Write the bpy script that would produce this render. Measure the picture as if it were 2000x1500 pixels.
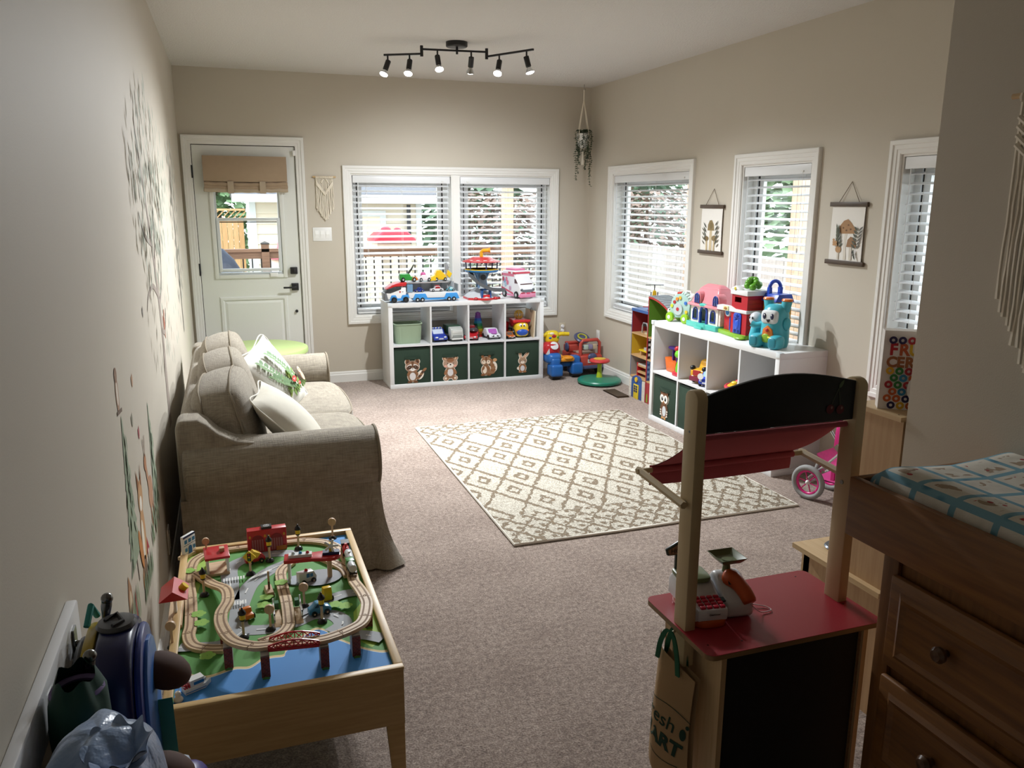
import bpy, bmesh, math, random
from mathutils import Matrix, Vector, Euler
for _o in list(bpy.data.objects):
    bpy.data.objects.remove(_o)
scn = bpy.context.scene
# ---------------------------------------------------------------- camera
cam_data = bpy.data.cameras.new('camera')
cam = bpy.data.objects.new('camera', cam_data)
scn.collection.objects.link(cam)
cam_data.sensor_width = 36.0
cam_data.lens = 36.0 * 1569.35 / 2000.0
cam_data.clip_start = 0.02
YAW, PITCH, ROLL = 0.3364, 0.2220, 0.0033
_f = Vector((math.sin(YAW)*math.cos(PITCH), math.cos(YAW)*math.cos(PITCH), -math.sin(PITCH)))
_r = Vector((math.cos(YAW), -math.sin(YAW), 0)); _u = _r.cross(_f)
_r2 = _r*math.cos(ROLL)+_u*math.sin(ROLL); _u2 = _u*math.cos(ROLL)-_r*math.sin(ROLL)
cam.matrix_world = Matrix(((_r2.x,_u2.x,-_f.x,.332),(_r2.y,_u2.y,-_f.y,0.0),(_r2.z,_u2.z,-_f.z,1.6413),(0,0,0,1)))
scn.camera = cam
# ---------------------------------------------------------------- world (bright overcast sky) and exposure
SKY_STRENGTH = 1.95
LAMP_W = 76.0
world = bpy.data.worlds.new('overcast_sky'); scn.world = world
world.use_nodes = True
_bg = world.node_tree.nodes['Background']
_bg.inputs[0].default_value = (0.86, 0.93, 1.0, 1); _bg.inputs[1].default_value = SKY_STRENGTH
scn.view_settings.view_transform = 'Standard'
scn.view_settings.look = 'None'
scn.view_settings.gamma = 1.0
scn.view_settings.use_curve_mapping = False
scn.view_settings.exposure = 1.15
# ---------------------------------------------------------------- helpers
PI = math.pi
COL = scn.collection
rnd = random.Random(7)
def lin(h):
    if not isinstance(h, str): return tuple(h)[:3]
    c = [int(h[i:i+2], 16)/255 for i in (0, 2, 4)]
    return tuple(x/12.92 if x <= .04045 else ((x+.055)/1.055)**2.4 for x in c)
MATS = {}
class S:                                    # shader-node expression helper
    def __init__(s, nt, sock): s.nt, s.k = nt, sock
    def op(s, o, b=None, c=None):
        n = s.nt.nodes.new('ShaderNodeMath'); n.operation = o
        for i, v in enumerate((s, b, c)):
            if v is None: continue
            if isinstance(v, S): s.nt.links.new(v.k, n.inputs[i])
            else: n.inputs[i].default_value = v
        return S(s.nt, n.outputs[0])
    def __add__(s, b): return s.op('ADD', b)
    def __sub__(s, b): return s.op('SUBTRACT', b)
    def __mul__(s, b): return s.op('MULTIPLY', b)
    def __truediv__(s, b): return s.op('DIVIDE', b)
    def lt(s, b): return s.op('LESS_THAN', b)
    def gt(s, b): return s.op('GREATER_THAN', b)
    def fr(s): return s.op('FRACT')
    def ab(s): return s.op('ABSOLUTE')
    def fl(s): return s.op('FLOOR')
    def mx(s, b): return s.op('MAXIMUM', b)
    def mn(s, b): return s.op('MINIMUM', b)
def raw(name):
    m = bpy.data.materials.new(name); m.use_nodes = True
    return m, m.node_tree, m.node_tree.nodes['Principled BSDF']
def coords(nt, kind='Object'):
    t = nt.nodes.new('ShaderNodeTexCoord'); return t.outputs[kind]
def xyz(nt, kind='Object'):
    q = nt.nodes.new('ShaderNodeSeparateXYZ'); nt.links.new(coords(nt, kind), q.inputs[0])
    return [S(nt, q.outputs[i]) for i in range(3)]
def noise(nt, scale, detail=3, stretch=None, kind='Object', rough=.5):
    n = nt.nodes.new('ShaderNodeTexNoise'); n.inputs['Scale'].default_value = scale
    n.inputs['Detail'].default_value = detail; n.inputs['Roughness'].default_value = rough
    src = coords(nt, kind)
    if stretch:
        mp = nt.nodes.new('ShaderNodeMapping'); mp.inputs['Scale'].default_value = stretch
        nt.links.new(src, mp.inputs[0]); src = mp.outputs[0]
    nt.links.new(src, n.inputs['Vector']); return n
def ramp(nt, fac, stops):
    r = nt.nodes.new('ShaderNodeValToRGB'); cr = r.color_ramp
    while len(cr.elements) < len(stops): cr.elements.new(.5)
    for e, (p, c) in zip(cr.elements, stops): e.position = p; e.color = (*lin(c), 1)
    nt.links.new(fac.k if isinstance(fac, S) else fac, r.inputs[0]); return r.outputs[0]
def mix(nt, fac, a, b):
    n = nt.nodes.new('ShaderNodeMix'); n.data_type = 'RGBA'
    if isinstance(fac, S): nt.links.new(fac.k, n.inputs[0])
    elif isinstance(fac, (int, float)): n.inputs[0].default_value = fac
    else: nt.links.new(fac, n.inputs[0])
    for v, i in ((a, 6), (b, 7)):
        if isinstance(v, (str, tuple)): n.inputs[i].default_value = (*lin(v), 1)
        else: nt.links.new(v, n.inputs[i])
    return n.outputs[2]
def bump(nt, bs, h, st=.3, dist=.01):
    b = nt.nodes.new('ShaderNodeBump'); b.inputs['Strength'].default_value = st; b.inputs['Distance'].default_value = dist
    nt.links.new(h.k if isinstance(h, S) else h, b.inputs['Height']); nt.links.new(b.outputs[0], bs.inputs['Normal'])
def M(col, rough=.45, metal=0, bmp=None, var=0, vs=6, coat=0, sheen=0, emit=0):
    key = (col, rough, metal, bmp, var, vs, coat, sheen, emit)
    if key in MATS: return MATS[key]
    m, nt, bs = raw('surface_%d' % len(MATS)); c = lin(col)
    bs.inputs['Base Color'].default_value = (*c, 1)
    bs.inputs['Roughness'].default_value = rough; bs.inputs['Metallic'].default_value = metal
    if coat: bs.inputs['Coat Weight'].default_value = coat
    if sheen: bs.inputs['Sheen Weight'].default_value = sheen
    if emit:
        bs.inputs['Emission Color'].default_value = (*c, 1); bs.inputs['Emission Strength'].default_value = emit
    if var:
        n = noise(nt, vs, 4)
        a = tuple(max(0, x*(1-var)) for x in c); b = tuple(min(1, x*(1+var)) for x in c)
        nt.links.new(mix(nt, n.outputs['Fac'], a, b), bs.inputs['Base Color'])
    if bmp:
        n = noise(nt, bmp[0], 3); bump(nt, bs, n.outputs['Fac'], bmp[1], bmp[2] if len(bmp) > 2 else .004)
    MATS[key] = m; return m
def woodmat(c1, c2, axis=0, scale=5, rough=.45, coat=0, streak=18):
    key = ('wood', c1, c2, axis, scale, rough, coat, streak)
    if key in MATS: return MATS[key]
    m, nt, bs = raw('wood_%d' % len(MATS)); st = [streak]*3; st[axis] = 1
    n = noise(nt, scale, 5, tuple(st), rough=.6)
    nt.links.new(ramp(nt, n.outputs['Fac'], [(.3, c1), (.7, c2)]), bs.inputs['Base Color'])
    bs.inputs['Roughness'].default_value = rough
    if coat: bs.inputs['Coat Weight'].default_value = coat
    bump(nt, bs, n.outputs['Fac'], .08, .002)
    MATS[key] = m; return m
def PL(col): return M(col, .32)                 # glossy toy plastic
class B:
    def __init__(s): s.V = []; s.F = []; s.I = []; s.X = Matrix(); s.ms = []; s.mi = 0
    def at(s, loc=(0, 0, 0), rx=0, ry=0, rz=0, sc=(1, 1, 1)):
        s.X = Matrix.LocRotScale(Vector(loc), Euler((rx, ry, rz)), Vector(sc)); return s
    def mat(s, m):
        if m not in s.ms: s.ms.append(m)
        s.mi = s.ms.index(m); return s
    def add(s, vs, fs):
        n = len(s.V); s.V += [s.X @ Vector(v) for v in vs]; s.F += [[i+n for i in f] for f in fs]; s.I += [s.mi]*len(fs); return s
    def bx(s, x0, x1, y0, y1, z0, z1):
        return s.add([(x0,y0,z0),(x1,y0,z0),(x1,y1,z0),(x0,y1,z0),(x0,y0,z1),(x1,y0,z1),(x1,y1,z1),(x0,y1,z1)],
                     [(0,3,2,1),(4,5,6,7),(0,1,5,4),(1,2,6,5),(2,3,7,6),(3,0,4,7)])
    def box(s, c, d): return s.bx(c[0]-d[0]/2, c[0]+d[0]/2, c[1]-d[1]/2, c[1]+d[1]/2, c[2]-d[2]/2, c[2]+d[2]/2)
    def tube(s, pts, r, n=8, closed=False, cap=True):
        P = [Vector(p) for p in pts]; L = len(P); rs = r if isinstance(r, (list, tuple)) else [r]*L
        vs = []; fs = []; prev = None
        for i in range(L):
            if closed: t = P[(i+1) % L]-P[i-1]
            else: t = P[min(i+1, L-1)]-P[max(i-1, 0)]
            t.normalize()
            if prev is None: a = t.orthogonal().normalized()
            else:
                a = prev-t*prev.dot(t); a = a.normalized() if a.length > 1e-6 else t.orthogonal().normalized()
            prev = a; b = t.cross(a)
            for k in range(n):
                w = 2*PI*k/n; vs.append(P[i]+(a*math.cos(w)+b*math.sin(w))*rs[i])
        for i in range(L if closed else L-1):
            for k in range(n):
                j = (i+1) % L; fs.append((i*n+k, i*n+(k+1) % n, j*n+(k+1) % n, j*n+k))
        if cap and not closed: fs.append(tuple(range(n))[::-1]); fs.append(tuple(range((L-1)*n, L*n)))
        return s.add(vs, fs)
    def cyl(s, p0, p1, r0, r1=None, n=16): return s.tube([p0, p1], [r0, r0 if r1 is None else r1], n)
    def lathe(s, prof, n=24, c=(0, 0, 0), ax='z', a0=0):
        vs = []; fs = []; L = len(prof)
        for r, h in prof:
            for k in range(n):
                w = 2*PI*k/n+a0; x, y = r*math.cos(w), r*math.sin(w)
                p = (x, y, h) if ax == 'z' else ((h, x, y) if ax == 'x' else (y, h, x))
                vs.append((p[0]+c[0], p[1]+c[1], p[2]+c[2]))
        for i in range(L-1):
            for k in range(n): fs.append((i*n+k, i*n+(k+1) % n, (i+1)*n+(k+1) % n, (i+1)*n+k))
        if prof[0][0] > 1e-5: fs.append(tuple(range(n))[::-1])
        if prof[-1][0] > 1e-5: fs.append(tuple(range((L-1)*n, L*n)))
        return s.add(vs, fs)
    def prism(s, poly, d0, d1, ax='y'):
        n = len(poly); mk = {'y': lambda p, d: (p[0], d, p[1]), 'x': lambda p, d: (d, p[0], p[1]), 'z': lambda p, d: (p[0], p[1], d)}[ax]
        vs = [mk(p, d0) for p in poly]+[mk(p, d1) for p in poly]
        fs = [tuple(range(n))[::-1], tuple(range(n, 2*n))]+[(i, (i+1) % n, n+(i+1) % n, n+i) for i in range(n)]
        return s.add(vs, fs)
    def ell(s, c, r, nu=16, nv=10):
        if not isinstance(r, (tuple, list)): r = (r, r, r)
        vs = [(c[0], c[1], c[2]-r[2])]; fs = []
        for j in range(1, nv):
            b = PI*j/nv-PI/2
            for i in range(nu):
                a = 2*PI*i/nu; vs.append((c[0]+r[0]*math.cos(b)*math.cos(a), c[1]+r[1]*math.cos(b)*math.sin(a), c[2]+r[2]*math.sin(b)))
        vs.append((c[0], c[1], c[2]+r[2])); t = len(vs)-1
        for i in range(nu):
            fs.append((0, 1+(i+1) % nu, 1+i)); fs.append((t, 1+(nv-2)*nu+i, 1+(nv-2)*nu+(i+1) % nu))
        for j in range(nv-2):
            for i in range(nu): fs.append((1+j*nu+i, 1+j*nu+(i+1) % nu, 1+(j+1)*nu+(i+1) % nu, 1+(j+1)*nu+i))
        return s.add(vs, fs)
    def torus(s, c, R, r, ax='z', n=28, m=8, a0=0, a1=2*PI):
        full = a1-a0 > 6.28; k = n if full else n+1; pts = []
        for i in range(k):
            w = a0+(a1-a0)*i/n; x, y = R*math.cos(w), R*math.sin(w)
            p = (x, y, 0) if ax == 'z' else ((0, x, y) if ax == 'x' else (x, 0, y))
            pts.append((p[0]+c[0], p[1]+c[1], p[2]+c[2]))
        return s.tube(pts, r, m, closed=full)
    def grid(s, f, nu, nv, cu=False, cv=False):
        U = nu if cu else nu+1; W = nv if cv else nv+1
        vs = [f(i/nu, j/nv) for i in range(U) for j in range(W)]; fs = []
        for i in range(nu):
            for j in range(nv):
                a, b = i, (i+1) % U; c, d = j, (j+1) % W
                fs.append((a*W+c, b*W+c, b*W+d, a*W+d))
        return s.add(vs, fs)
    def cushion(s, c, h, puff=.15, k=6, p=6, n=8):
        # subdivided rounded box with bulging faces
        vs = {}; V = []; fs = []
        def vid(q):
            if q not in vs:
                u = [2*t/n-1 for t in q]; l = sum(abs(t)**p for t in u)**(1/p)
                m = max(abs(t) for t in u); u = [t*m/l for t in u]
                w = [u[i]*(1+puff*(1-u[(i+1) % 3]**2)*(1-u[(i+2) % 3]**2)) for i in range(3)]
                vs[q] = len(V); V.append(tuple(c[i]+h[i]*w[i] for i in range(3)))
            return vs[q]
        for ax in range(3):
            for sd in (0, n):
                for i in range(n):
                    for j in range(n):
                        f = []
                        for (a, b) in ((i, j), (i+1, j), (i+1, j+1), (i, j+1)):
                            q = [0, 0, 0]; q[ax] = sd; q[(ax+1) % 3] = a; q[(ax+2) % 3] = b; f.append(vid(tuple(q)))
                        fs.append(tuple(f) if sd else tuple(f[::-1]))
        return s.add(V, fs)
    def o(s, name, mat=None, par=None, bev=0, seg=2, ang=40, sub=0, label=None, smooth=True):
        me = bpy.data.meshes.new(name); me.from_pydata([tuple(v) for v in s.V], [], s.F)
        ms = s.ms if s.ms else [mat]
        for m in ms: me.materials.append(m)
        if len(ms) > 1: me.polygons.foreach_set('material_index', s.I)
        bm = bmesh.new(); bm.from_mesh(me)
        bmesh.ops.recalc_face_normals(bm, faces=bm.faces)
        if bev:
            ed = [e for e in bm.edges if len(e.link_faces) == 2 and e.calc_face_angle(0) > .6]
            bmesh.ops.bevel(bm, geom=ed, offset=bev, segments=seg, profile=.5, affect='EDGES', clamp_overlap=True)
        bm.to_mesh(me); bm.free()
        if smooth:
            me.polygons.foreach_set('use_smooth', [True]*len(me.polygons)); me.set_sharp_from_angle(angle=math.radians(ang))
        me.update()
        ob = bpy.data.objects.new(name, me); COL.objects.link(ob)
        if par: ob.parent = par
        if label: ob['label'] = label
        if sub:
            q = ob.modifiers.new('sub', 'SUBSURF'); q.levels = q.render_levels = sub
        return ob
def tag(o, label, cat, group=None, kind=None):
    o['label'] = label
    if cat: o['category'] = cat
    if group: o['group'] = group
    if kind: o['kind'] = kind
    return o
def T(name, label, cat, loc=(0, 0, 0), rz=0, group=None, kind=None):
    e = bpy.data.objects.new(name, None); COL.objects.link(e); e.empty_display_size = .05
    e.location = loc; e.rotation_euler = (0, 0, rz)
    return tag(e, label, cat, group, kind)
def ST(name, b, mat, label=None, par=None, **k):
    o = b.o(name, mat, par, **k)
    if par is None: o['kind'] = 'structure'
    if label: o['label'] = label
    return o
def link(o, par, **k):
    c = o.copy(); COL.objects.link(c); c.parent = par
    for a, v in k.items(): setattr(c, a, v)
    return c
def dup(root, loc, rz=None, label=None, group=None):
    r = root.copy(); COL.objects.link(r); r.location = loc
    if rz is not None: r.rotation_euler = (0, 0, rz)
    if label: r['label'] = label
    if group: r['group'] = group
    for ch in list(root.children):
        c = link(ch, r)
        for g in list(ch.children): link(g, c)
    return r
def arc(cx, cy, r, a0, a1, n=10, ry=None):
    return [(cx+r*math.cos(a0+(a1-a0)*i/n), cy+(ry or r)*math.sin(a0+(a1-a0)*i/n)) for i in range(n+1)]
def rrect(x0, x1, y0, y1, r, n=4):
    return arc(x1-r, y1-r, r, 0, PI/2, n)+arc(x0+r, y1-r, r, PI/2, PI, n)+arc(x0+r, y0+r, r, PI, 1.5*PI, n)+arc(x1-r, y0+r, r, 1.5*PI, 2*PI, n)
def smooth(pts, n=8, closed=False):          # Catmull-Rom
    P = [Vector(p) for p in pts]; L = len(P); out = []
    for i in range(L if closed else L-1):
        g = (lambda k: P[k % L]) if closed else (lambda k: P[max(0, min(L-1, k))])
        a, b, c, d = g(i-1), g(i), g(i+1), g(i+2)
        for j in range(n):
            t = j/n; out.append(.5*((2*b)+(c-a)*t+(2*a-5*b+4*c-d)*t*t+(3*b-a-3*c+d)*t**3))
    if not closed: out.append(P[-1])
    return out
class Art(B):                                # flat print laid on a surface: 2-D shapes stacked a hair apart
    def __init__(s, o, u, v, n, sc=1.0, step=.00025):
        super().__init__(); s.o0, s.u, s.v, s.n = Vector(o), Vector(u)*sc, Vector(v)*sc, Vector(n); s.step = step; s.k = 1
    def poly(s, pts, col, rough=.7):
        s.mat(M(col, rough)); d = s.n*(s.step*s.k); s.k += 1
        return s.add([s.o0+s.u*p[0]+s.v*p[1]+d for p in pts], [tuple(range(len(pts)))])
    def el(s, cx, cy, rx, ry, col, rot=0, n=18):
        c, q = math.cos(rot), math.sin(rot); pts = []
        for i in range(n):
            a = 2*PI*i/n; x, y = rx*math.cos(a), ry*math.sin(a); pts.append((cx+x*c-y*q, cy+x*q+y*c))
        return s.poly(pts, col)
    def rect(s, x0, x1, y0, y1, col): return s.poly([(x0,y0),(x1,y0),(x1,y1),(x0,y1)], col)
    def ring(s, cx, cy, r0, r1, col, n=18):
        s.mat(M(col, .7)); d = s.n*(s.step*s.k); s.k += 1
        vs = [s.o0+s.u*(cx+r*math.cos(2*PI*i/n))+s.v*(cy+r*math.sin(2*PI*i/n))+d for r in (r0, r1) for i in range(n)]
        return s.add(vs, [(i, (i+1) % n, n+(i+1) % n, n+i) for i in range(n)])
    def stroke(s, pts, w, col):
        s.mat(M(col, .7)); d = s.n*(s.step*s.k); s.k += 1; P = [Vector((p[0], p[1], 0)) for p in pts]; vs = []
        for i, p in enumerate(P):
            t = (P[min(i+1, len(P)-1)]-P[max(i-1, 0)]).normalized(); w_ = w[i] if isinstance(w, list) else w
            for q in (-1, 1):
                z = p+Vector((-t.y, t.x, 0))*q*w_/2; vs.append(s.o0+s.u*z.x+s.v*z.y+d)
        return s.add(vs, [(2*i, 2*i+2, 2*i+3, 2*i+1) for i in range(len(P)-1)])
    def leaf(s, x, y, l, w, rot, col):
        c, q = math.cos(rot), math.sin(rot)
        pts = [(0,0),(l*.3,w*.5),(l*.65,w*.45),(l,0),(l*.65,-w*.45),(l*.3,-w*.5)]
        return s.poly([(x+a*c-b*q, y+a*q+b*c) for a, b in pts], col)
def text(txt, size, mat, par, M4, name='lettering', ext=.0004, align='CENTER', sx=1.0, bold=0):
    cu = bpy.data.curves.new('t', 'FONT'); cu.body = txt; cu.size = size; cu.extrude = ext; cu.align_x = align; cu.align_y = 'CENTER'
    cu.resolution_u = 3; cu.offset = bold
    tmp = bpy.data.objects.new('t', cu); COL.objects.link(tmp)
    dg = bpy.context.evaluated_depsgraph_get(); dg.update()
    me = bpy.data.meshes.new_from_object(tmp.evaluated_get(dg)); bpy.data.objects.remove(tmp); bpy.data.curves.remove(cu)
    me.transform(M4 @ Matrix.Diagonal((sx, 1, 1, 1))); me.materials.clear(); me.materials.append(mat); me.name = name
    ob = bpy.data.objects.new(name, me); COL.objects.link(ob)
    if par: ob.parent = par
    return ob
def frame4(o, u, v):                          # matrix whose x axis is u, y axis is v, placed at o
    u = Vector(u).normalized(); v = Vector(v).normalized(); n = u.cross(v)
    return Matrix(((u.x,v.x,n.x,o[0]),(u.y,v.y,n.y,o[1]),(u.z,v.z,n.z,o[2]),(0,0,0,1)))
# ---------------------------------------------------------------- the room shell
W, D, H, NEAR = 3.74, 7.453, 2.72, -1.6
XP, YP = 2.20, 1.79                       # partition: face at x = XP, far end at y = YP
def wallmat():
    m, nt, bs = raw('beige_wall_paint')
    n = noise(nt, 1.3, 3); nt.links.new(mix(nt, n.outputs['Fac'], 'c3bbac', 'cac2b4'), bs.inputs['Base Color'])
    bs.inputs['Roughness'].default_value = .62
    n2 = noise(nt, 220, 2); bump(nt, bs, n2.outputs['Fac'], .12, .002); return m
WALL = wallmat()
def ceilmat():
    m, nt, bs = raw('stippled_ceiling'); bs.inputs['Base Color'].default_value = (*lin('dddad5'), 1); bs.inputs['Roughness'].default_value = .9
    n = noise(nt, 95, 4, rough=.65); bump(nt, bs, n.outputs['Fac'], .8, .012); return m
def carpetmat():
    m, nt, bs = raw('carpet_pile'); bs.inputs['Roughness'].default_value = .95
    n1 = noise(nt, 150, 4, rough=.75); n2 = noise(nt, 3.5, 4); n3 = noise(nt, 48, 3)
    a = S(nt, n1.outputs['Fac'])*.62+S(nt, n3.outputs['Fac'])*.26+S(nt, n2.outputs['Fac'])*.12
    nt.links.new(ramp(nt, a, [(.38, '6f5b50'), (.5, 'aa9486'), (.62, 'dfccbf')]), bs.inputs['Base Color'])
    bump(nt, bs, a, 1.0, .02); bs.inputs['Sheen Weight'].default_value = .25; return m
def rects(u0, u1, v0, v1, holes):
    us = sorted({u0, u1, *[h[0] for h in holes], *[h[1] for h in holes]}); vs = sorted({v0, v1, *[h[2] for h in holes], *[h[3] for h in holes]})
    for a, b in zip(us, us[1:]):
        run = None
        for c, d in zip(vs, vs[1:]):
            mu, mv = (a+b)/2, (c+d)/2
            if any(h[0] < mu < h[1] and h[2] < mv < h[3] for h in holes):
                if run: yield (a, b, *run); run = None
            else: run = (run[0], d) if run else (c, d)
        if run: yield (a, b, *run)
ST('floor', B().bx(-.15, W+.15, NEAR-.1, D+.0, -.06, 0), carpetmat(), 'taupe cut pile carpet')
ST('ceiling', B().bx(-.15, W+.15, NEAR-.1, D+.15, H, H+.06), ceilmat(), 'white stippled ceiling')
TH = .15
DOOR = (.094, .936, 0, 2.11); WB = (1.405, 3.335, .612, 1.887)
RW = [(5.59, 6.92), (4.19, 4.91), (2.77, 3.487)]; RZ = (.648, 1.897)
b = B().bx(-TH, 0, NEAR, D+TH, 0, H); ST('wall_left', b, WALL, 'beige left wall with woodland stickers')
b = B()
for a, c, e, f in rects(0, W, 0, H, [DOOR, WB]): b.bx(a, c, D, D+TH, e, f)
ST('wall_back', b, WALL, 'beige back wall', smooth=False)
b = B()
for a, c, e, f in rects(YP-.2, D+TH, 0, H, [(y0, y1, *RZ) for y0, y1 in RW]): b.bx(W, W+TH, a, c, e, f)
ST('wall_right', b, WALL, 'beige right wall with three windows', smooth=False)
ST('wall_partition', B().bx(XP, W, NEAR, YP, 0, H), WALL, 'shaded beige wall stub behind the dresser')
ST('wall_front', B().bx(-TH, W+TH, NEAR-.12, NEAR, 0, H), WALL)
TRIM = M('e9e8e4', .35)
def base_prof(): return [(0, 0), (.014, 0), (.014, .07), (.010, .078), (.010, .088), (.005, .10), (0, .10)]
def baseboard(name, p0, p1, nrm):
    p0, p1, nrm = Vector(p0), Vector(p1), Vector(nrm); vs = [p+nrm*q[0]+Vector((0, 0, q[1])) for p in (p0, p1) for q in base_prof()]; n = 7
    ST(name, B().add(vs, [tuple(range(n)), tuple(range(n, 2*n))]+[(i, (i+1) % n, n+(i+1) % n, n+i) for i in range(n)]), TRIM, smooth=False)
baseboard('baseboard_left', (0, NEAR, 0), (0, D, 0), (1, 0, 0))
baseboard('baseboard_back', (1.005, D, 0), (W, D, 0), (0, -1, 0))
baseboard('baseboard_right', (W, YP, 0), (W, D, 0), (-1, 0, 0))
def casing(name, P, u, n, x0, x1, z0, z1, w, bottom=True, mull=None, par=None):
    """stepped picture-frame casing round an opening; P origin, u along the wall, n into the room"""
    P, u, n = Vector(P), Vector(u), Vector(n); z = Vector((0, 0, 1)); b = B()
    prof = [(0, 0), (0, .010), (.006, .015), (w*.30, .015), (w*.36, .019), (w*.62, .019), (w*.68, .026), (w*.95, .026), (w, .022), (w, 0)]
    c = [(x0, z0, -1, -1), (x0, z1, -1, 1), (x1, z1, 1, 1), (x1, z0, 1, -1)]; m = len(prof); vs = []
    for (cx, cz, sx, sz) in c:
        for (o, h) in prof: vs.append(P+u*(cx+sx*o)+z*(cz+(sz*o if (bottom or sz > 0) else 0))+n*h)
    fs = []
    for k in range(4 if bottom else 3):
        for i in range(m-1):
            a, d = k*m+i, ((k+1) % 4)*m+i; fs.append((a, a+1, d+1, d))
    b.add(vs, fs)
    o = ST(name, b, TRIM, par=par, ang=20)
    if mull:
        q = B()
        for (a, d, h) in ((mull[0], mull[1], .012), (mull[0]+.012, mull[1]-.012, .018)):
            e0 = P+u*a; e1 = P+u*d+n*h; q.bx(min(e0.x, e1.x), max(e0.x, e1.x), min(e0.y, e1.y), max(e0.y, e1.y), z0, z1)
        q.o('mullion_trim', TRIM, o)
    return o
casing('trim_1', (0, D, 0), (1, 0, 0), (0, -1, 0), DOOR[0], DOOR[1], 0, DOOR[3], .074, bottom=False)['label'] = 'white door casing'
casing('trim_2', (0, D, 0), (1, 0, 0), (0, -1, 0), WB[0], WB[1], WB[2], WB[3], .072, mull=(2.33, 2.412))['label'] = 'white casing of the double window'
for i, (a, c) in enumerate(RW): casing('trim_%d' % (3+i), (W, 0, 0), (0, 1, 0), (-1, 0, 0), a, c, RZ[0], RZ[1], .075)
# ---------------------------------------------------------------- windows (vinyl frame, sash, pane) and blinds
def glassmat():
    m, nt, bs = raw('window_glass'); nt.nodes.remove(bs); out = nt.nodes['Material Output']
    t = nt.nodes.new('ShaderNodeBsdfTransparent'); t.inputs[0].default_value = (.97, .99, .98, 1)
    g = nt.nodes.new('ShaderNodeBsdfGlossy'); g.inputs['Roughness'].default_value = .02
    x = nt.nodes.new('ShaderNodeMixShader'); x.inputs[0].default_value = .05
    nt.links.new(t.outputs[0], x.inputs[1]); nt.links.new(g.outputs[0], x.inputs[2]); nt.links.new(x.outputs[0], out.inputs[0]); return m
GLASS = glassmat(); BLACK = M('1a1b1d', .5); DARKGAP = M('2b2b2c', .6)
def fr(b, x0, x1, y0, y1, z0, z1, w):
    b.bx(x0, x0+w, y0, y1, z0, z1).bx(x1-w, x1, y0, y1, z0, z1).bx(x0+w, x1-w, y0, y1, z0, z0+w).bx(x0+w, x1-w, y0, y1, z1-w, z1); return b
def window(name, label, M4, units, z0, z1):
    """local frame: x along the wall, y outwards; opening depth TH"""
    root = T(name, label, None, kind='structure'); root.matrix_world = M4
    x0, x1 = units[0][0], units[-1][1]
    fr(B(), x0, x1, .001, TH, z0, z1, .012).o('jamb', TRIM, root, smooth=False)
    if len(units) > 1: B().bx(units[0][1], units[1][0], 0, TH, z0, z1).o('mullion', TRIM, root)
    for (a, c) in units:
        fr(B(), a+.012, c-.012, .085, .14, z0+.012, z1-.012, .045).o('window_frame', M('e8ebec', .4), root)
        fr(B(), a+.057, c-.057, .095, .13, z0+.057, z1-.057, .012).o('gasket', BLACK, root)
        fr(B(), a+.069, c-.069, .098, .125, z0+.069, z1-.069, .04).o('sash', M('e8ebec', .4), root)
        B().bx(a+.105, c-.105, .11, .114, z0+.105, z1-.105).o('pane', GLASS, root)
    return root
MB_ = Matrix.Translation((0, D, 0)); window('window_1', 'double casement window in the back wall', MB_, [(WB[0], 2.33), (2.412, WB[1])], WB[2], WB[3])
MR_ = Matrix.Translation((W, 0, 0)) @ Matrix.Rotation(-PI/2, 4, 'Z')     # local x -> -y, local y -> +x
for i, (a, c) in enumerate(RW):
    window('window_%d' % (2+i), ['wide window in the right wall beside the room corner', 'narrow window between the two mushroom scrolls', 'window partly hidden by the shaded wall stub'][i], MR_, [(-c, -a)], RZ[0], RZ[1])
BLIND = M('e6e8ea', .4); CORD = M('e4e4e0', .8)
def blind(label, M4, x0, x1, z0, z1, tilt, wand):
    root = T('window_blind', label, 'blind', group='white slatted window blinds'); root.matrix_world = M4 @ Matrix.Translation((x0, .045, z1))
    w = x1-x0; h = z1-z0; p = .0475
    hr = B().bx(.006, w-.006, -.028, .028, -.055, -.004).o('headrail', BLIND, root, bev=.003)
    B().bx(.004, w-.004, -.042, -.030, -.064, -.002).o('valance', BLIND, root, bev=.003)
    sl = None; n = int((h-.085-.05)/p); p = (h-.085-.048)/(n-1)
    for i in range(n+4):
        zz = -.085-p*i if i < n else -h+.022+.0062*(i-n+.5)
        tt = tilt if i < n else 0
        if sl is None:
            prof = [(-.025, 0), (-.012, .0018), (0, .0024), (.012, .0018), (.025, 0), (.025, -.0026), (-.025, -.0026)]
            sl = B().prism(prof, .012, w-.012, 'x').o('slat', BLIND, root, ang=30); q = sl
        else: q = link(sl, root)
        q.location = (0, 0, zz); q.rotation_euler = (tt, 0, 0)
    zb = -h+.019
    B().bx(.012, w-.012, -.026, .026, zb-.016, zb).o('bottom_rail', BLIND, root, bev=.004)
    for k in range(3 if w > .8 else 2):
        xx = .13+(w-.26)*k/(2 if w > .8 else 1)
        B().tube([(xx, -.0275, -.05), (xx, -.0275, zb)], .0012, 5).tube([(xx, .0275, -.05), (xx, .0275, zb)], .0012, 5).o('ladder_cord', CORD, root)
    xw = .05 if wand < 0 else w-.05
    B().tube([(xw, -.044, -.062), (xw+.002, -.048, -.062-abs(wand))], .0035, 6).o('tilt_wand', M('dfe2e4', .25), root)
    xc = w-.075 if wand < 0 else .075
    B().tube([(xc, -.044, -.05), (xc+.006, -.046, -.35), (xc, -.045, -.52)], .0011, 5).bx(xc-.009, xc+.009, -.05, -.04, -.05, -.042).lathe([(.003, -.55), (.006, -.545), (.004, -.52)], 8, (xc, -.045, 0)).o('pull_cord', CORD, root)
    return root
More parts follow.
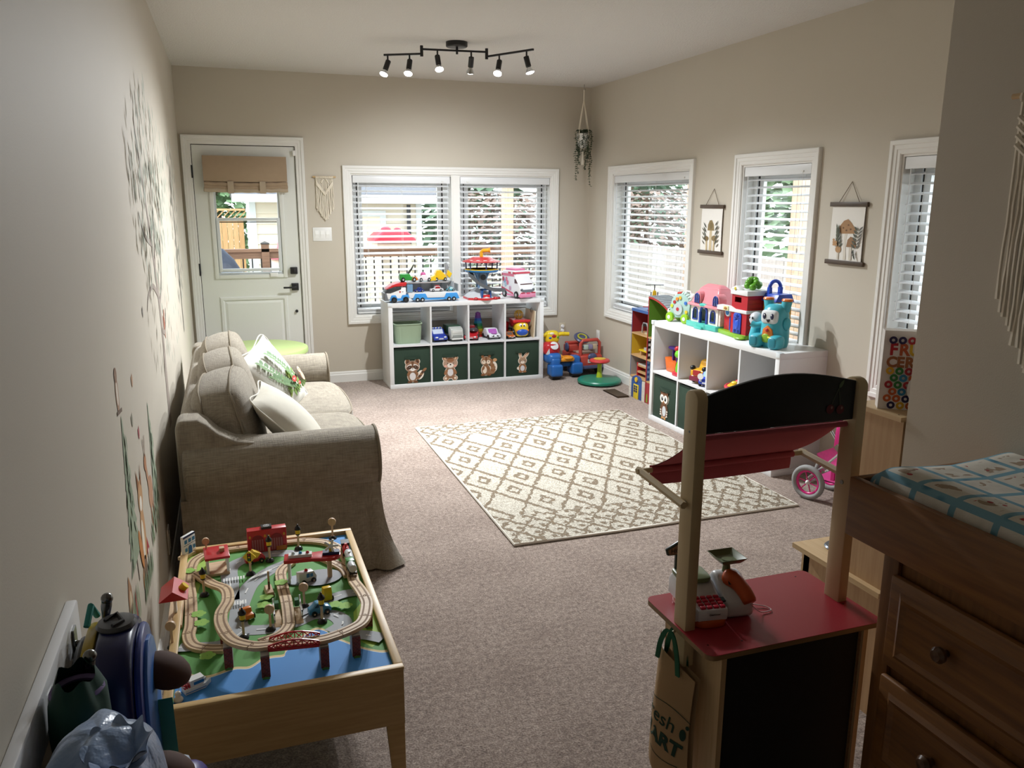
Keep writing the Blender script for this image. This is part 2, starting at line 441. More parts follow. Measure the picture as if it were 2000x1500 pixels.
blind('white slatted blind of the left half of the back window', MB_, 1.42, 2.325, WB[2]+.015, WB[3]-.012, .30, -.75)
blind('white slatted blind behind the toy watchtower and camper van', MB_, 2.417, 3.323, WB[2]+.015, WB[3]-.012, .30, .45)
for (a, c), lb, wd in zip(RW, ['white slatted blind next to the hanging plant corner', 'white slatted blind between the two mushroom scrolls', 'white slatted blind behind the cereal box, cut off by the wall stub'], (-.75, -.75, -.8)):
    blind(lb, MR_, -c+.015, -a-.015, RZ[0]+.015, RZ[1]-.012, .26, wd)
# ---------------------------------------------------------------- door
dr = T('door_1', 'white half-glazed door with black hardware', None, (0, D, 0), kind='structure')
DW = M('e6e8e3', .35, bmp=(60, .05)); L0, L1, LZ0, LZ1 = .212, .818, .985, 1.93
b = B()
for a, c, e, f in rects(.099, .931, .012, 2.104, [(L0+.03, L1-.03, LZ0+.03, LZ1-.03)]): b.bx(a, c, .008, .05, e, f)
b.o('door_slab', DW, dr, smooth=False)
fr(B(), .094, .936, .05, .13, .0, 2.11, .02).o('jamb', TRIM, dr, smooth=False)
B().bx(.094, .936, .02, .15, 0, .012).o('threshold', M('6d6a66', .4, .6), dr)
fr(B(), .0945, .9355, .012, .02, .004, 2.1085, .004).o('weather_gap', BLACK, dr)
fr(B(), L0, L1, -.006, .03, LZ0, LZ1, .034).o('glazing_frame', DW, dr, bev=.004)
fr(B(), L0+.03, L1-.03, .01, .04, LZ0+.03, LZ1-.03, .022).o('sash_track', M('c9ced1', .4), dr)
fr(B(), L0+.04, L1-.04, .0, .02, LZ0+.06, 1.505, .026).o('lower_sash', M('dfe4e6', .4), dr, bev=.002)
B().bx(L0+.066, L1-.066, -.001, .0, 1.466, 1.474).o('gasket', BLACK, dr)
B().bx(L0+.05, L1-.05, .012, .015, LZ0+.05, 1.5).o('pane', GLASS, dr); B().bx(L0+.05, L1-.05, .028, .031, 1.48, LZ1-.04).o('pane', GLASS, dr)
b = B(); b.tube([(L0+.07, -.008, 1.028), (L0+.2, -.008, 1.028)], .004, 6); b.tube([(L1-.2, -.008, 1.028), (L1-.07, -.008, 1.028)], .004, 6); b.o('sash_latch', M('c4c8ca', .3), dr)
B().bx(.67, .735, -.018, -.006, .995, 1.03).o('contact_sensor', M('f0f0ee', .4), dr, bev=.002)
B().bx(.915, .938, -.03, -.002, 2.03, 2.075).o('contact_sensor', M('f0f0ee', .4), dr, bev=.002)
for zz in (1.887, 1.07, .25): B().bx(.082, .1, -.012, .012, zz-.05, zz+.05).cyl((.091, -.012, zz-.052), (.091, -.012, zz+.052), .007, n=8).o('hinge', BLACK, dr)
b = B(); b.bx(.233, .808, -.012, .0085, .10, .828); 
pn = B(); o0, o1 = (.233, .808, .10, .828), (.297, .745, .165, .766)
def ringframe(bb, A, Bq, ya, yb):
    vs = [(A[0], ya, A[2]), (A[1], ya, A[2]), (A[1], ya, A[3]), (A[0], ya, A[3]), (Bq[0], yb, Bq[2]), (Bq[1], yb, Bq[2]), (Bq[1], yb, Bq[3]), (Bq[0], yb, Bq[3])]
    bb.add(vs, [(i, (i+1) % 4, 4+(i+1) % 4, 4+i) for i in range(4)])
q1 = (.243, .798, .11, .818); q2 = (.262, .779, .129, .799); q3 = (.275, .766, .142, .786)
ringframe(pn, o0, q1, .008, -.006); ringframe(pn, q1, q2, -.006, -.006); ringframe(pn, q2, q3, -.006, .006); ringframe(pn, q3, o1, .006, -.002)
pn.add([(o1[0], -.002, o1[2]), (o1[1], -.002, o1[2]), (o1[1], -.002, o1[3]), (o1[0], -.002, o1[3])], [(0, 1, 2, 3)]); pn.o('raised_panel', DW, dr, smooth=False)
B().bx(.843, .903, -.03, .008, 1.015, 1.075).bx(.866, .88, -.045, -.03, 1.03, 1.06).o('deadbolt', BLACK, dr, bev=.003)
lv = B().bx(.846, .906, -.02, .008, .87, .932).cyl((.876, -.02, .9), (.876, -.055, .9), .01).o('handle_plate', BLACK, dr, bev=.002)
B().bx(.772, .884, -.064, -.05, .891, .907).o('door_handle', BLACK, lv, bev=.003)
B().cyl((.879, .0, .682), (.879, -.012, .682), .013).o('door_stop_button', BLACK, dr)
# tied roman shade on the door
sh = T('roman_shade', 'tan fabric roman shade with two tie straps hung over the door glass', 'shade', (0, D-.008, 0))
TAN = M('a8927a', .9, bmp=(300, .25, .002), var=.05, vs=20); TAN2 = M('b5a48f', .9, bmp=(300, .25, .002))
B().grid(lambda u, v: (.178+.678*u, -.045-.012*math.sin(v*PI)+(.003*math.sin(u*9)), 2.016-.205*v-.006*math.sin(u*PI)*v), 16, 8).grid(lambda u, v: (.182+.668*u, -.006, 2.016-.29*v), 4, 2).bx(.178, .856, -.045, .0, 2.008, 2.018).o('valance_panel', TAN, sh)
for k, (zz, xx) in enumerate(((1.79, .182), (1.765, .18), (1.742, .176))):
    B().tube([(xx+(.856-xx)*i/20, -.03-.004*math.sin(i*1.7+k), zz-.007*math.sin(i/20*PI)+.002*math.sin(i*2.1+k)) for i in range(21)], [.02]*21, 10).o('fabric_fold', TAN2 if k == 2 else TAN, sh)
for xx in (.365, .625): B().grid(lambda u, v: (xx+.05*u, -.056-.006*math.sin(v*PI), 1.81-.1*v), 3, 8).grid(lambda u, v: (xx+.05*u, -.052-.006*math.sin(v*PI), 1.81-.1*v), 3, 8).o('tie_strap', TAN2, sh)
# ---------------------------------------------------------------- outside: deck, railing, fence, shed, trees
DECK = woodmat('8a7260', 'b09884', 0, 3)
gr = B().bx(-8, 22, D+TH, 34, -.75, -.7); tag(gr.o('lawn', M('a5a88f', .9, var=.2, vs=3)), 'pale green lawn beyond the deck', None, kind='structure')
gr2 = B().bx(W+TH, 24, -4, D+TH, -.75, -.7); tag(gr2.o('side_yard', M('b0ada4', .9, var=.15, vs=3)), 'gravel side yard', None, kind='structure')
dk = T('deck', 'weathered wooden deck outside the door', None, (0, 0, 0), kind='structure')
pl = None
for i in range(27):
    if pl is None: pl = B().bx(-2.2, 6.3, 0, .136, -.12, -.09).o('plank', DECK, dk); pl.location = (0, D+TH+.01, 0)
    else: link(pl, dk, location=(0, D+TH+.01+.14*i, 0))
RAILW = woodmat('6e5240', '927059', 0, 4)
def railing(label, p0, p1, posts, zt=1.03, z0=-.1):
    r = T('deck_railing', label, 'railing', (p0[0], p0[1], z0), math.atan2(p1[1]-p0[1], p1[0]-p0[0]), 'deck railings')
    L = math.dist(p0, p1); h = zt-z0
    B().bx(0, L, -.05, .05, h-.04, h).bx(0, L, -.02, .02, h-.13, h-.04).o('top_rail', RAILW, r); B().bx(0, L, -.02, .02, .08, .16).o('bottom_rail', RAILW, r)
    ba = B().bx(-.009, .009, -.009, .009, .16, h-.13).o('baluster', BLACK, r); n = int(L/.115); ba.location = (.06, 0, 0)
    for i in range(1, n): link(ba, r, location=(.06+i*L/n, 0, 0))
    for x in posts: B().bx(x-.05, x+.05, -.05, .05, 0, h+.06).o('post', RAILW, r); B().lathe([(.078, h+.06), (.078, h+.075), (0, h+.10)], 4, (x, 0, 0), a0=PI/4).o('post_cap', M('3b3531', .6), r)
    return r
railing('brown deck railing with black balusters seen through the door and back window', (-2.1, 11.35), (5.9, 11.35), (.05, 2.9, 5.6, 8.0))
FENCE = [woodmat('c99a66', 'dcb285', 2, 4), woodmat('c08f5e', 'd4a877', 2, 4)]
def fence(label, p0, p1, z0, z1, lattice=0, mats=FENCE, bw=.14, cat_group='board fences'):
    f = T('board_fence', label, 'fence', (p0[0], p0[1], z0), math.atan2(p1[1]-p0[1], p1[0]-p0[0]), cat_group)
    L = math.dist(p0, p1); h = z1-z0-lattice; n = int(L/bw); pr = [B().bx(.002, bw-.004, -.012, .012, 0, h).o('board', m, f) for m in mats]
    for i, q in enumerate(pr): q.location = (i*bw, 0, 0)
    for i in range(len(pr), n): link(pr[rnd.randrange(len(pr))], f, location=(i*bw, rnd.uniform(-.004, .004), 0))
    if lattice:
        B().bx(0, L, -.03, .03, h, h+.04).bx(0, L, -.03, .03, z1-z0-.04, z1-z0).o('lattice_rail', mats[0], f)
        b = B(); k = 0
        while k*.11 < L:
            x = k*.11; b.add([(x, .0, h+.04), (x+.03, 0, h+.04), (x+.03+lattice-.08, 0, z1-z0-.04), (x+lattice-.08, 0, z1-z0-.04), (x, .012, h+.04), (x+.03, .012, h+.04), (x+.03+lattice-.08, .012, z1-z0-.04), (x+lattice-.08, .012, z1-z0-.04)],
                          [(0,1,2,3),(7,6,5,4),(0,4,5,1),(1,5,6,2),(2,6,7,3),(3,7,4,0)]); k += 1
        q = b.o('lattice', mats[1], f); q['kind'] = 'stuff'
    return f
fence('orange cedar fence with lattice top seen through the door glass', (-2.4, 18.1), (.72, 18.1), -.7, 1.5, .24, bw=.11)
# shed with horizontal siding
sd = T('garden_shed', 'cream sided garden shed with grey roof behind the deck railing', 'shed', (0, 0, -.7))
SID = M('e5dccb', .6); SIDW = M('dfe6ea', .6)
sx0, sx1, sy = .74, 3.55, 14.2
B().bx(sx0, sx1, sy, sy+3, 0, 2.62).o('wall_core', SID, sd)
q = B().prism([(sy-.004, 0), (sy-.03, .005), (sy-.006, .165), (sy-.004, .165)], sx0, sx1, 'x').o('siding_board', SID, sd, smooth=False)
for i in range(1, 16): link(q, sd, location=(0, 0, .165*i))
q = B().prism([(sx0-.004, 0), (sx0-.03, .005), (sx0-.006, .165), (sx0-.004, .165)], sy, sy+3, 'y').o('siding_board', SIDW, sd, smooth=False)
for i in range(1, 16): link(q, sd, location=(0, 0, .165*i))
for x in (sx0-.035, sx1-.06): B().bx(x, x+.1, sy-.04, sy+.06, 0, 2.62).o('corner_board', SIDW, sd)
B().prism([(sy-.5, 2.42), (sy-.5, 2.48), (sy+1.5, 3.4), (sy+3.5, 2.48), (sy+3.5, 2.42), (sy+1.5, 3.34)], sx0-.3, sx1+.3, 'x').o('roof', M('77787e', .9, var=.2, vs=20), sd, smooth=False)
B().bx(sx0-.3, sx1+.3, sy-.56, sy-.46, 2.34, 2.46).o('gutter', M('eef1f3', .4), sd); B().bx(sx0-.3, sx1+.3, sy-.46, sy, 2.36, 2.40).o('soffit', SIDW, sd)
B().bx(1.95, 2.85, sy-.05, sy-.03, .1, 2.1).o('door_leaf', M('efe6d2', .5), sd); fr(B(), 1.85, 2.95, sy-.07, sy-.035, .0, 2.2, .1).o('door_trim', SIDW, sd)
B().cyl((sx1-.2, sy-.08, 2.3), (sx1-.2, sy-.08, .2), .035).o('downpipe', M('3a3d44', .5), sd)
# covered barbecue
bq = T('covered_barbecue', 'barbecue under a dark blue cover on the deck outside the door', 'barbecue', (.16, 9.6, -.09), .1)
B().prism([(-.75, 0), (.34, 0), (.36, .55), (.42, .6), (.40, .78), (.2, 1.12), (.08, 1.25), (-.5, 1.28), (-.75, 1.1)], -.3, .3, 'y').o('cover', M('3d4454', .7, bmp=(5, .6, .05), var=.1), bq, bev=.05, seg=3)
Art((.12, -.301, .66), (1, 0, 0), (0, 0, 1), (0, -1, 0)).poly([(0,0),(.12,.02),(.10,.06),(.0,.05)], 'c8ccd4').poly([(.02,-.05),(.11,-.03),(.1,-.01),(.03,-.02)], 'c8ccd4').o('cover_emblem', None, bq)
# toy water table with red canopy on the lawn
pt = T('play_house', 'cream plastic play house with red roof on the lawn', 'play house', (2.74, 12.6, -.7))
B().bx(-.27, .27, -.25, .25, 0, 1.74).o('house_wall', M('e9ddc7', .5), pt, bev=.04)
for x in (-.12, .12): B().prism(rrect(x-.07, x+.07, 1.3, 1.64, .05), -.26, -.245).o('window_opening', M('b9ab98', .6), pt)
B().prism([(-.34, 1.74), (.34, 1.74), (.32, 1.8), (.18, 1.92), (-.18, 1.92), (-.32, 1.8)], -.33, .33).o('roof', PL('d8324a'), pt, bev=.05, seg=3)
B().ell((-.08, 0, 1.93), (.08, .08, .045)).ell((.1, 0, 1.92), (.06, .06, .04)).o('roof_knobs', PL('d8324a'), pt)
p2 = T('toy_stand', 'small cream toy stand with a pink top beside the deck post', 'toy stand', (1.12, 12.9, -.7))
B().lathe([(.2, 0), (.2, 1.45), (.17, 1.5)], 14).o('stand_body', M('e9ddc7', .5), p2); B().lathe([(.26, 1.5), (.24, 1.56), (.08, 1.66), (.07, 1.74), (0, 1.76)], 16).o('stand_top', PL('e0576e'), p2)
# wooden posts of the pergola and side fence
PW = woodmat('c9a487', 'dcbda2', 2, 3)
for lb, x, y, w in (('pale wooden pergola post outside the back window', 4.1, 11.0, .14), ('pale wooden pergola post outside the corner window', 6.1, 9.35, .14), ('pale wooden pergola post outside the narrow window', 6.3, 7.5, .13)):
    q = T('pergola_post', lb, 'post', (x, y, -.7), group='pergola posts')
    B().bx(-w/2, w/2, -w/2, w/2, 0, 3.0).o('shaft', PW, q, bev=.008); B().bx(-w/2-.03, w/2+.03, -w/2-.03, w/2+.03, 2.94, 3.0).o('cap_block', PW, q)
pb = T('pergola_beam', 'pale wooden pergola beam carried by the posts', 'beam', (0, 0, 0)); B().bx(6.03, 6.17, 7.3, 11.2, 2.3, 2.48).o('beam', PW, pb)
for k in range(5): B().bx(4.2, 6.4, 7.9+.75*k, 7.95+.75*k, 2.49, 2.62).o('rafter', PW, pb)
FG = [woodmat('c4bdb8', 'd8d3cf', 2, 4), woodmat('b8aea8', 'cdc6c1', 2, 4)]
fence('pale weathered fence outside the right windows', (6.75, 14.5), (6.65, 1.0), -.7, .98, 0, FG, .15)
cv = T('garage_block', 'pale rendered neighbouring garage beyond the side fence', 'building', (15.5, 9.0, -.7), .3)
B().bx(-2, 2, -5, 5, 0, 2.3).o('garage_wall', M('d9d6d2', .8), cv); B().prism([(-2.3, 2.25), (2.3, 2.25), (0, 3.3)], -5.3, 5.3).o('roof', M('8d8b8a', .9), cv)
LEAF = [M('6f8a70', .7, var=.3, vs=4), M('7d9a70', .7, var=.3, vs=4), M('8a7468', .8, var=.3, vs=4), M('8fa882', .7, var=.3, vs=4)]
def tree(label, x, y, h, r, n, mi, z0=-.7, low=.15, spread=1.0, ls=.12, name='conifer'):
    t = T(name, label, 'tree', (x, y, z0), group='trees in the garden')
    B().tube([(0, 0, 0), (.03, 0, h*.5), (0, 0, h*.95)], [r*.09, r*.06, .02], 8).o('trunk', M('5d4a3c', .9), t)
    b = B()
    for i in range(n):
        f = low+(1-low)*rnd.random(); rr = r*(1-f*.75*spread)*math.sqrt(rnd.random())+.05; a = rnd.random()*2*PI
        c = Vector((rr*math.cos(a), rr*math.sin(a), h*f)); d = Vector((math.cos(a+rnd.uniform(-.6, .6)), math.sin(a+rnd.uniform(-.6, .6)), rnd.uniform(-.7, .3))).normalized(); e = d.cross(Vector((rnd.uniform(-.4, .4), rnd.uniform(-.4, .4), 1))).normalized()
        l = ls*rnd.uniform(.7, 1.5); w = l*.3
        b.add([c, c+d*l*.5+e*w, c+d*l, c+d*l*.5-e*w], [(0, 1, 2, 3)])
    q = b.o('foliage', LEAF[mi], t, smooth=False); q['kind'] = 'stuff'; return t
tree('green cedar above the orange fence seen through the door', .1, 20.6, 4.4, 1.9, 2600, 1, ls=.3)
tree('dark spruce behind the right half of the back window', 6.2, 20.5, 5.6, 2.0, 3000, 0, ls=.32)
tree('brown bare hedge tree behind the deck outside the back window', 5.35, 14.4, 2.5, 1.25, 3000, 2, spread=.4, ls=.14, name='hedge_tree')
tree('brown bare hedge tree nearer the garden corner', 8.6, 15.2, 2.6, 1.3, 2600, 2, spread=.4, ls=.14, name='hedge_tree')
tree('tall spruce behind the side fence outside the corner window', 10.6, 19.5, 5.4, 2.2, 2600, 0, ls=.3)
tree('loose green spruce outside the narrow right window', 9.2, 11.2, 4.0, 1.3, 1500, 3, ls=.28)
# ---------------------------------------------------------------- track light
tl = T('track_light', 'black zigzag ceiling track light with six lit spot heads', 'ceiling light', (1.9, 5.72, H))
BK = M('141416', .4)
def loc(p): return (p[0]-1.9, p[1]-5.72, p[2]-H)
B().lathe([(.0, 0), (.075, 0), (.075, -.028), (.068, -.034), (0, -.034)], 28, loc((1.92, 5.72, H))).o('canopy', BK, tl)
B().cyl(loc((1.92, 5.715, H-.03)), loc((1.92, 5.715, 2.64)), .008).o('stem', BK, tl)
A0, A1, A2, A3 = (1.44, 5.87, 2.632), (1.675, 5.735, 2.632), (2.125, 5.685, 2.632), (2.335, 5.32, 2.632)
up = lambda p, d=.03: (p[0], p[1], p[2]+d)
def bar(a, c): return B().tube([loc(a), loc(c)], .0085, 4)
bar(A0, A1).o('arm_bar', BK, tl); bar(up(A1), up(A2)).o('arm_bar', BK, tl); bar(A2, A3).o('arm_bar', BK, tl)
for a in (A1, A2): B().cyl(loc((a[0], a[1], 2.615)), loc((a[0], a[1], 2.685)), .011, n=10).o('elbow_joint', BK, tl)
def mixp(a, c, t): return tuple(a[i]+(c[i]-a[i])*t for i in range(3))
heads = [(mixp(A0, A1, .1), (-.38, -.3, -.85)), (mixp(A0, A1, .68), (-.22, -.42, -.85)), (mixp(up(A1), up(A2), .24), (.0, -.48, -.86)), (mixp(up(A1), up(A2), .76), (.05, .5, -.86)), (mixp(A2, A3, .28), (-.28, -.45, -.82)), (mixp(A2, A3, .86), (.2, -.2, -.95))]
CHROME = M('d8dadc', .15, 1)
GLOW = M((1.0, .98, .95), .4, emit=14.0)
for p, d in heads:
    d = Vector(d).normalized(); s0 = Vector(loc(p)); k = s0+Vector((0, 0, -.05))
    B().cyl(s0, k, .006, n=8).o('drop_rod', BK, tl)
    e = k+d*.055; hd = B().cyl(k-d*.012, e, .0185, n=16).o('lamp_socket', BK, tl)
    r = e.to_track_quat('Z', 'Y'); q = d.to_track_quat('Z', 'Y').to_matrix().to_4x4(); q.translation = e
    b = B(); b.X = q; b.lathe([(.012, 0), (.014, .008), (.026, .032), (.029, .04)], 18).o('reflector_bulb', CHROME, hd)
    b = B(); b.X = q; b.lathe([(.0275, .039), (.0275, .041), (.02, .045), (0, .047)], 18).o('bulb_face', GLOW, hd)
    l = bpy.data.lights.new('spot_light', 'SPOT'); l.energy = LAMP_W; l.spot_size = math.radians(132); l.spot_blend = .95; l.shadow_soft_size = .024; l.color = (.94, .975, 1.0)
    lo = bpy.data.objects.new('spot_light', l); COL.objects.link(lo); lo.parent = tl; lo.location = e+d*.056; lo.rotation_euler = (-d).to_track_quat('Z', 'Y').to_euler()
# ---------------------------------------------------------------- switches, outlets, vent
WP = M('eeeeec', .35)
sw = T('light_switch', 'white three-gang rocker switch plate beside the door', 'light switch', (1.137, D, 1.36))
B().bx(-.083, .083, -.006, 0, -.06, .06).o('plate', WP, sw, bev=.003)
for k in (-1, 0, 1): q = B().prism([(-.006, -.033), (-.012, .0), (-.0075, .033), (0, .033), (0, -.033)], k*.047-.016, k*.047+.016, 'x').o('rocker', M('f6f6f4', .3), sw, smooth=False)
def outlet(label, M4, w=.07):
    r = T('wall_outlet', label, 'outlet', group='white wall plates'); r.matrix_world = M4
    B().bx(-w/2, w/2, -.006, 0, -.057, .057).o('plate', WP, r, bev=.003)
    B().bx(-.017, .017, -.0085, -.005, -.034, .034).o('receptacle', M('e2e2df', .4), r, bev=.002); return r
outlet('white outlet plate on the right wall behind the red ride-on truck', Matrix.Translation((W, 7.16, .355)) @ Matrix.Rotation(-PI/2, 4, 'Z'))
outlet('white wall plate low on the left wall beside the train table', Matrix.Translation((0, 3.55, .215)) @ Matrix.Rotation(PI/2, 4, 'Z'), .075)
r = outlet('beige outlet with white plug-in covers above the yellow ride-on trike', Matrix.Translation((3.475, D, .40)))
for zz in (.022, -.022): B().lathe([(0, -.024), (.014, -.022), (.019, -.012), (.019, -.005)], 16, (0, 0, zz), 'y').o('plug_cover', M('f2f2f4', .3), r)
r.children[0].data.materials[0] = M('cfc4ae', .5)
fv = T('floor_vent', 'dark brown metal floor register in the carpet by the garage', 'vent', (3.47, 6.2, 0), math.radians(90))
fr(B(), -.15, .15, -.055, .055, 0, .006, .012).o('vent_frame', M('4a3a2c', .5, .5), fv, smooth=False)
q = None
for i in range(12):
    if q is None: q = B().bx(-.004, .004, -.044, .044, .001, .005).o('louver', M('5a4634', .5, .5), fv); q.location = (-.126, 0, 0)
    else: link(q, fv, location=(-.126+.0229*i, 0, 0))
B().bx(-.139, .139, -.044, .044, .0002, .001).o('vent_well', M('1c1712', .8), fv)
# ---------------------------------------------------------------- wall hangings
CRM = M('e9e0cf', .9); DOWEL = woodmat('c9a878', 'dcc096', 0, 6)
def macrame(label, M4, w, h, n, rod, side, r=.0035):
    t = T('macrame_hanging', label, 'wall hanging', group='cream macrame hangings'); t.matrix_world = M4
    B().cyl((-rod/2, -.014, 0), (rod/2, -.014, 0), .007, n=10).o('dowel', DOWEL, t)
    b = B()
    for i in range(n):                           # hanging cords, longer towards the middle
        x = -w/2+w*i/(n-1); f = 1-abs(2*i/(n-1)-1); L = h*(side+(1-side)*f)*rnd.uniform(.97, 1.02); zt = -h*.12-h*.22*f
        pts = [(x, -.014, 0)]+[(x+rnd.uniform(-.0025, .0025)*(1 if k < 6 else 2), -.013+rnd.uniform(-.002, .001), zt+(-L-zt)*k/6) for k in range(7)]
        b.tube(pts, [r]*7+[r*1.5], 5)
    b.o('fringe_cord', CRM, t)
    k = B()
    for j in range(4):                           # knotted V bands
        d = h*(.05+.055*j)
        k.tube([(-w/2, -.02, -.03-d*.4), (0, -.022, -.03-d*.4-h*.25), (w/2, -.02, -.03-d*.4)], r*1.35, 6)
    for i in range(n): k.ell((-w/2+w*i/(n-1), -.016, -.004), (r*1.6, .011, .013), 6, 4)
    for s in (-1, 1):
        for q in range(3): k.ell((s*w*(.1+.05*q), -.02, -h*(.06+.03*q)), (.008, .006, .008), 8, 5)
    k.o('knotted_band', CRM, t); return t
macrame('small cream macrame hanging beside the door above the switch', Matrix.Translation((1.175, D, 1.857)), .145, .385, 17, .2, .72)
mp = Matrix.Translation((XP, 1.28, 1.86)) @ Matrix.Rotation(-PI/2, 4, 'Z')
macrame('large cream macrame hanging on the shaded wall stub, cut by the right edge', Matrix.Translation((XP, 1.235, 1.90)) @ Matrix.Rotation(-PI/2, 4, 'Z'), .6, 1.0, 50, .66, .5, .0045)
BARW = woodmat('3a2c22', '55422f', 0, 8)
def scroll(label, y, zt, zb, w, draw):
    t = T('scroll_poster', label, 'poster', (W, y, zt), -PI/2, 'hanging mushroom scrolls'); h = zt-zb
    for z, e in ((-.012, 0), (-h+.012, .006)): B().bx(-w/2-e, w/2+e, -.02, -.004, z-.013, z+.013).o('wooden_bar', BARW, t, bev=.002)
    B().tube([(-w*.27, -.012, 0), (0, -.004, .115), (w*.27, -.012, 0)], .0018, 6).o('hanging_string', M('6b5a46', .9), t)
    B().grid(lambda u, v: (-w*.44+w*.88*u, -.011-.002*math.sin(v*PI), -.02-(h-.04)*v), 4, 10).grid(lambda u, v: (-w*.44+w*.88*u, -.0095-.002*math.sin(v*PI), -.02-(h-.04)*v), 4, 10).o('canvas', M('ece9e3', .8), t)
    a = Art((0, -.0135, -h*.52), (1, 0, 0), (0, 0, 1), (0, -1, 0), w*1.12); draw(a); a.o('painted_mushrooms', None, t)
def mush2(a):
    a.stroke([(.0, -.42), (-.02, -.1), (0, .05)], [.07, .05, .06], 'd9d2c6'); a.poly([(-.24, .04), (-.2, .12), (-.08, .24), (.02, .27), (.12, .2), (.24, .07), (.2, .03), (-.1, .02)], 'a57f59')
    for x, y in ((-.08, .12), (.04, .17), (.1, .1), (0, .08)): a.el(x, y, .022, .015, '6f4f33')
    a.stroke([(.14, -.42), (.13, -.2)], .06, 'cfc8bb'); a.poly([(.03, -.2), (.05, -.08), (.12, -.02), (.22, -.06), (.27, -.2)], '94704f')
    a.stroke([(-.16, -.42), (-.16, -.26)], .04, 'cfc8bb'); a.el(-.16, -.25, .07, .06, 'b28c62')
    for k in range(6):
        a.leaf(-.16-.02*k*.4, -.2+.055*k, .12, .035, 2.3-.1*k, '5c6150'); a.leaf(-.15-.02*k*.4, -.22+.055*k, .12, .035, .8+.1*k, '4d5246')
        a.leaf(.26+.012*k, -.22+.06*k, .12, .035, .7, '6c6a63'); a.leaf(.24+.012*k, -.22+.06*k, .12, .04, 2.5, '55594e')
    for k in range(7): a.el(-.26+.03*(k % 3), -.17+.04*(k//3), .028, .022, 'b98f63')
    for k in range(4): a.leaf(.25, -.32+.03*k, .1, .03, -1.2-.3*k, '3d423a')
def mush1(a):
    a.stroke([(.0, -.42), (.0, .0)], [.1, .09], 'c9b896'); a.poly([(-.13, .0), (-.12, .12), (-.06, .21), (.02, .22), (.1, .13), (.13, .0)], '8d7a54'); a.el(0, .1, .06, .07, '7b6a46')
    a.stroke([(-.14, -.42), (-.15, -.18)], .06, 'c2b08c'); a.el(-.16, -.17, .09, .05, '7d6844'); a.stroke([(.13, -.42), (.14, -.18)], .06, 'c2b08c'); a.el(.14, -.16, .1, .06, '8a754f')
    for k in range(9):
        s = -1 if k % 2 else 1; a.leaf(s*.16, -.3+.05*k, .17, .03, (PI/2-s*(.5+.04*k)), '4c5148'); a.leaf(s*.22, -.34+.045*k, .13, .03, (PI/2-s*(.9)), '6b6757')
scroll('smaller-looking mushroom scroll between the corner window and narrow window', 5.245, 1.63, 1.272, .31, mush1)
scroll('mushroom scroll with tan caps and dark leaves nearest the wall stub', 3.838, 1.65, 1.292, .3, mush2)
# ---------------------------------------------------------------- hanging plant
hp = T('hanging_plant', 'trailing green plant in a white pot and macrame hanger in the room corner', 'plant', (3.58, 7.27, 2.72))
B().tube([(0, 0, 0), (0, 0, -.03), (.012, 0, -.045), (0, 0, -.06)], .0025, 6).o('ceiling_hook', M('8a8a88', .4, 1), hp)
pz = -.49; b = B()
b.tube([(0, 0, -.05), (0, 0, -.14)], .006, 6)
for k in range(4): a = k*PI/2+.5; b.tube([(0, 0, -.14), (.03*math.cos(a), .03*math.sin(a), -.27), (.066*math.cos(a), .066*math.sin(a), pz+.045), (.064*math.cos(a), .064*math.sin(a), pz-.02), (0, 0, pz-.1)], .0042, 6)
b.tube([(0, 0, pz-.09), (0, 0, pz-.15), (0, 0, pz-.235)], [.008, .009, .016], 8); b.o('macrame_hanger', CRM, hp)
B().lathe([(0, pz-.085), (.03, pz-.08), (.055, pz-.05), (.062, pz), (.06, pz+.05), (.055, pz+.05), (.055, pz+.02), (0, pz+.02)], 20).o('pot', M('e9e8e4', .4), hp)
b = B(); lf = []
for v in range(15):
    a = v*2*PI/15+rnd.uniform(-.2, .2); L = [.46, .2, .3, .16, .22, .34, .13, .4, .18, .26, .14, .3, .2, .24, .37][v]; r0 = rnd.uniform(.05, .085)
    pts = [(.02*math.cos(a), .02*math.sin(a), pz+.05), (r0*.8*math.cos(a), r0*.8*math.sin(a), pz+.085), (r0*1.05*math.cos(a), r0*1.05*math.sin(a), pz+.03)]
    for k in range(1, 6): pts.append((r0*math.cos(a)+rnd.uniform(-.012, .012), r0*math.sin(a)+rnd.uniform(-.012, .012), pz+.03-L*k/5))
    pts = smooth(pts, 4); b.tube(pts, .0016, 4)
    for k in range(0, len(pts)):
        for s in (-1, 1): lf.append((pts[k], rnd.random()*2*PI, s))
b.o('vine_stem', M('3c4a2e', .7), hp); b = B()
for p, a, s in lf[:]:
    d = Vector((math.cos(a), math.sin(a), -.35)).normalized(); e = d.cross(Vector((0, 0, 1))).normalized(); l = rnd.uniform(.014, .026)
    n_ = d.cross(e)*.0012; V5 = [p, p+d*l*.45+e*l*.36, p+d*l, p+d*l*.45-e*l*.36]
    b.add([v+n_ for v in V5]+[v-n_ for v in V5], [(0, 1, 2, 3), (7, 6, 5, 4), (0, 4, 5, 1), (1, 5, 6, 2), (2, 6, 7, 3), (3, 7, 4, 0)])
q = b.o('foliage', M('2f4029', .6, var=.3, vs=30), hp, smooth=False); q['kind'] = 'stuff'
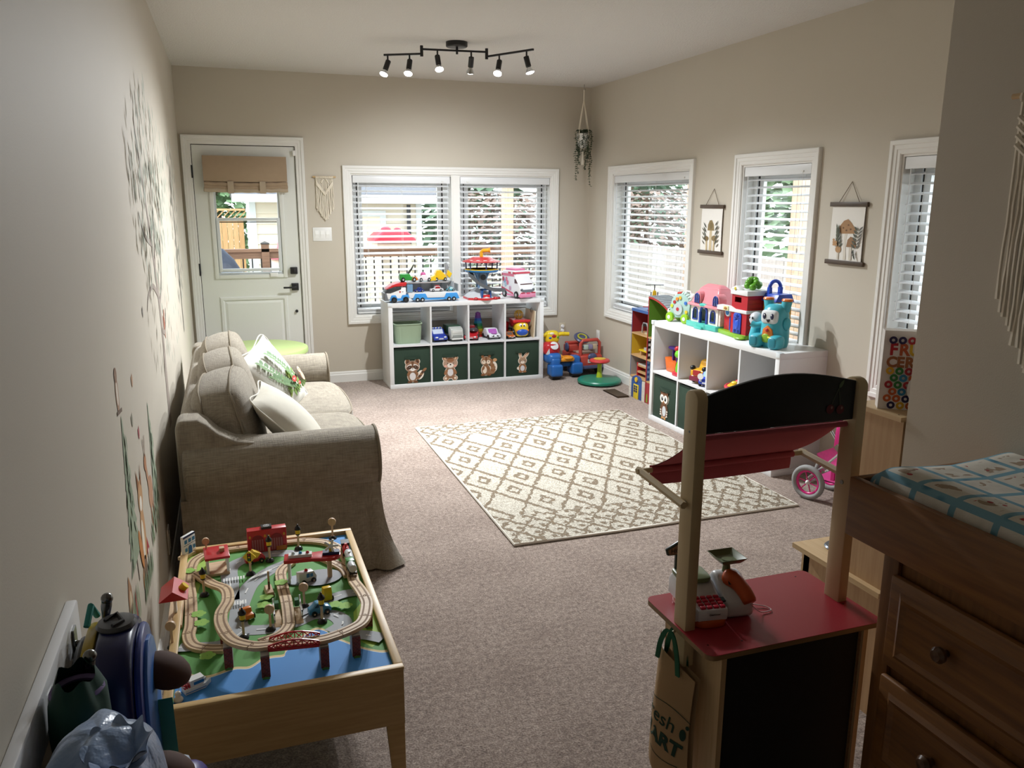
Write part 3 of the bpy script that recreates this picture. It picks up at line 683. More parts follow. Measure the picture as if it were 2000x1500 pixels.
# ---------------------------------------------------------------- woodland stickers on the left wall
def sticker(label, draw, cat='wall sticker'):
    a = Art((.0012, 0, 0), (0, 1, 0), (0, 0, 1), (1, 0, 0), 1, .0002); draw(a); return tag(a.o('wall_sticker', None), label, cat, 'woodland wall stickers')
def bigtree(a):
    tc = '9a8d83'
    a.stroke(smooth([(4.22, .55, 0), (4.22, .8, 0), (4.24, 1.0, 0), (4.2, 1.2, 0), (4.12, 1.4, 0), (3.95, 1.7, 0), (3.78, 1.98, 0)], 6), [.13-.105*i/36 for i in range(37)], tc)
    for pts in ([(4.21, 1.15), (4.45, 1.25), (4.62, 1.5), (4.72, 1.8)], [(4.2, 1.2), (3.95, 1.27), (3.7, 1.25), (3.6, 1.2)], [(4.16, 1.33), (4.3, 1.55), (4.36, 1.85)], [(4.1, 1.45), (3.8, 1.5), (3.62, 1.6)], [(4.23, 1.03), (4.4, 1.0), (4.55, 1.1)]):
        p = smooth([(x, y, 0) for x, y in pts], 5); a.stroke(p, [.032-.022*i/len(p) for i in range(len(p))], tc)
    for i in range(230):
        t = rnd.random()*2*PI; r = math.sqrt(rnd.random()); y, z = 4.16+.78*r*math.cos(t), 1.66+.47*r*math.sin(t)
        if abs(y-4.2) < .1 and z < 1.35: continue
        a.leaf(y, z, rnd.uniform(.06, .1), .026, PI/2+rnd.uniform(-.7, .7), rnd.choice(['a3ab9c', '98a292', 'b0b5a8', '8d9888']))
    for i in range(26): a.leaf(rnd.uniform(3.6, 4.9), rnd.uniform(.85, 1.2), .06, .025, rnd.uniform(1, 2), rnd.choice(['a9aa9c', 'b9a391', '98a294']))
sticker('tall leafy tree sticker with grey trunk behind the sofa', bigtree)
def birch(a):
    a.stroke([(6.05, .75), (6.0, 1.3), (5.95, 1.95)], [.07, .05, .02], '77736b')
    for i in range(70): a.leaf(rnd.uniform(5.65, 6.3), rnd.uniform(.95, 2.0), .08, .03, rnd.uniform(1.1, 2.0), rnd.choice(['8d968a', '77736b', 'a7aca3', '5f605a']))
sticker('narrow dark tree sticker close to the door casing', birch)
def pine(y, z0, z1, w):
    def f(a):
        a.stroke([(y+.03, z0-.09), (y, z0+.1)], .014, '75675c'); n = 9; L = []; R = []
        for k in range(n):
            t = k/n; z = z0+(z1-z0)*t; ww = w*(1-t)**.9; L += [(y-ww, z-.015), (y-ww*.62, z+.03)]; R += [(y+ww, z-.015), (y+ww*.62, z+.03)]
        a.poly(L+[(y, z1)]+R[::-1], '93a088')
        for k in range(26):
            t = rnd.random()*.9; a.leaf(y+w*(1-t)*rnd.uniform(-.7, .7), z0+(z1-z0)*t, .06, .02, -PI/2+rnd.uniform(-.6, .6), rnd.choice(['818f77', 'a0ac95']))
    return f
sticker('taller green pine sticker above the hook rail', pine(2.53, .58, 1.03, .13)); sticker('shorter green pine sticker beside the sofa back', pine(3.25, .5, .9, .11))
def fox(a):
    a.el(2.76, .56, .06, .1, 'c09468'); a.el(2.74, .55, .03, .07, 'e6ddcc'); a.el(2.77, .69, .06, .055, 'c2966a'); a.poly([(2.72, .72), (2.71, .8), (2.76, .74)], '8d5a30'); a.poly([(2.79, .73), (2.83, .79), (2.82, .71)], '8d5a30'); a.el(2.76, .67, .03, .025, 'efe7da'); a.el(2.66, .55, .03, .08, 'c07f45', .4)
sticker('orange fox sticker between the two pine stickers', fox)
def deer(a):
    a.el(3.08, .6, .07, .06, 'b58a6c'); a.stroke([(3.05, .56), (3.04, .42)], .02, 'b58a6c'); a.stroke([(3.12, .56), (3.13, .42)], .02, 'b58a6c'); a.stroke([(3.05, .62), (3.0, .72)], .04, 'b58a6c'); a.el(2.99, .74, .035, .03, 'b07a55'); a.stroke([(2.99, .76), (2.97, .83)], .01, '6d4c36'); a.stroke([(3.0, .76), (3.03, .83)], .01, '6d4c36')
    for k in range(12): a.leaf(3.0+.02*k, .42+rnd.uniform(-.02, .05), .1, .02, PI/2+rnd.uniform(-.5, .5), '7b8a6c')
sticker('brown deer sticker beside the shorter pine sticker', deer)
def owl(a):
    a.el(2.5, 1.1, .03, .055, 'a98468'); a.el(2.5, 1.1, .018, .035, 'e0d6c8'); a.el(2.5, 1.155, .026, .022, '8d6a50'); a.stroke([(2.46, 1.05), (2.56, 1.04)], .012, '6d5848')
sticker('small brown owl sticker above the taller pine', owl)
def hedg(a):
    a.el(2.7, .44, .06, .045, 'b98555'); a.el(2.72, .46, .05, .04, '7d624d'); a.poly([(2.8, .47), (2.82, .53), (2.87, .47)], 'a93a3c'); a.stroke([(2.835, .4), (2.835, .48)], .02, 'ddd3c4')
    for k in range(14): a.leaf(2.64+.02*k, .36, .1, .022, PI/2+rnd.uniform(-.5, .5), '77866a')
sticker('hedgehog and red mushroom sticker under the fox', hedg)
def stump(a):
    a.poly([(2.28, .42), (2.3, .56), (2.33, .61), (2.37, .56), (2.4, .42)], 'a77d5b'); a.el(2.34, .5, .025, .06, 'd8c6a8')
    for k in range(16): a.leaf(2.22+.018*k, .40, .13, .022, PI/2+rnd.uniform(-.4, .4), rnd.choice(['77866a', '8f9a7c', 'a9564f']))
sticker('tree stump and grass sticker low beside the hook rail', stump)
def squ(a): a.el(4.4, 1.02, .03, .06, 'b0705a'); a.el(4.36, 1.03, .02, .06, 'a4614b', .3); a.el(4.41, 1.09, .022, .02, 'b0705a')
sticker('small red squirrel sticker on the tree trunk', squ)
def bird(y, z, c): return lambda a: (a.leaf(y, z, .05, .03, 1.2, c), a.leaf(y+.01, z, .05, .025, 2.1, c))
for y, z, c, n in ((2.86, 1.04, 'b08a6c', 'brown leaf sticker drifting highest beside the owl'), (2.76, .93, '8d8a78', 'grey moth sticker between the pines'), (2.9, .85, 'a9565a', 'red butterfly sticker between the pines'), (3.4, 1.2, '7d756c', 'dark bird sticker left of the tree trunk')): sticker(n, bird(y, z, c))
# ---------------------------------------------------------------- rug
def rugmat():
    m, nt, bs = raw('rug_pile'); bs.inputs['Roughness'].default_value = .95
    x, y, z = xyz(nt); n = noise(nt, 26, 2); n2 = noise(nt, 120, 3); n3 = noise(nt, 60, 2)
    w1 = (S(nt, n.outputs['Fac'])-.5)*.04; w2 = (S(nt, n3.outputs['Fac'])-.5)*.03
    xx = x+w1+w2; yy = y-w1+w2*.7
    endb = (y.lt(.34)).mx(y.gt(1.92))
    def lattice(a, c, t):
        u = xx/a+yy/c-.256; v = xx/a-yy/c+.173
        fu = (u.fr()-.5).ab(); fv = (v.fr()-.5).ab()
        return (fu.gt(.5-t)).mx(fv.gt(.5-t*.75)), u, v
    L1, u, v = lattice(.24, .42, .06); L2, _, _ = lattice(.13, .17, .09)
    d = ((u.fr()-.5).ab()).mx((v.fr()-.5).ab()); ringm = d.gt(.10)*d.lt(.20)
    par = ((u.fl()+v.fl()*2.0)/4.0).fr().lt(.7); ringm = ringm*par
    L2b = ((xx*16.0).fr()-.5).ab().lt(.2)*((yy*14.0).fr()-.5).ab().lt(.22)
    inner = L1.mx(ringm)*(endb*-1.0+1.0); f = inner.mx((L2.mx(L2b))*endb)
    nn = S(nt, n2.outputs['Fac']); f = f*nn.gt(.40)
    base = ramp(nt, nn, [(.3, '8f8778'), (.5, 'b9b2a4'), (.7, 'd6d1c4')]); dark = ramp(nt, nn, [(.3, '58493a'), (.7, '8a7962')])
    nt.links.new(mix(nt, f, base, dark), bs.inputs['Base Color']); bump(nt, bs, nn-f*.3, 1.0, .012); return m
rg = T('area_rug', 'cream shag rug with brown diamond lattice in the middle of the floor', 'rug', (1.556, 3.447, 0))
B().grid(lambda u, v: (1.664*u, 2.2*v, .014+.0015*math.sin(u*31)*math.sin(v*43)), 24, 30).bx(0, 1.664, 0, 2.2, .001, .012).o('rug_pile', rugmat(), rg)
B().tube([(0, 0, .008), (.55, -.004, .008), (.9, .003, .008), (1.664, 0, .008), (1.664, 2.2, .008), (0, 2.2, .008)], .007, 6, closed=True).o('bound_edge', M('e4dfd4', .9), rg)
# ---------------------------------------------------------------- sofa
def linen():
    m, nt, bs = raw('sofa_linen'); bs.inputs['Roughness'].default_value = .9
    a = noise(nt, 14, 4, (40, 1.2, 1.2)); c = noise(nt, 14, 4, (1.2, 1.2, 40)); e = noise(nt, 14, 4, (1.2, 40, 1.2))
    f = S(nt, a.outputs['Fac'])*.34+S(nt, c.outputs['Fac'])*.33+S(nt, e.outputs['Fac'])*.33
    nt.links.new(ramp(nt, f, [(.38, '796f62'), (.5, '8d8475'), (.62, 'a29988')]), bs.inputs['Base Color'])
    g = noise(nt, 6, 4); bump(nt, bs, f+S(nt, g.outputs['Fac'])*.8, .5, .01); bs.inputs['Sheen Weight'].default_value = .2; return m
LIN = linen(); PIPE = M('857b6b', .9)
so = T('sofa', 'beige linen slipcovered sofa with rolled arms against the left wall', 'sofa', (.07, 3.44, 0))
SL, SX = 2.14, .84
def cmap(u, c, h, puff, p):
    l = sum(abs(t)**p for t in u)**(1/p); m = max(abs(t) for t in u); u = [t*m/l for t in u]
    return tuple(c[i]+h[i]*u[i]*(1+puff*(1-u[(i+1) % 3]**2)*(1-u[(i+2) % 3]**2)) for i in range(3))
def loop(fixed, val, c, h, puff, p, n=8, g=1.012):
    o_ = []; 
    for (a0_, b0_, a1_, b1_) in ((-1, -1, 1, -1), (1, -1, 1, 1), (1, 1, -1, 1), (-1, 1, -1, -1)):
        for i in range(n):
            q = [a0_+(a1_-a0_)*i/n, b0_+(b1_-b0_)*i/n]; q.insert(fixed, val); o_.append(cmap([t*g for t in q], c, h, puff, p))
    return o_
def armprof(y0, s):          # outline (y,z) of a rolled arm, outer side at y0, s = +1 extends to +y
    pts = [(y0+s*.03, .02), (y0+s*.03, .385)]+[(y0+s*(.112+.137*math.cos(t)), .508+.137*math.sin(t)) for t in [PI+.92-(PI+1.5)*i/18 for i in range(19)]]+[(y0+s*.225, .40), (y0+s*.225, .02)]
    return pts
for y0, s in ((0, 1), (SL, -1)):
    a = B().prism(armprof(y0, s), .02, SX, 'x').o('arm', LIN, so, bev=.016, seg=3, ang=50)
    p = [(SX-.002, y, z) for y, z in armprof(y0, s)[2:-2]]; B().tube(p, .006, 6).o('arm_piping', PIPE, a)
B().prism([(.0, .02), (0, .68), (.02, .735), (.06, .755), (.11, .735), (.15, .64), (.24, .42), (.24, .02)], .10, SL-.10, 'y').o('back_frame', LIN, so, bev=.02, seg=3, ang=50)
for y0, s in ((.0, 1), (SL, -1)):   # wings where the back sweeps down into the arm
    prof = [(.0, .02), (0, .725), (.02, .752), (.09, .752), (.125, .73), (.17, .685), (.24, .645), (.34, .63), (.34, .02)]
    B().prism(prof, y0+s*.045, y0+s*.2, 'y').o('back_wing', LIN, so, bev=.028, seg=4, ang=50)
B().bx(.2, SX-.03, .2, SL-.2, .03, .33).o('seat_base', LIN, so, bev=.01)
# flared skirt round the near end, the front and the far end
def skirt_path():
    P = []
    def seg(a, c, n):
        for i in range(n): P.append((a[0]+(c[0]-a[0])*i/n, a[1]+(c[1]-a[1])*i/n))
    seg((.0, .02), (SX, .02), 44); seg((SX, .02), (SX, SL-.02), 96); seg((SX, SL-.02), (0, SL-.02), 44); P.append((0, SL-.02)); return P
SP = skirt_path(); sk = B(); n = len(SP)
def skv(i, t, th):
    x, y = SP[i]; side = (y < .025 or y > SL-.025) and x < SX-.001
    d = Vector((0, -1 if y < 1 else 1, 0)) if side else Vector((1, 0, 0))
    k = min(math.dist((x, y), (SX, .02)), math.dist((x, y), (SX, SL-.02)))
    if k < .10: d = (d+Vector((.9, -.9 if y < 1 else .9, 0))*(1-k/.10)).normalized()
    e = math.exp(-(k/.10)**2); fl = .002+.022*t**1.5+.006*t*math.sin(i*.42)+.085*e*t**2.6-(.02*t if .045 < k < .075 else 0)
    zt = .41 if side else .31+.10*e
    p = Vector((x, y, zt-(zt-.012)*t))+d*(fl-th); return tuple(p)
sk.grid(lambda u, v: skv(round(u*(n-1)), v, 0), n-1, 8).grid(lambda u, v: skv(round(u*(n-1)), v, .008), n-1, 8); sk.o('skirt', LIN, so, ang=60)
for k in range(2):
    y0 = .228+k*.842; C_ = (.535, y0+.421, .40); H_ = (.335, .42, .088)
    c = B().cushion(C_, H_, .13, p=9, n=12).o('seat_cushion', LIN, so, ang=70)
    for zz in (.62, -.62): B().tube(loop(2, zz, C_, H_, .13, 9), .005, 6, closed=True).o('cushion_piping', PIPE, c)
for k in range(3):
    yc = .20+.29+k*.58; H_ = (.12, .285, .215); tl_ = dict(loc=(.222, yc, .615), ry=-.24, rz=(-.05, .03, .0)[k])
    c = B().at(**tl_).cushion((0, 0, 0), H_, .17, p=7, n=12).o('back_cushion', LIN, so, ang=70)
    for xx in (-.58, .58): B().at(**tl_).tube(loop(0, xx, (0, 0, 0), H_, .17, 7), .005, 6, closed=True).o('cushion_piping', PIPE, c)
# ---------------------------------------------------------------- throw pillows
def pillow(bb, hw, t, n=16):
    def f(sgn):
        def g(u, v):
            a, c = 2*u-1, 2*v-1; e = max(0, (1-a*a))**.55*max(0, (1-c*c))**.55; sh = 1-.07*(1-abs(a)**2)*abs(c)**3-.0
            sx = hw*a*(1-.06*(1-c*c)*1.0*abs(a)**2); sy = hw*c*(1-.06*(1-a*a)*abs(c)**2)
            return (sx, sy, sgn*(t*e+.002))
        return g
    return bb.grid(f(1), n, n).grid(f(-1), n, n)
def place_pillow(name, label, M4, mat, hw=.23, t=.075):
    r = T(name, label, 'pillow', group='throw pillows on the sofa'); r.matrix_world = M4
    pillow(B(), hw, t).o('pillow_cover', mat, r, ang=80)
    e = [(hw*.995*a, hw*.995*c) for a, c in ((-1, -1), (0, -.94), (1, -1), (.94, 0), (1, 1), (0, .94), (-1, 1), (-.94, 0))]
    B().tube(smooth([(x, y, 0) for x, y in e], 6, True), .004, 6, closed=True).o('seam', M('d8d4c8', .9), r); return r
CREAM = M('cdc8ba', .85, bmp=(4, .35, .03)); WHT = M('d2cfc6', .85, bmp=(4, .35, .03))
def pm(loc_, nrm, roll):      # pillow frame: local z = facing normal
    q = Vector(nrm).normalized().to_track_quat('Z', 'Y').to_matrix().to_4x4(); return Matrix.Translation(loc_) @ q @ Matrix.Rotation(roll, 4, 'Z')
place_pillow('throw_pillow', 'plain cream throw pillow leaning at the near end of the sofa', pm((.555, 3.83, .62), (.72, -.1, .68), .0), CREAM, .215, .08)
pp = place_pillow('throw_pillow', 'white throw pillow printed with a hedgehog, fern and red mushrooms', pm((.53, 4.72, .64), (.80, -.42, .52), .22), WHT, .225, .075)
def curved(name, par, draws, hw, t):
    """print that follows the puffed cover"""
    a = Art((0, 0, 0), (1, 0, 0), (0, 1, 0), (0, 0, 1), 1, .0003); draws(a)
    vs = []
    for v in a.V:
        x, y = v.x/hw, v.y/hw; e = max(0, (1-x*x))**.55*max(0, (1-y*y))**.55; vs.append(Vector((v.x, v.y, v.z+t*e+.0035)))
    a.V = vs; return a.o(name, None, par)
def fern(a):
    R = random.Random(3)
    def wash(cx, cy, rx, ry, col, n):
        for _ in range(n): a.el(cx+R.uniform(-rx, rx), cy+R.uniform(-ry, ry), R.uniform(.012, .028), R.uniform(.01, .02), col, R.random()*3, 8)
    wash(.0, -.06, .06, .045, '9aa850', 12); wash(.03, -.1, .09, .02, '7f9a4a', 14); wash(.06, -.03, .04, .05, '7fa348', 10)
    for st in (((-.13, .14), (-.09, .02), (-.03, -.08)), ((-.02, .15), (.0, .05), (.03, -.06)), ((-.15, .04), (-.1, -.04), (-.03, -.1))):
        p = smooth([(x, y, 0) for x, y in st], 7); a.stroke([(q.x, q.y) for q in p], .003, '6d8a5a')
        for k, q in enumerate(p): a.leaf(q.x, q.y, .035, .016, .5+R.uniform(-.2, .2), '6a8a5e'); a.leaf(q.x, q.y, .035, .016, 2.4+R.uniform(-.2, .2), '7d9a6e')
    for k in range(30): a.leaf(-.09+.2*R.random(), -.13, .05, .008, PI/2+R.uniform(-.5, .5), R.choice(['6f8f3d', '86a24c', '5d7a35']))
    for x, y, r in ((-.03, -.045, .028), (.0, -.085, .018)): a.stroke([(x, y-.035), (x, y)], .01, 'e6dcc8'); a.el(x, y, r, r*.65, 'b93a2f', 0, 12); a.el(x-.008, y+.004, .004, .003, 'f2e8dd', 0, 6); a.el(x+.008, y+.002, .004, .003, 'f2e8dd', 0, 6)
    a.el(.085, -.06, .034, .042, '7d5a44'); a.el(.09, -.075, .024, .03, 'd9b79b'); a.el(.088, -.035, .024, .02, 'dfc0a6'); a.el(.082, -.032, .003, .004, '2d221c', 0, 6); a.el(.096, -.032, .003, .004, '2d221c', 0, 6); a.el(.089, -.04, .004, .003, '4a2f24', 0, 6)
qq = curved('woodland_print', pp, fern, .225, .075)
# ---------------------------------------------------------------- green round table in the corner
gt = T('round_table', 'light green round plastic children table in front of the door', 'table', (.50, 6.72, 0))
LG = M('b9cf86', .4)
B().lathe([(0, .445), (.385, .445), (.398, .452), (.4, .47), (.395, .488), (.38, .494), (0, .494)], 48).o('table_top', LG, gt)
for k in range(4): a = PI/4+k*PI/2; B().lathe([(.034, 0), (.034, .01), (.042, .4), (.045, .446)], 16, (.26*math.cos(a), .26*math.sin(a), 0)).o('leg', LG, gt)
# ---------------------------------------------------------------- cube shelves
KW = M('e4e5e6', .38); KE = M('dcdddf', .4)
def kallax(label, locv, rz):
    k = T('cube_shelf', label, 'shelf', locv, rz, 'white cube shelves'); w, h, d, t, i = 1.47, .77, .375, .038, .016
    B().bx(0, w, 0, d, h-t, h).o('top_panel', KW, k, bev=.0015); B().bx(0, w, 0, d, 0, t).o('bottom_panel', KW, k, bev=.0015)
    for x in (0, w-t): B().bx(x, x+t, 0, d, t, h-t).o('side_panel', KW, k, bev=.0015)
    c = (w-2*t-3*i)/4; q = None
    for j in range(3):
        x = t+c*(j+1)+i*j; B().bx(x, x+i, .002, d, t, h-t).o('divider', KE, k)
    zs = (h-i)/2
    for j in range(4):
        x = t+(c+i)*j; B().bx(x, x+c, .002, d, zs, zs+i).o('shelf_board', KE, k)
    return k, [t+(c+i)*j+c/2 for j in range(4)], zs+i, t
K1, KX, KZ, KT = kallax('white cube shelf under the double window', (1.625, 7.003, 0), 0)
RZ2 = math.radians(-88.3); K2, _, _, _ = kallax('white cube shelf along the right wall behind the toy market stand', (3.338, 5.372, 0), RZ2)
def cg(par, x, y):
    b = B().bx(x-.004 if x < .1 else x-.03, x+.03 if x < .1 else x+.004, y-.004, y+.03, .771, .774).bx(x-.004 if x < .1 else x-.03, x+.03 if x < .1 else x+.004, y-.005, y-.001, .745, .774); b.o('corner_guard', M('dfe6ea', .1), par, bev=.002)
cg(K1, 0, 0); cg(K1, 1.47, 0); cg(K2, 0, 0); cg(K2, 1.47, 0)
def inshelf(which, x, y, z=0):
    M4 = Matrix.Translation((1.625, 7.003, z)) if which == 1 else Matrix.Translation((3.338, 5.372, z)) @ Matrix.Rotation(RZ2, 4, 'Z')
    return M4 @ Vector((x, y, 0)), (0 if which == 1 else RZ2)
# ---------------------------------------------------------------- fabric bins with animal prints
GRN = M('24392b', .85, bmp=(250, .3, .002), var=.06, vs=8); GRD = M('1b2c21', .9)
def fbin(which, col, label, draw, sink=.012):
    p, rz = inshelf(which, KX[col], sink, KT); t = T('storage_bin', label, 'storage bin', p, rz, 'dark green fabric bins'); w, d, h = .326, .34, .318
    b = B(); b.bx(-w/2, w/2, 0, .006, 0, h).bx(-w/2, w/2, d-.006, d, 0, h).bx(-w/2, -w/2+.006, .006, d-.006, 0, h).bx(w/2-.006, w/2, .006, d-.006, 0, h).bx(-w/2, w/2, .006, d-.006, 0, .006)
    b.o('bin_body', GRN, t, bev=.002); fr(B(), -w/2-.001, w/2+.001, -.002, d, h-.001, h+.002, .008).o('rim_binding', GRD, t)
    B().tube([(-.075, -.001, .235), (-.06, -.012, .235), (0, -.016, .232), (.06, -.012, .235), (.075, -.001, .235)], .001, 4).grid(lambda u, v: (-.075+.15*u, -.003-.014*math.sin(u*PI), .222+.026*v), 10, 2).grid(lambda u, v: (-.075+.15*u, -.0005-.014*math.sin(u*PI), .222+.026*v), 10, 2).o('handle', GRN, t)
    if draw: a = Art((0, -.001, .125), (1, 0, 0), (0, 0, 1), (0, -1, 0), 1, .0003); draw(a); a.o('animal_print', None, t)
    return t
def eyes(a, x, y, s, r=.006):
    for k in (-1, 1): a.el(x+k*s, y, r, r*1.1, '1d1512', 0, 10); a.el(x+k*s-r*.3, y+r*.4, r*.35, r*.35, 'f5f2ee', 0, 8)
def halo(a, shapes, g=.006):
    for (x, y, rx, ry, rot) in shapes: a.el(x, y, rx+g, ry+g, 'e8dfd2', rot)
def raccoon(a):
    S_ = [(0, .03, .062, .05, 0), (0, -.055, .045, .055, 0), (-.045, .075, .02, .024, 0), (.045, .075, .02, .024, 0), (.07, -.05, .025, .04, -.5)]; halo(a, S_)
    for k in range(5): a.el(.055+.014*k, -.075+.018*k, .022, .012, '8d6544' if k % 2 == 0 else '4a3020', .6)
    a.el(0, -.055, .045, .055, '8f6c50'); a.el(0, -.06, .028, .036, 'd9d4d2')
    for s in (-1, 1): a.el(s*.045, .075, .02, .024, '8a6040'); a.el(s*.045, .073, .011, .014, '4a3020'); a.el(s*.028, -.11, .02, .011, '6d482d'); a.el(s*.036, -.03, .012, .026, '8a6040', s*.5)
    a.el(0, .03, .062, .05, '96725a'); a.el(0, .025, .056, .03, 'e9e4de'); a.el(-.03, .024, .026, .018, '4f3321', .4); a.el(.03, .024, .026, .018, '4f3321', -.4); a.poly([(-.012, .08), (.012, .08), (.006, .02), (-.006, .02)], '6d4a30'); a.el(0, .004, .02, .015, 'efeae4'); eyes(a, 0, .024, .027); a.el(0, .012, .006, .004, '1d1512', 0, 8)
def bear(a):
    halo(a, [(0, .04, .066, .052, 0), (0, -.05, .05, .055, 0), (-.05, .088, .02, .02, 0), (.05, .088, .02, .02, 0), (-.04, -.1, .024, .02, 0), (.04, -.1, .024, .02, 0)])
    a.el(0, -.05, .048, .054, '977359'); a.el(0, -.045, .028, .036, 'dcd8d8')
    for s in (-1, 1): a.el(s*.05, .088, .02, .02, '8d5f3f'); a.el(s*.05, .086, .011, .011, 'd9b493'); a.el(s*.04, -.1, .024, .02, '9c6d49'); a.el(s*.045, -.1, .013, .012, 'e6d6c4'); a.el(s*.042, -.04, .014, .028, '9c6d49', s*.5)
    a.el(0, .04, .066, .052, 'b0917a'); a.el(0, .07, .035, .02, '8d5f3f'); a.el(0, .02, .03, .021, 'e9e1d6'); a.el(-.045, .015, .014, .01, 'e2a896'); a.el(.045, .015, .014, .01, 'e2a896'); eyes(a, 0, .042, .028, .005); a.el(0, .028, .008, .006, '1d1512', 0, 8)
def chip(a):
    halo(a, [(-.01, .04, .045, .04, 0), (-.01, -.045, .042, .05, 0), (.065, -.02, .03, .045, 0)])
    for k in range(6): a.el(.05+.012*math.sin(k), -.07+.022*k, .028-.002*k, .018, '8d5f3a' if k % 2 else '957050')
    a.el(.078, .045, .02, .016, 'c49468'); a.el(-.01, -.045, .042, .05, '8f6a4c'); a.el(-.022, -.045, .02, .034, 'e6d8c6')
    for s in (-1, 1): a.el(-.01+s*.033, .085, .013, .018, '8d5f3a'); a.el(-.01+s*.03, -.09, .02, .011, '855733'); a.el(-.012+s*.024, -.03, .01, .02, '8d5f3a', s*.6)
    a.el(-.01, .04, .046, .04, '957050'); a.el(-.03, .03, .02, .018, 'ead9c4'); a.el(.012, .03, .02, .018, 'ead9c4'); a.poly([(-.018, .078), (0, .078), (-.004, .03), (-.014, .03)], '6d4426'); eyes(a, -.01, .036, .024, .005); a.el(-.01, .022, .005, .004, '1d1512', 0, 8)
def bunny(a):
    halo(a, [(0, .02, .038, .034, 0), (0, -.05, .036, .04, 0), (-.022, .075, .011, .034, .15), (.034, .07, .012, .038, -.75)])
    a.el(-.022, .075, .011, .034, 'b5845c', .15); a.el(-.022, .073, .006, .024, 'e6c3a8', .15); a.el(.034, .07, .012, .038, 'b5845c', -.75); a.el(.034, .07, .006, .026, 'e6c3a8', -.75)
    a.el(0, -.05, .036, .04, '957050'); a.el(0, -.052, .022, .027, 'd9d6da'); a.el(-.045, -.05, .011, .014, 'e9dccb')
    for s in (-1, 1): a.el(s*.022, -.086, .018, .009, '9c6a42'); a.el(s*.024, -.028, .009, .02, '9c6a42', s*.7)
    a.el(0, .02, .038, .034, 'a98a70'); a.el(0, .006, .02, .014, 'eee2d4'); eyes(a, 0, .02, .02, .005); a.el(0, .012, .004, .003, '4a2f24', 0, 8)
def owlp(a):
    halo(a, [(0, .045, .055, .05, 0), (0, -.045, .045, .06, 0)])
    a.el(0, -.045, .045, .06, '7d553a'); a.el(0, -.055, .026, .04, 'cfd2d6')
    for s in (-1, 1):
        a.el(s*.042, -.04, .013, .042, '5f3f2a', s*.15)
        for k in range(3): a.el(s*.046, -.05-.018*k, .009, .007, 'e6ddd0')
        a.poly([(s*.02, .08), (s*.055, .105), (s*.05, .06)], '6d482d')
        for k in (-1, 0, 1): a.el(s*.02+k*.008, -.108, .005, .009, 'c98d4a', 0, 8)
    a.el(0, .045, .055, .048, '7d553a')
    for s in (-1, 1): a.el(s*.026, .042, .027, .031, 'f1ede6'); a.el(s*.022, .04, .013, .016, '1a1412'); a.el(s*.018, .046, .004, .004, 'ffffff', 0, 8)
    a.poly([(-.008, .024), (.008, .024), (0, .008)], 'c98d4a')
def foxp(a):
    halo(a, [(0, .04, .06, .048, 0), (0, -.05, .04, .05, 0)])
    a.el(0, -.05, .04, .05, '9c5a38'); a.el(0, -.045, .024, .034, 'e6ddd2'); a.el(.055, -.06, .02, .04, 'a5623d', -.4)
    for s in (-1, 1): a.poly([(s*.02, .075), (s*.05, .115), (s*.058, .06)], '8a4d2f')
    a.el(0, .04, .06, .046, 'a5623d'); a.poly([(-.055, .03), (0, .045), (.055, .03), (.03, .002), (0, -.008), (-.03, .002)], 'efe6dc'); a.poly([(-.03, .085), (.03, .085), (0, .03)], 'e6d6c6'); eyes(a, 0, .038, .025, .006); a.el(0, .002, .007, .005, '1d1512', 0, 8)
fbin(1, 0, 'dark green fabric bin printed with a raccoon', raccoon); fbin(1, 1, 'dark green fabric bin printed with a brown bear', bear); fbin(1, 2, 'dark green fabric bin printed with a chipmunk', chip); fbin(1, 3, 'dark green fabric bin printed with a bunny', bunny)
fbin(2, 0, 'dark green fabric bin printed with an owl', owlp); fbin(2, 1, 'dark green fabric bin half hidden by the market stand post', raccoon); fbin(2, 2, 'dark green fabric bin printed with a fox above the red awning', foxp); fbin(2, 3, 'dark green fabric bin at the near end of the right shelf', None)
# ---------------------------------------------------------------- wooden train table
BIR = woodmat('c9a468', 'dcbc85', 0, 5); BIR_SHADE = woodmat('b8935c', 'cca770', 0, 5); BIRY = woodmat('c9a468', 'dcbc85', 1, 5); TW = woodmat('cfae86', 'e0c6a2', 0, 9, .5); BEE = woodmat('c69f78', 'd9b895', 2, 9, .5)  # apron and legs get a browner birch with their shade put into the colour
tt = T('train_table', 'birch train play table with printed village top beside the hook rail', 'table', (.4, 2.43, 0))
TZ = .405; ax0, ax1, ay0, ay1 = .10, .70, 1.93, 2.93
def tb(): return B().at((-.4, -2.43, 0))
tb().bx(ax0+.02, ax1-.02, ay0+.02, ay1-.02, TZ-.012, TZ).o('table_top', M('4f9a48', .45), tt)
tb().bx(ax0, ax1, ay0, ay0+.02, .25, .415).o('apron', BIR_SHADE, tt); tb().bx(ax0, ax1, ay1-.02, ay1, .25, .415).o('apron', BIR_SHADE, tt)
for x in (ax0, ax1-.02): tb().bx(x, x+.02, ay0+.02, ay1-.02, .25, .415).o('apron', BIR_SHADE, tt)
for (a, c, e, f, m) in ((ax0-.002, ax1+.002, ay0-.002, ay0+.022, BIR), (ax0-.002, ax1+.002, ay1-.022, ay1+.002, BIR), (ax0-.002, ax0+.022, ay0+.022, ay1-.022, BIRY), (ax1-.022, ax1+.002, ay0+.022, ay1-.022, BIRY)): tb().bx(a, c, e, f, .413, .422).o('rim', m, tt, bev=.003)
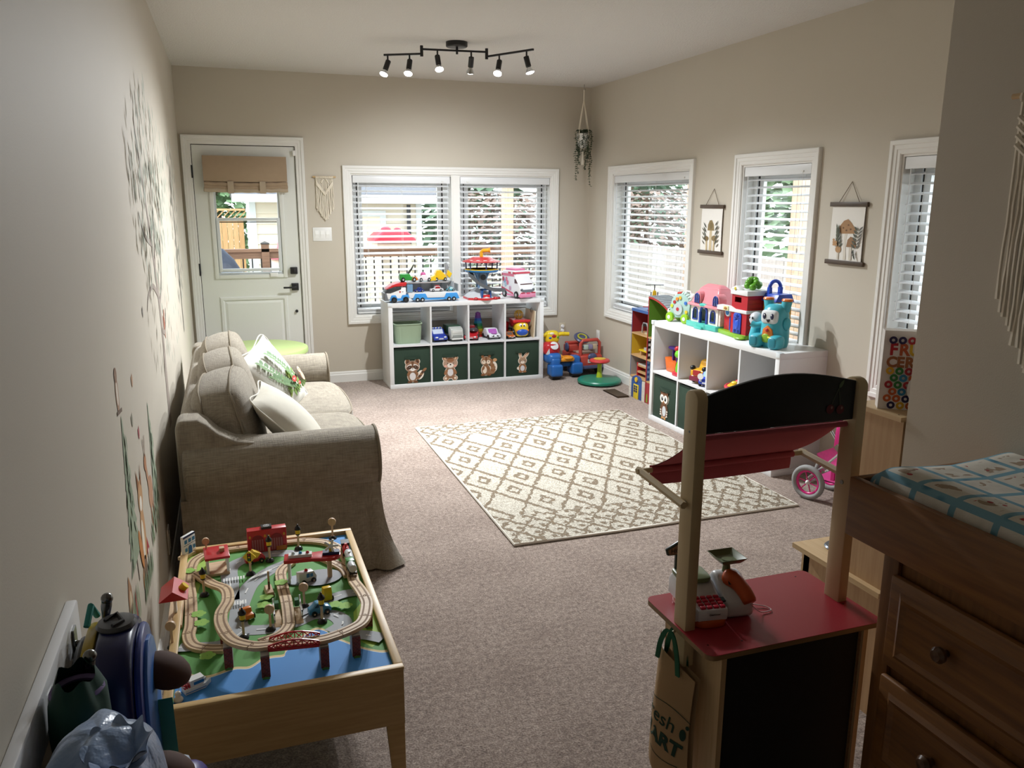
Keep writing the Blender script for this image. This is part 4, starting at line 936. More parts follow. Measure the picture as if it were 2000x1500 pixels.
for x, y in ((ax0, ay0), (ax1, ay0), (ax0, ay1), (ax1, ay1)):
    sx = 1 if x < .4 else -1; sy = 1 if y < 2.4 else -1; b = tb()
    b.prism([(x, .25), (x, 0), (x+sx*.03, 0), (x+sx*.05, .25)], y+sy*.002, y+sy*.022, 'y').prism([(y+sy*.022, .25), (y+sy*.022, 0), (y+sy*.045, 0), (y+sy*.07, .25)], x, x+sx*.02, 'x').o('leg', BIR_SHADE, tt, bev=.002)
mp_ = Art((-.4, -2.43, TZ), (1, 0, 0), (0, 1, 0), (0, 0, 1), 1, .00015)
x0, x1, y0, y1 = ax0+.022, ax1-.022, ay0+.022, ay1-.022
mp_.rect(x0, x1, y0, y1, '569a45'); mp_.poly([(x0, y1), (x0, 2.5), (x0+.03, 2.52), (x0+.06, 2.75), (.2, 2.86), (.45, y1)], '9cc24a'); mp_.poly([(x1, 2.12), (x1, 2.4), (.62, 2.3), (.6, 2.15), (.64, 2.08)], 'a3c84e')
mp_.poly([(.5, y1), (x1, y1), (x1, 2.72), (.655, 2.8), (.6, 2.87)], '4a95da')
sh = [(x0, 2.123), (.125, 2.123), (.166, 2.086), (.206, 2.069), (.267, 2.088), (.308, 2.08), (.343, 2.109), (.372, 2.113), (.4, 2.111), (.409, 2.136), (.45, 2.19), (.499, 2.228), (.531, 2.201), (.525, 2.18), (.558, 2.145), (.61, 2.082), (.656, 2.045), (x1, 2.04)]
ss = [(p.x, p.y) for p in smooth([(a, c, 0) for a, c in sh], 5)]
mp_.poly([(a, min(c+.014, y1)) for a, c in ss]+[(x1, y0), (x0, y0)], 'e2ca93'); mp_.poly([(a, c+.003) for a, c in ss]+[(x1, y0), (x0, y0)], 'eef2f2'); mp_.poly(ss+[(x1, y0), (x0, y0)], '3f8ed8')
def road(pts, w=.05):
    p = [(q.x, q.y) for q in smooth([(a, c, 0) for a, c in pts], 6)]; mp_.stroke(p, w, 'a7abb0')
    for i in range(0, len(p)-3, 5): mp_.stroke(p[i:i+3], .004, 'f2f2f0')
road([(.262, 2.5), (.262, 2.62), (.262, 2.74), (.31, 2.80), (.39, 2.82), (.47, 2.80), (.49, 2.75), (.4, 2.69), (.33, 2.6), (.3, 2.5), (.285, 2.4), (.29, 2.31), (.36, 2.28), (.44, 2.29), (.5, 2.32), (.56, 2.3), (.58, 2.24), (.54, 2.2)], .055)
road([(.45, 2.34), (.52, 2.38), (.6, 2.42), (.66, 2.42)], .05); road([(x0, 2.25), (.16, 2.24), (.24, 2.23), (.3, 2.29)], .045); road([(.6, 2.16), (.64, 2.14), (x1, 2.11)], .05)
mp_.poly([(a, c) for a, c in arc(.545, 2.565, .075, 0, 2*PI, 20, .06)], '9ba0a6')
for k in range(8): mp_.rect(.24+.009*k, .245+.009*k, 2.632, 2.655, 'f4f4f2'); mp_.poly([(.318+.008*k, 2.62+.004*k), (.322+.008*k, 2.62+.004*k), (.345+.008*k, 2.65+.004*k), (.34+.008*k, 2.65+.004*k)], 'f4f4f2')
for k in range(6): mp_.rect(.265+.008*k, .2695+.008*k, 2.45, 2.475, 'f4f4f2')
for x, y in ((.36, 2.42), (.37, 2.47), (.57, 2.35), (.6, 2.33), (.17, 2.42), (.18, 2.36), (.13, 2.74), (.42, 2.55), (.2, 2.16)):
    for k in range(5): mp_.el(x+.012*math.cos(k*1.26), y+.012*math.sin(k*1.26), .011, .011, '8fc04a', 0, 8)
mp_.o('village_print', None, tt)
# --- track: interlocking pieces
tk = T('train_track', 'interlocking wooden train track laid on the play table', 'train track', (.4, 2.43, TZ+.001))
def sweep(bb, P, w, h0, h1, off=0):
    vs = []; n = len(P)
    for i, p in enumerate(P):
        t = (P[min(i+1, n-1)]-P[max(i-1, 0)]); t.z = 0; t.normalize(); s = Vector((-t.y, t.x, 0)); c = p+s*off
        for (a, h) in ((-w/2, h0), (w/2, h0), (w/2, h1), (-w/2, h1)): vs.append(c+s*a+Vector((0, 0, h)))
    fs = [(0, 1, 2, 3), (4*n-1, 4*n-2, 4*n-3, 4*n-4)]
    for i in range(n-1):
        for k in range(4): fs.append((4*i+k, 4*i+(k+1) % 4, 4*i+4+(k+1) % 4, 4*i+4+k))
    bb.add(vs, fs)
GRV = M('8a6a4a', .7)
def track(pts, L=.11):
    P = smooth([(x-.4, y-2.43, z) for x, y, z in pts], 8); run = [P[0]]; acc = 0
    def emit(run):
        b = B(); sweep(b, run, .036, 0, .011); pc = b.o('track_piece', TW, tk, bev=.0012, seg=1)
        g = B(); sweep(g, run, .005, .0105, .0116, .0085); sweep(g, run, .005, .0105, .0116, -.0085); g.o('groove', GRV, pc)
        e = run[-1]; t = (run[-1]-run[-2]).normalized(); B().torus((e.x-t.x*.004, e.y-t.y*.004, e.z+.0112), .0045, .0007, n=10, m=4).o('joint_knob', GRV, pc)
    for a, c in zip(P, P[1:]):
        acc += (c-a).length; run.append(c)
        if acc > L: emit(run); run = [c]; acc = 0
    if len(run) > 2: emit(run)
R_ = .066
track([(.178, 2.875, 0), (.141, 2.815, 0), (.134, 2.668, 0), (.144, 2.534, 0), (.15, 2.366, 0), (.146, 2.303, 0), (.16, 2.244, 0), (.198, 2.212, 0), (.246, 2.195, 0)])
track([(.178, 2.875, 0), (.22, 2.893, 0), (.309, 2.897, 0), (.467, 2.893, 0), (.535, 2.88, 0), (.605, 2.832, 0), (.643, 2.746, 0), (.653, 2.611, 0), (.647, 2.48, .012), (.645, 2.414, .03), (.646, 2.33, .052), (.648, 2.25, R_), (.647, 2.193, R_), (.622, 2.107, R_), (.585, 2.072, R_), (.529, 2.048, R_), (.484, 2.043, R_), (.371, 2.058, R_), (.322, 2.068, R_), (.27, 2.116, R_), (.242, 2.205, R_), (.24, 2.281, R_), (.258, 2.367, .06), (.25, 2.488, .04), (.205, 2.601, .014), (.152, 2.727, .0)])
track([(.466, 2.713, 0), (.428, 2.652, 0), (.423, 2.57, 0), (.425, 2.484, .004), (.427, 2.395, .014), (.427, 2.312, .006), (.422, 2.262, 0), (.393, 2.219, 0), (.339, 2.198, 0)]); track([(.56, 2.73, 0), (.6, 2.665, 0), (.632, 2.6, 0), (.640, 2.53, .004)])
# --- things standing on the table
def TT(name, label, cat, x, y, rz=0, z=0, group=None): return T(name, label, cat, (x, y, TZ+.0015+z), rz, group)
WP_ = woodmat('c8a27c', 'ddbd9b', 2, 12); YEL = PL('e8c11d'); RED = PL('c4262c'); BKP = PL('17181a'); WHP = PL('eceded'); BLP = PL('2f7fc4'); GRP = PL('3e8f3a'); ORP = PL('e07a1f'); NAV = PL('1d2c5c')
lp = None
for x, y, lb in ((.499, 2.828, 'behind the red canopy station'), (.395, 2.757, 'in front of the red engine shed'), (.183, 2.562, 'inside the left track loop'), (.297, 2.248, 'inside the front track curve'), (.522, 2.268, 'in front of the blue toy car')):
    if lp is None:
        lp = TT('toy_lamp_post', 'black and yellow toy street lamp '+lb, 'toy lamp', x, y, group='toy street lamps')
        B().lathe([(0, 0), (.015, 0), (.015, .003), (.012, .008), (.006, .012), (0, .012)], 14).o('base', BKP, lp); B().cyl((0, 0, .01), (0, 0, .058), .0038, n=8).o('pole', WP_, lp)
        B().cyl((0, 0, .06), (0, 0, .078), .0085, n=14).o('lantern', YEL, lp); B().lathe([(.011, .076), (.0115, .08), (.009, .086), (.003, .092), (.0025, .097), (0, .098)], 14).lathe([(0, .055), (.0075, .056), (.009, .061), (0, .062)], 14).o('lantern_cap', BKP, lp)
    else: dup(lp, (x, y, TZ+.0015), label='black and yellow toy street lamp '+lb)
ds = None
for x, y, z, lb in ((.48, 2.381, 0, 'between the ramp fences and blue car'), (.373, 2.271, 0, 'left of the wooden ramp'), (.105, 2.262, 0, 'at the left table rim'), (.625, 2.855, .012, 'at the far right curve of the track')):
    if ds is None:
        ds = TT('toy_sign', 'round wooden toy sign on a post '+lb, 'toy sign', x, y, -.2, z, 'round toy signs')
        B().lathe([(0, 0), (.015, 0), (.014, .004), (.006, .011), (0, .011)], 14).o('base', BKP, ds); B().cyl((0, 0, .008), (0, 0, .055), .0036, n=8).o('pole', WP_, ds); B().cyl((0, -.004, .067), (0, .004, .067), .0145, n=20).o('disc', BEE, ds)
    else: dup(ds, (x, y, TZ+.0015+z), label='round wooden toy sign on a post '+lb)
t = TT('toy_traffic_light', 'yellow diamond toy traffic light sign on a post', 'toy sign', .328, 2.672, -.25)
B().lathe([(0, 0), (.016, 0), (.015, .004), (.006, .012), (0, .012)], 14).o('base', BKP, t); B().cyl((0, 0, .01), (0, 0, .05), .004, n=8).o('pole', WP_, t); B().at((0, -.002, .064), ry=PI/4).box((0, 0, 0), (.032, .007, .032)).o('diamond', YEL, t, bev=.002)
Art((0, -.0057, .064), (1, 0, 0), (0, 0, 1), (0, -1, 0)).rect(-.006, .006, -.014, .014, '1a1a1a').el(0, .009, .0035, .0035, 'c4262c', 0, 10).el(0, 0, .0035, .0035, 'e8c11d', 0, 10).el(0, -.009, .0035, .0035, '3e8f3a', 0, 10).o('signal_print', None, t)
t = TT('toy_engine_shed', 'red toy engine shed with a black helipad on its roof', 'toy building', .392, 2.862, .03)
B().bx(-.068, .068, -.018, .018, 0, .085).o('shed_body', RED, t, bev=.002); B().bx(-.018, .018, -.014, .014, .085, .093).o('helipad', BKP, t); Art((0, 0, .0932), (1, 0, 0), (0, 1, 0), (0, 0, 1)).ring(0, 0, .009, .0105, 'eeeeee').rect(-.004, -.0025, -.005, .005, 'eeeeee').rect(.0025, .004, -.005, .005, 'eeeeee').rect(-.003, .003, -.001, .001, 'eeeeee').o('helipad_mark', None, t)
a = Art((0, -.0182, 0), (1, 0, 0), (0, 0, 1), (0, -1, 0))
for k in (-1, 1):
    a.poly([(k*.033-.022, .002), (k*.033+.022, .002), (k*.033+.022, .045)]+arc(k*.033, .045, .022, 0, PI, 8)+[(k*.033-.022, .045)], '8d2d33')
    for j in range(5): a.rect(k*.033-.02+.0085*j, k*.033-.0145+.0085*j, .006, .05, 'a9676a')
    for s in (-1, 1): a.el(k*.033+s*.026, .062, .004, .006, 'd99a3a', 0, 8)
a.rect(-.001, .001, 0, .07, '8f7f78').rect(.03, .064, .001, .018, 'b8742f'); a.o('door_print', None, t)
t = TT('toy_house', 'white and blue toy house block in the far left table corner', 'toy building', .125, 2.898, .95)
B().bx(-.032, .032, -.006, .006, .012, .082).o('house_block', WHP, t, bev=.002); B().bx(-.045, .045, -.012, .012, 0, .012).o('block_base', TW, t)
a = Art((0, -.0062, 0), (1, 0, 0), (0, 0, 1), (0, -1, 0)).rect(-.032, .032, .074, .082, '1d2c5c').rect(-.032, .032, .046, .048, '2f3f66')
for k in (-1, 0, 1): a.rect(k*.02-.007, k*.02+.007, .053, .067, '3b7fae')
a.poly([(-.009, .012), (.009, .012), (.009, .033)]+arc(0, .033, .009, 0, PI, 6)+[(-.009, .033)], '2a6aa8').rect(-.027, -.015, .024, .037, '3b7fae').rect(.015, .027, .024, .037, '3b7fae'); a.o('facade_print', None, t)
t = TT('toy_fuel_station', 'white toy station with flat red roof at the left of the road', 'toy building', .222, 2.745, .08)
B().bx(-.036, .036, -.05, .05, 0, .008).o('station_base', TW, t)
for x in (-.032, .032): B().bx(x-.004, x+.004, -.045, -.02, .008, .058).bx(x-.004, x+.004, .02, .045, .008, .058).o('station_wall', WHP, t)
B().bx(-.04, .04, -.052, .052, .058, .067).o('station_roof', RED, t, bev=.002); B().bx(.01, .026, -.01, .01, .067, .08).o('roof_block', BEE, t); B().cyl((-.03, .04, .067), (-.03, .04, .083), .003, n=8).cyl((-.03, .036, .094), (-.03, .044, .094), .012, n=16).o('roof_sign', BEE, t)
t = TT('toy_station', 'toy station with a red gable roof and yellow clock at the left rim', 'toy building', .105, 2.45, 0)
B().bx(-.02, .02, -.085, .085, 0, .012).o('platform', TW, t); B().bx(-.004, .004, -.01, .01, .012, .075).o('roof_post', WHP, t)
B().prism([(-.04, .075), (0, .105), (.04, .075)], -.055, .055, 'y').o('gable_roof', RED, t); B().cyl((.022, .0, .086), (.034, .0, .098), .012, n=16).o('clock', YEL, t)
t = TT('toy_canopy_station', 'red canopy toy station with white roof crates', 'toy building', .525, 2.565, -.12)
B().prism(rrect(-.085, .085, -.035, .035, .03), 0, .004, 'z').o('platform', M('9aa3ad', .5), t)
for x, y in ((-.075, -.02), (-.075, .02)): B().bx(x-.004, x+.004, y-.004, y+.004, .004, .075).o('canopy_post', WHP, t)
B().cyl((.055, 0, .004), (.055, 0, .075), .008, n=10).o('canopy_post', WP_, t); B().prism([(-.09, -.028), (.0, -.026), (.04, -.032)]+arc(.06, 0, .034, -PI/2, PI/2, 8)+[(.04, .032), (0, .026), (-.09, .028)], .075, .087, 'z').o('canopy_roof', RED, t, bev=.002)
B().bx(-.075, .0, -.012, .012, .087, .097).o('roof_crate', WHP, t); 
for x, c in ((-.06, 'dfe8ee'), (-.037, '3f9ad0'), (-.014, 'c4262c')): B().ell((x, 0, .099), (.006, .006, .006), 8, 6).o('roof_lamp', PL(c), t)
B().bx(.035, .09, -.012, .012, .087, .097).o('tower_foot', NAV, t); B().bx(.056, .07, -.006, .006, .097, .125).o('tower', YEL, t); b = B()
for k in range(5): aa = k*2*PI/5; b.at((.063, -.008, .118), ry=aa).box((.012, 0, 0), (.024, .003, .007))
b.at().cyl((.063, -.012, .118), (.063, -.004, .118), .005, n=10).o('propeller', WHP, t)
def toycar(name, label, x, y, rz, col, parts, z=0, wheel=.0085, cat='toy car'):
    t = TT(name, label, cat, x, y, rz, z, 'wooden toy cars'); B().prism(parts[0], -.013, .013, 'y').o('car_body', PL(col), t, bev=.0025)
    if len(parts) > 1: B().prism(parts[1], -.012, .012, 'y').o('cabin', PL(parts[2]), t, bev=.002)
    xs = [p[0] for p in parts[0]]; a, c = min(xs), max(xs)
    for u in (.22, .78):
        for s in (-1, 1):
            w = B().cyl((a+(c-a)*u, s*.013, wheel), (a+(c-a)*u, s*.0185, wheel), wheel, n=14).o('wheel', BKP, t); B().cyl((a+(c-a)*u, s*.0184, wheel), (a+(c-a)*u, s*.0192, wheel), wheel*.35, n=8).o('hub', WP_, w)
    return t
pk = [(-.03, .006), (.03, .006), (.03, .02), (.012, .022), (.006, .034), (-.01, .034), (-.014, .022), (-.03, .02)]
bug = [(-.034, .006), (.034, .006), (.036, .016), (.028, .024), (.016, .026), (.006, .04), (-.012, .04), (-.022, .027), (-.034, .022)]
toycar('toy_car', 'orange wooden toy truck beside the front track curve', .308, 2.372, 1.9, 'e07a1f', (pk,))
q = toycar('toy_car', 'light blue wooden beetle car right of the ramp', .52, 2.325, .15, '4a90b8', (bug,)); a = Art((0, -.0132, 0), (1, 0, 0), (0, 0, 1), (0, -1, 0)).poly([(.0, .026), (.012, .027), (.004, .037), (0, .037)], '1d3a55').poly([(-.004, .026), (-.018, .027), (-.009, .037), (-.004, .037)], '1d3a55'); a.o('window_print', None, q)
toycar('toy_car', 'yellow wooden toy digger behind the blue car', .55, 2.41, 1.75, 'e8c11d', ([(-.026, .006), (.026, .006), (.026, .018), (.004, .02), (.002, .046), (-.02, .048), (-.026, .03)],))
q = toycar('toy_car', 'red and yellow wooden rescue car behind the traffic light', .345, 2.765, .25, 'b9252b', ([(-.034, .006), (.034, .006), (.034, .018), (.02, .034), (-.02, .036), (-.034, .02)],))
B().prism([(-.026, .02), (-.005, .046), (.018, .034), (.006, .02)], -.0135, .0135, 'y').o('cabin', YEL, q)
q = toycar('toy_car', 'white wooden ambulance under the red canopy', .502, 2.55, .35, 'e8e8e6', ([(-.03, .006), (.03, .006), (.032, .02), (.022, .04), (-.03, .042)],)); Art((0, -.0132, 0), (1, 0, 0), (0, 0, 1), (0, -1, 0)).rect(-.005, .006, .022, .036, '4a86c4').rect(.008, .018, .022, .034, '4a86c4').o('window_print', None, q); B().lathe([(.006, .042), (.006, .046), (0, .05)], 10).o('beacon', RED, q)
# train of three wagons on the right-hand track
for (x, y, z, rz, lb, kind) in ((.652, 2.705, .012, -1.62, 'red toy locomotive leading the train on the right track', 0), (.654, 2.62, .014, -1.58, 'white toy tank wagon in the middle of the train', 1), (.648, 2.535, .02, -1.52, 'green and white toy wagon at the end of the train', 2)):
    t = TT('toy_train_car', lb, 'toy train', x, y, rz, z, 'toy train')
    B().bx(-.036, .036, -.012, .012, .008, .014).o('chassis', BKP, t)
    if kind == 0: B().bx(-.034, .0, -.013, .013, .014, .036).bx(-.036, .0, -.014, .014, .036, .041).o('cab', PL('1b1b1d'), t); B().cyl((.0, 0, .026), (.034, 0, .026), .012, n=14).o('boiler', RED, t); B().cyl((.022, 0, .036), (.022, 0, .05), .004, .005, 10).o('chimney', RED, t)
    elif kind == 1: B().cyl((-.034, 0, .027), (.034, 0, .027), .0135, n=18).o('tank', PL('d5dadd'), t, bev=.003); B().cyl((0, 0, .04), (0, 0, .045), .005, n=10).o('hatch', WHP, t)
    else: B().cyl((-.006, 0, .027), (.034, 0, .027), .0135, n=18).o('tank', PL('d5dadd'), t, bev=.002); B().bx(-.036, -.004, -.0135, .0135, .014, .04).o('wagon_box', GRP, t, bev=.002)
    for u in (-.022, .022):
        for s in (-1, 1): B().cyl((u, s*.011, .007), (u, s*.015, .007), .0075, n=12).o('wheel', WP_, t)
t = TT('crossing_barrier', 'wooden level crossing barrier beside the inner track', 'toy barrier', .381, 2.515, .1)
B().prism([(-.014, 0), (.014, 0), (.01, .014), (-.01, .014)], -.03, .03, 'y').o('barrier_base', WP_, t); B().bx(-.003, .003, -.004, .002, .014, .075).o('barrier_arm', WP_, t); B().bx(-.0032, .0032, -.0045, .0025, .014, .04).o('barrier_stripe', PL('6d4a33'), t)
t = TT('ramp_gate', 'wooden crossing ramp with white fences over the inner track', 'toy ramp', .427, 2.335, 0)
for s in (-1, 1):
    B().prism([(-.055, 0), (.055, 0), (.03, .012), (-.03, .012)], s*.02, s*.042, 'x').o('ramp_wedge', TW, t); B().bx(s*.04-.002, s*.04+.002, -.04, .045, .012, .016).bx(s*.04-.002, s*.04+.002, -.04, .045, .03, .034).bx(s*.04-.002, s*.04+.002, -.04, -.036, .0, .034).bx(s*.04-.002, s*.04+.002, .041, .045, 0, .045).o('fence_rail', WHP, t); B().bx(s*.03-.006, s*.03+.006, .035, .055, .012, .032).o('gate_block', PL('2b6a44'), t)
pr = None
for x, y, lb in ((.256, 2.122, 'left end of the front curve'), (.349, 2.045, 'left end of the red bridge'), (.503, 2.040, 'right end of the red bridge'), (.592, 2.07, 'right front curve'), (.245, 2.25, 'left rise of the track'), (.65, 2.215, 'right rise of the track')):
    if pr is None:
        pr = TT('bridge_pier', 'brick printed block pier under the '+lb, 'toy block', x, y, 0, 0, 'brick printed piers'); B().bx(-.0115, .0115, -.024, .024, 0, .064).o('pier_block', M('a8a39c', .6), pr, bev=.001)
        a = Art((0, -.0242, 0), (1, 0, 0), (0, 0, 1), (0, -1, 0)).rect(-.0112, .0112, 0, .064, '8a7a70')
        for j in range(12):
            for i in range(3): xa = -.0112+.009*i-(.0045 if j % 2 else 0); a.rect(max(-.011, xa+.0006), min(.011, xa+.0084), .001+.0053*j, .0055+.0053*j, ['8d3b2f', '9c4636', '7d3429'][(i+j) % 3]) if min(.011, xa+.0084) > max(-.011, xa+.0006) else None
        for k in range(5): a.leaf(-.009+.0045*k, .0, .009, .005, PI/2+.3*(k-2), '5a8f3a')
        a.o('brick_print', None, pr)
    else: dup(pr, (x, y, TZ+.0015), label='brick printed block pier under the '+lb)
t = TT('toy_bridge', 'red lattice arch bridge over the front track', 'toy bridge', .4275, 2.049, -.13, .064)
for s in (-.02, .022):
    b = B(); L = .066; hh = lambda x: .017+.012*math.cos(x/L*PI/2)
    b.bx(-L, L, s-.002, s+.002, 0, .007); xs = [-L+2*L*k/6 for k in range(7)]
    for a, c in zip(xs, xs[1:]): b.tube([(a, s, hh(a)), (c, s, hh(c))], .0026, 4); b.tube([(a, s, .005), (c, s, hh(c))], .0016, 4); b.tube([(a, s, hh(a)), (c, s, .005)], .0016, 4)
    for x in xs: b.tube([(x, s, .004), (x, s, hh(x))], .002, 4)
    b.o('truss_side', RED, t)
t = TT('toy_boat', 'white toy ferry boat with red stripes on the printed sea', 'toy boat', .175, 2.03, .45)
B().prism([(-.034, -.014), (.018, -.015), (.04, 0), (.018, .015), (-.034, .014)], 0, .014, 'z').o('hull', WHP, t, bev=.001); B().bx(-.018, .016, -.011, .011, .014, .03).bx(-.02, .018, -.012, .012, .03, .033).o('cabin', WHP, t); B().bx(-.034, .02, -.0152, -.0142, .004, .006).bx(-.01, .017, -.0116, -.0112, .018, .026).o('blue_stripe', BLP, t)
for k in range(4): B().bx(-.034+.006*k, -.031+.006*k, -.009, .009, .014, .0265-.002*k).o('awning_stripe', RED, t)
B().cyl((.024, 0, .014), (.024, 0, .022), .003, n=8).o('mast_light', M('aab0b4', .3), t)
t = TT('toy_buoy', 'small cream buoy peg beside the toy boat', 'toy buoy', .134, 1.985, 0); B().lathe([(0, 0), (.011, .001), (.012, .006), (.008, .012), (.006, .014), (.008, .02), (.006, .026), (0, .028)], 14).o('buoy_body', PL('ddd5c6'), t); B().tube([(0, 0, .026), (.006, .008, .034), (.016, .02, .022)], .0008, 5).o('tow_line', M('e8e8e8', .8), t)
# ---------------------------------------------------------------- toy market stand
PLY = woodmat('b99a6f', 'cdb187', 2, 4); PLYE = woodmat('7d6242', '97784f', 0, 6); POST = M('c9b48d', .5, var=.06, vs=12)
CZ = .60; sx0, sx1, sy0, sy1 = 1.333, 1.852, 1.452, 1.765
st = T('market_stand', 'toy market stand with red counter, red awning and black arched sign', 'play stand', (1.59, 1.6, 0))
def sb(): return B().at((-1.59, -1.6, 0))
sb().prism(rrect(sx0, sx1, sy0, sy1, .022), CZ-.014, CZ-.0012, 'z').o('counter_core', PLYE, st); sb().prism(rrect(sx0, sx1, sy0, sy1, .022), CZ-.0012, CZ, 'z').o('counter_top', M('a12532', .38, bmp=(3, .05)), st)
sb().bx(1.382, 1.396, sy0+.018, sy1-.03, 0.0, CZ-.014).o('side_panel', PLY, st); sb().bx(1.806, 1.82, sy0+.018, sy1-.03, 0.0, CZ-.014).o('side_panel', PLY, st)
sb().bx(1.396, 1.806, sy0+.03, sy0+.042, .06, CZ-.016).o('chalkboard_panel', M('0b0b0d', .75), st); fr(sb(), 1.39, 1.812, sy0+.026, sy0+.032, .05, CZ-.014, .012).o('front_frame', PLYE, st); sb().bx(1.396, 1.806, sy0+.06, sy1-.03, .06, .075).o('inner_shelf', PLY, st)
for x, n in ((1.340, 0), (1.808, 1)):
    sb().prism([(1.572, .50), (1.628, .50), (1.628, 1.19)]+[(1.60+.028*math.cos(t_), 1.19+.022*math.sin(t_)) for t_ in [PI*i/8 for i in range(1, 8)]]+[(1.572, 1.19)], x, x+.03, 'x').o('post', POST, st, bev=.004)
    sb().cyl((x-.002, 1.6, .93), (x+.032, 1.6, .93), .006, n=10).cyl((x-.001, 1.6, 1.11), (x+.031, 1.6, 1.11), .003, n=8).o('post_screw', M('8a8f94', .35, .8), st)
sb().prism([(1.372, 1.198), (1.372, 1.105), (1.806, 1.105), (1.806, 1.206)]+[(1.806-.434*k/14, 1.198+.034*math.sin(PI*k/14)+.008*(1-k/14)) for k in range(1, 14)], 1.582, 1.594, 'y').o('sign_board', M('0a0a0c', .6), st, bev=.002)
a = Art((1.745-1.59, 1.5815-1.6, 1.16), (1, 0, 0), (0, 0, 1), (0, -1, 0)); a.stroke([(-.012, -.015), (0, .012), (.008, .03)], .002, '4a5240').stroke([(.016, -.016), (.012, .01), (.008, .03)], .002, '4a5240').leaf(.008, .03, .026, .01, 1.0, '5a6a4a').el(-.014, -.022, .012, .012, '5f1a20').el(.017, -.025, .012, .012, '5f1a20').el(-.01, -.018, .003, .004, '8a6a62', 0, 8).el(.021, -.021, .003, .004, '8a6a62', 0, 8); a.o('cherry_print', None, st)
AW = M('bd5c66', .9, bmp=(400, .4, .002))
sb().cyl((1.372, 1.604, 1.088), (1.806, 1.604, 1.088), .0075, n=10).o('awning_sleeve', AW, st); sb().cyl((1.318, 1.81, .944), (1.862, 1.81, .944), .0075, n=10).o('awning_rod', POST, st)
for x in (1.328, 1.851):
    p0, p1 = Vector((x, 1.6, .93)), Vector((x, 1.81, .944)); d = (p1-p0).normalized(); sb().tube([p0-d*.012, p1+d*.012], .010, 6).o('awning_arm', POST, st)
sb().cyl((1.362, 1.81, .944), (1.816, 1.81, .944), .0095, n=10).o('awning_sleeve', AW, st)
sb().grid(lambda u, v: (1.374+.43*u+(-.012+.024*u)*v, 1.61+.205*v, 1.096-.143*v-.012*math.sin(v*PI)), 12, 10).grid(lambda u, v: (1.374+.43*u+(-.012+.024*u)*v, 1.61+.205*v, 1.0935-.143*v-.012*math.sin(v*PI)), 12, 10).grid(lambda u, v: (1.362+.454*u, 1.82-.004*math.sin(v*3), .953-.055*v-.004*math.sin(u*PI)), 14, 4).grid(lambda u, v: (1.362+.454*u, 1.823-.004*math.sin(v*3), .953-.055*v-.004*math.sin(u*PI)), 14, 4).o('awning_fabric', AW, st)
for x, y in ((1.36, 1.5), (1.45, 1.49), (1.8, 1.735), (1.815, 1.56)): sb().cyl((x, y, CZ), (x, y, CZ+.0006), .0025, n=8).o('counter_screw', M('3a1015', .5), st)
for x in (1.42, 1.78): sb().lathe([(0, 0), (.018, 0), (.018, .05), (0, .05)], 12, (x, sy0+.07, 0)).o('foot', BKP, st)
# tote bag hanging from the left side
tg = T('tote_bag', 'tan toy shopping bag with green handles hanging on the market stand', 'bag', (1.332, 1.6, 0), .30)
TAN3 = M('a98a63', .85, bmp=(40, .2, .01), var=.05); GH = M('0f5a3c', .7)
def bagx(u, v): return -.012-.016*math.sin(u*PI)*math.sin(v*PI)-.02*v+.30*max(0, .42-u)**2
def bagf(th): return lambda u, v: (bagx(u, v)+th, .085-.165*u+.01*math.sin(v*5)*(u-.5), .545-.055*u-.335*v-.02*u*v)
B().grid(bagf(0), 12, 14).grid(bagf(.02), 12, 14).o('bag_panel', TAN3, tg)
for xx in (-.02, .012): B().grid(lambda u, v: (xx+.004*math.sin(u*PI)-.004, .045-.07*(u)+.0-.014*v*(1 if u < .5 else 1), .505+.10*math.sin(u*PI)**.6-.02*u), 14, 1).grid(lambda u, v: (xx+.003+.004*math.sin(u*PI)-.004, .045-.07*u-.014*v, .505+.10*math.sin(u*PI)**.6-.02*u), 14, 1).o('handle', GH, tg)
B().tube([(.0, .01, .58), (.03, .01, .588)], .004, 6).o('hanging_peg', POST, tg)
TM = frame4((-.05, .0, .33), (0, -1, -.18), (0, -.18, 1)); TXG = M('143a2b', .8)
def conform(o):
    for v in o.data.vertices:
        u = min(1, max(0, (.085-v.co.y)/.165)); w = min(1, max(0, (.545-.055*u-v.co.z)/(.335+.02*u))); v.co.x = bagx(u, w)-.0012+(v.co.x+.05)*.3
    return o
conform(text('fresh', .054, TXG, tg, TM @ Matrix.Translation((-.016, .024, 0)), ext=.001)); conform(text('MART', .056, TXG, tg, TM @ Matrix.Translation((-.006, -.034, .0)), ext=.001, bold=.0022))
for zz, s_ in ((.058, 1), (-.075, -1)): conform(B().tube([TM @ Vector((-.06+.13*k/14, zz+s_*.014*math.sin(k/14*PI), 0)) for k in range(15)], .0012, 4).o('print_curve', TXG, tg))
conform(B().ell(tuple(TM @ Vector((.06, .018, 0))), (.0015, .009, .016), 10, 8).ell(tuple(TM @ Vector((.066, .043, 0))), (.0015, .005, .006), 8, 6).o('leaf_print', TXG, tg))
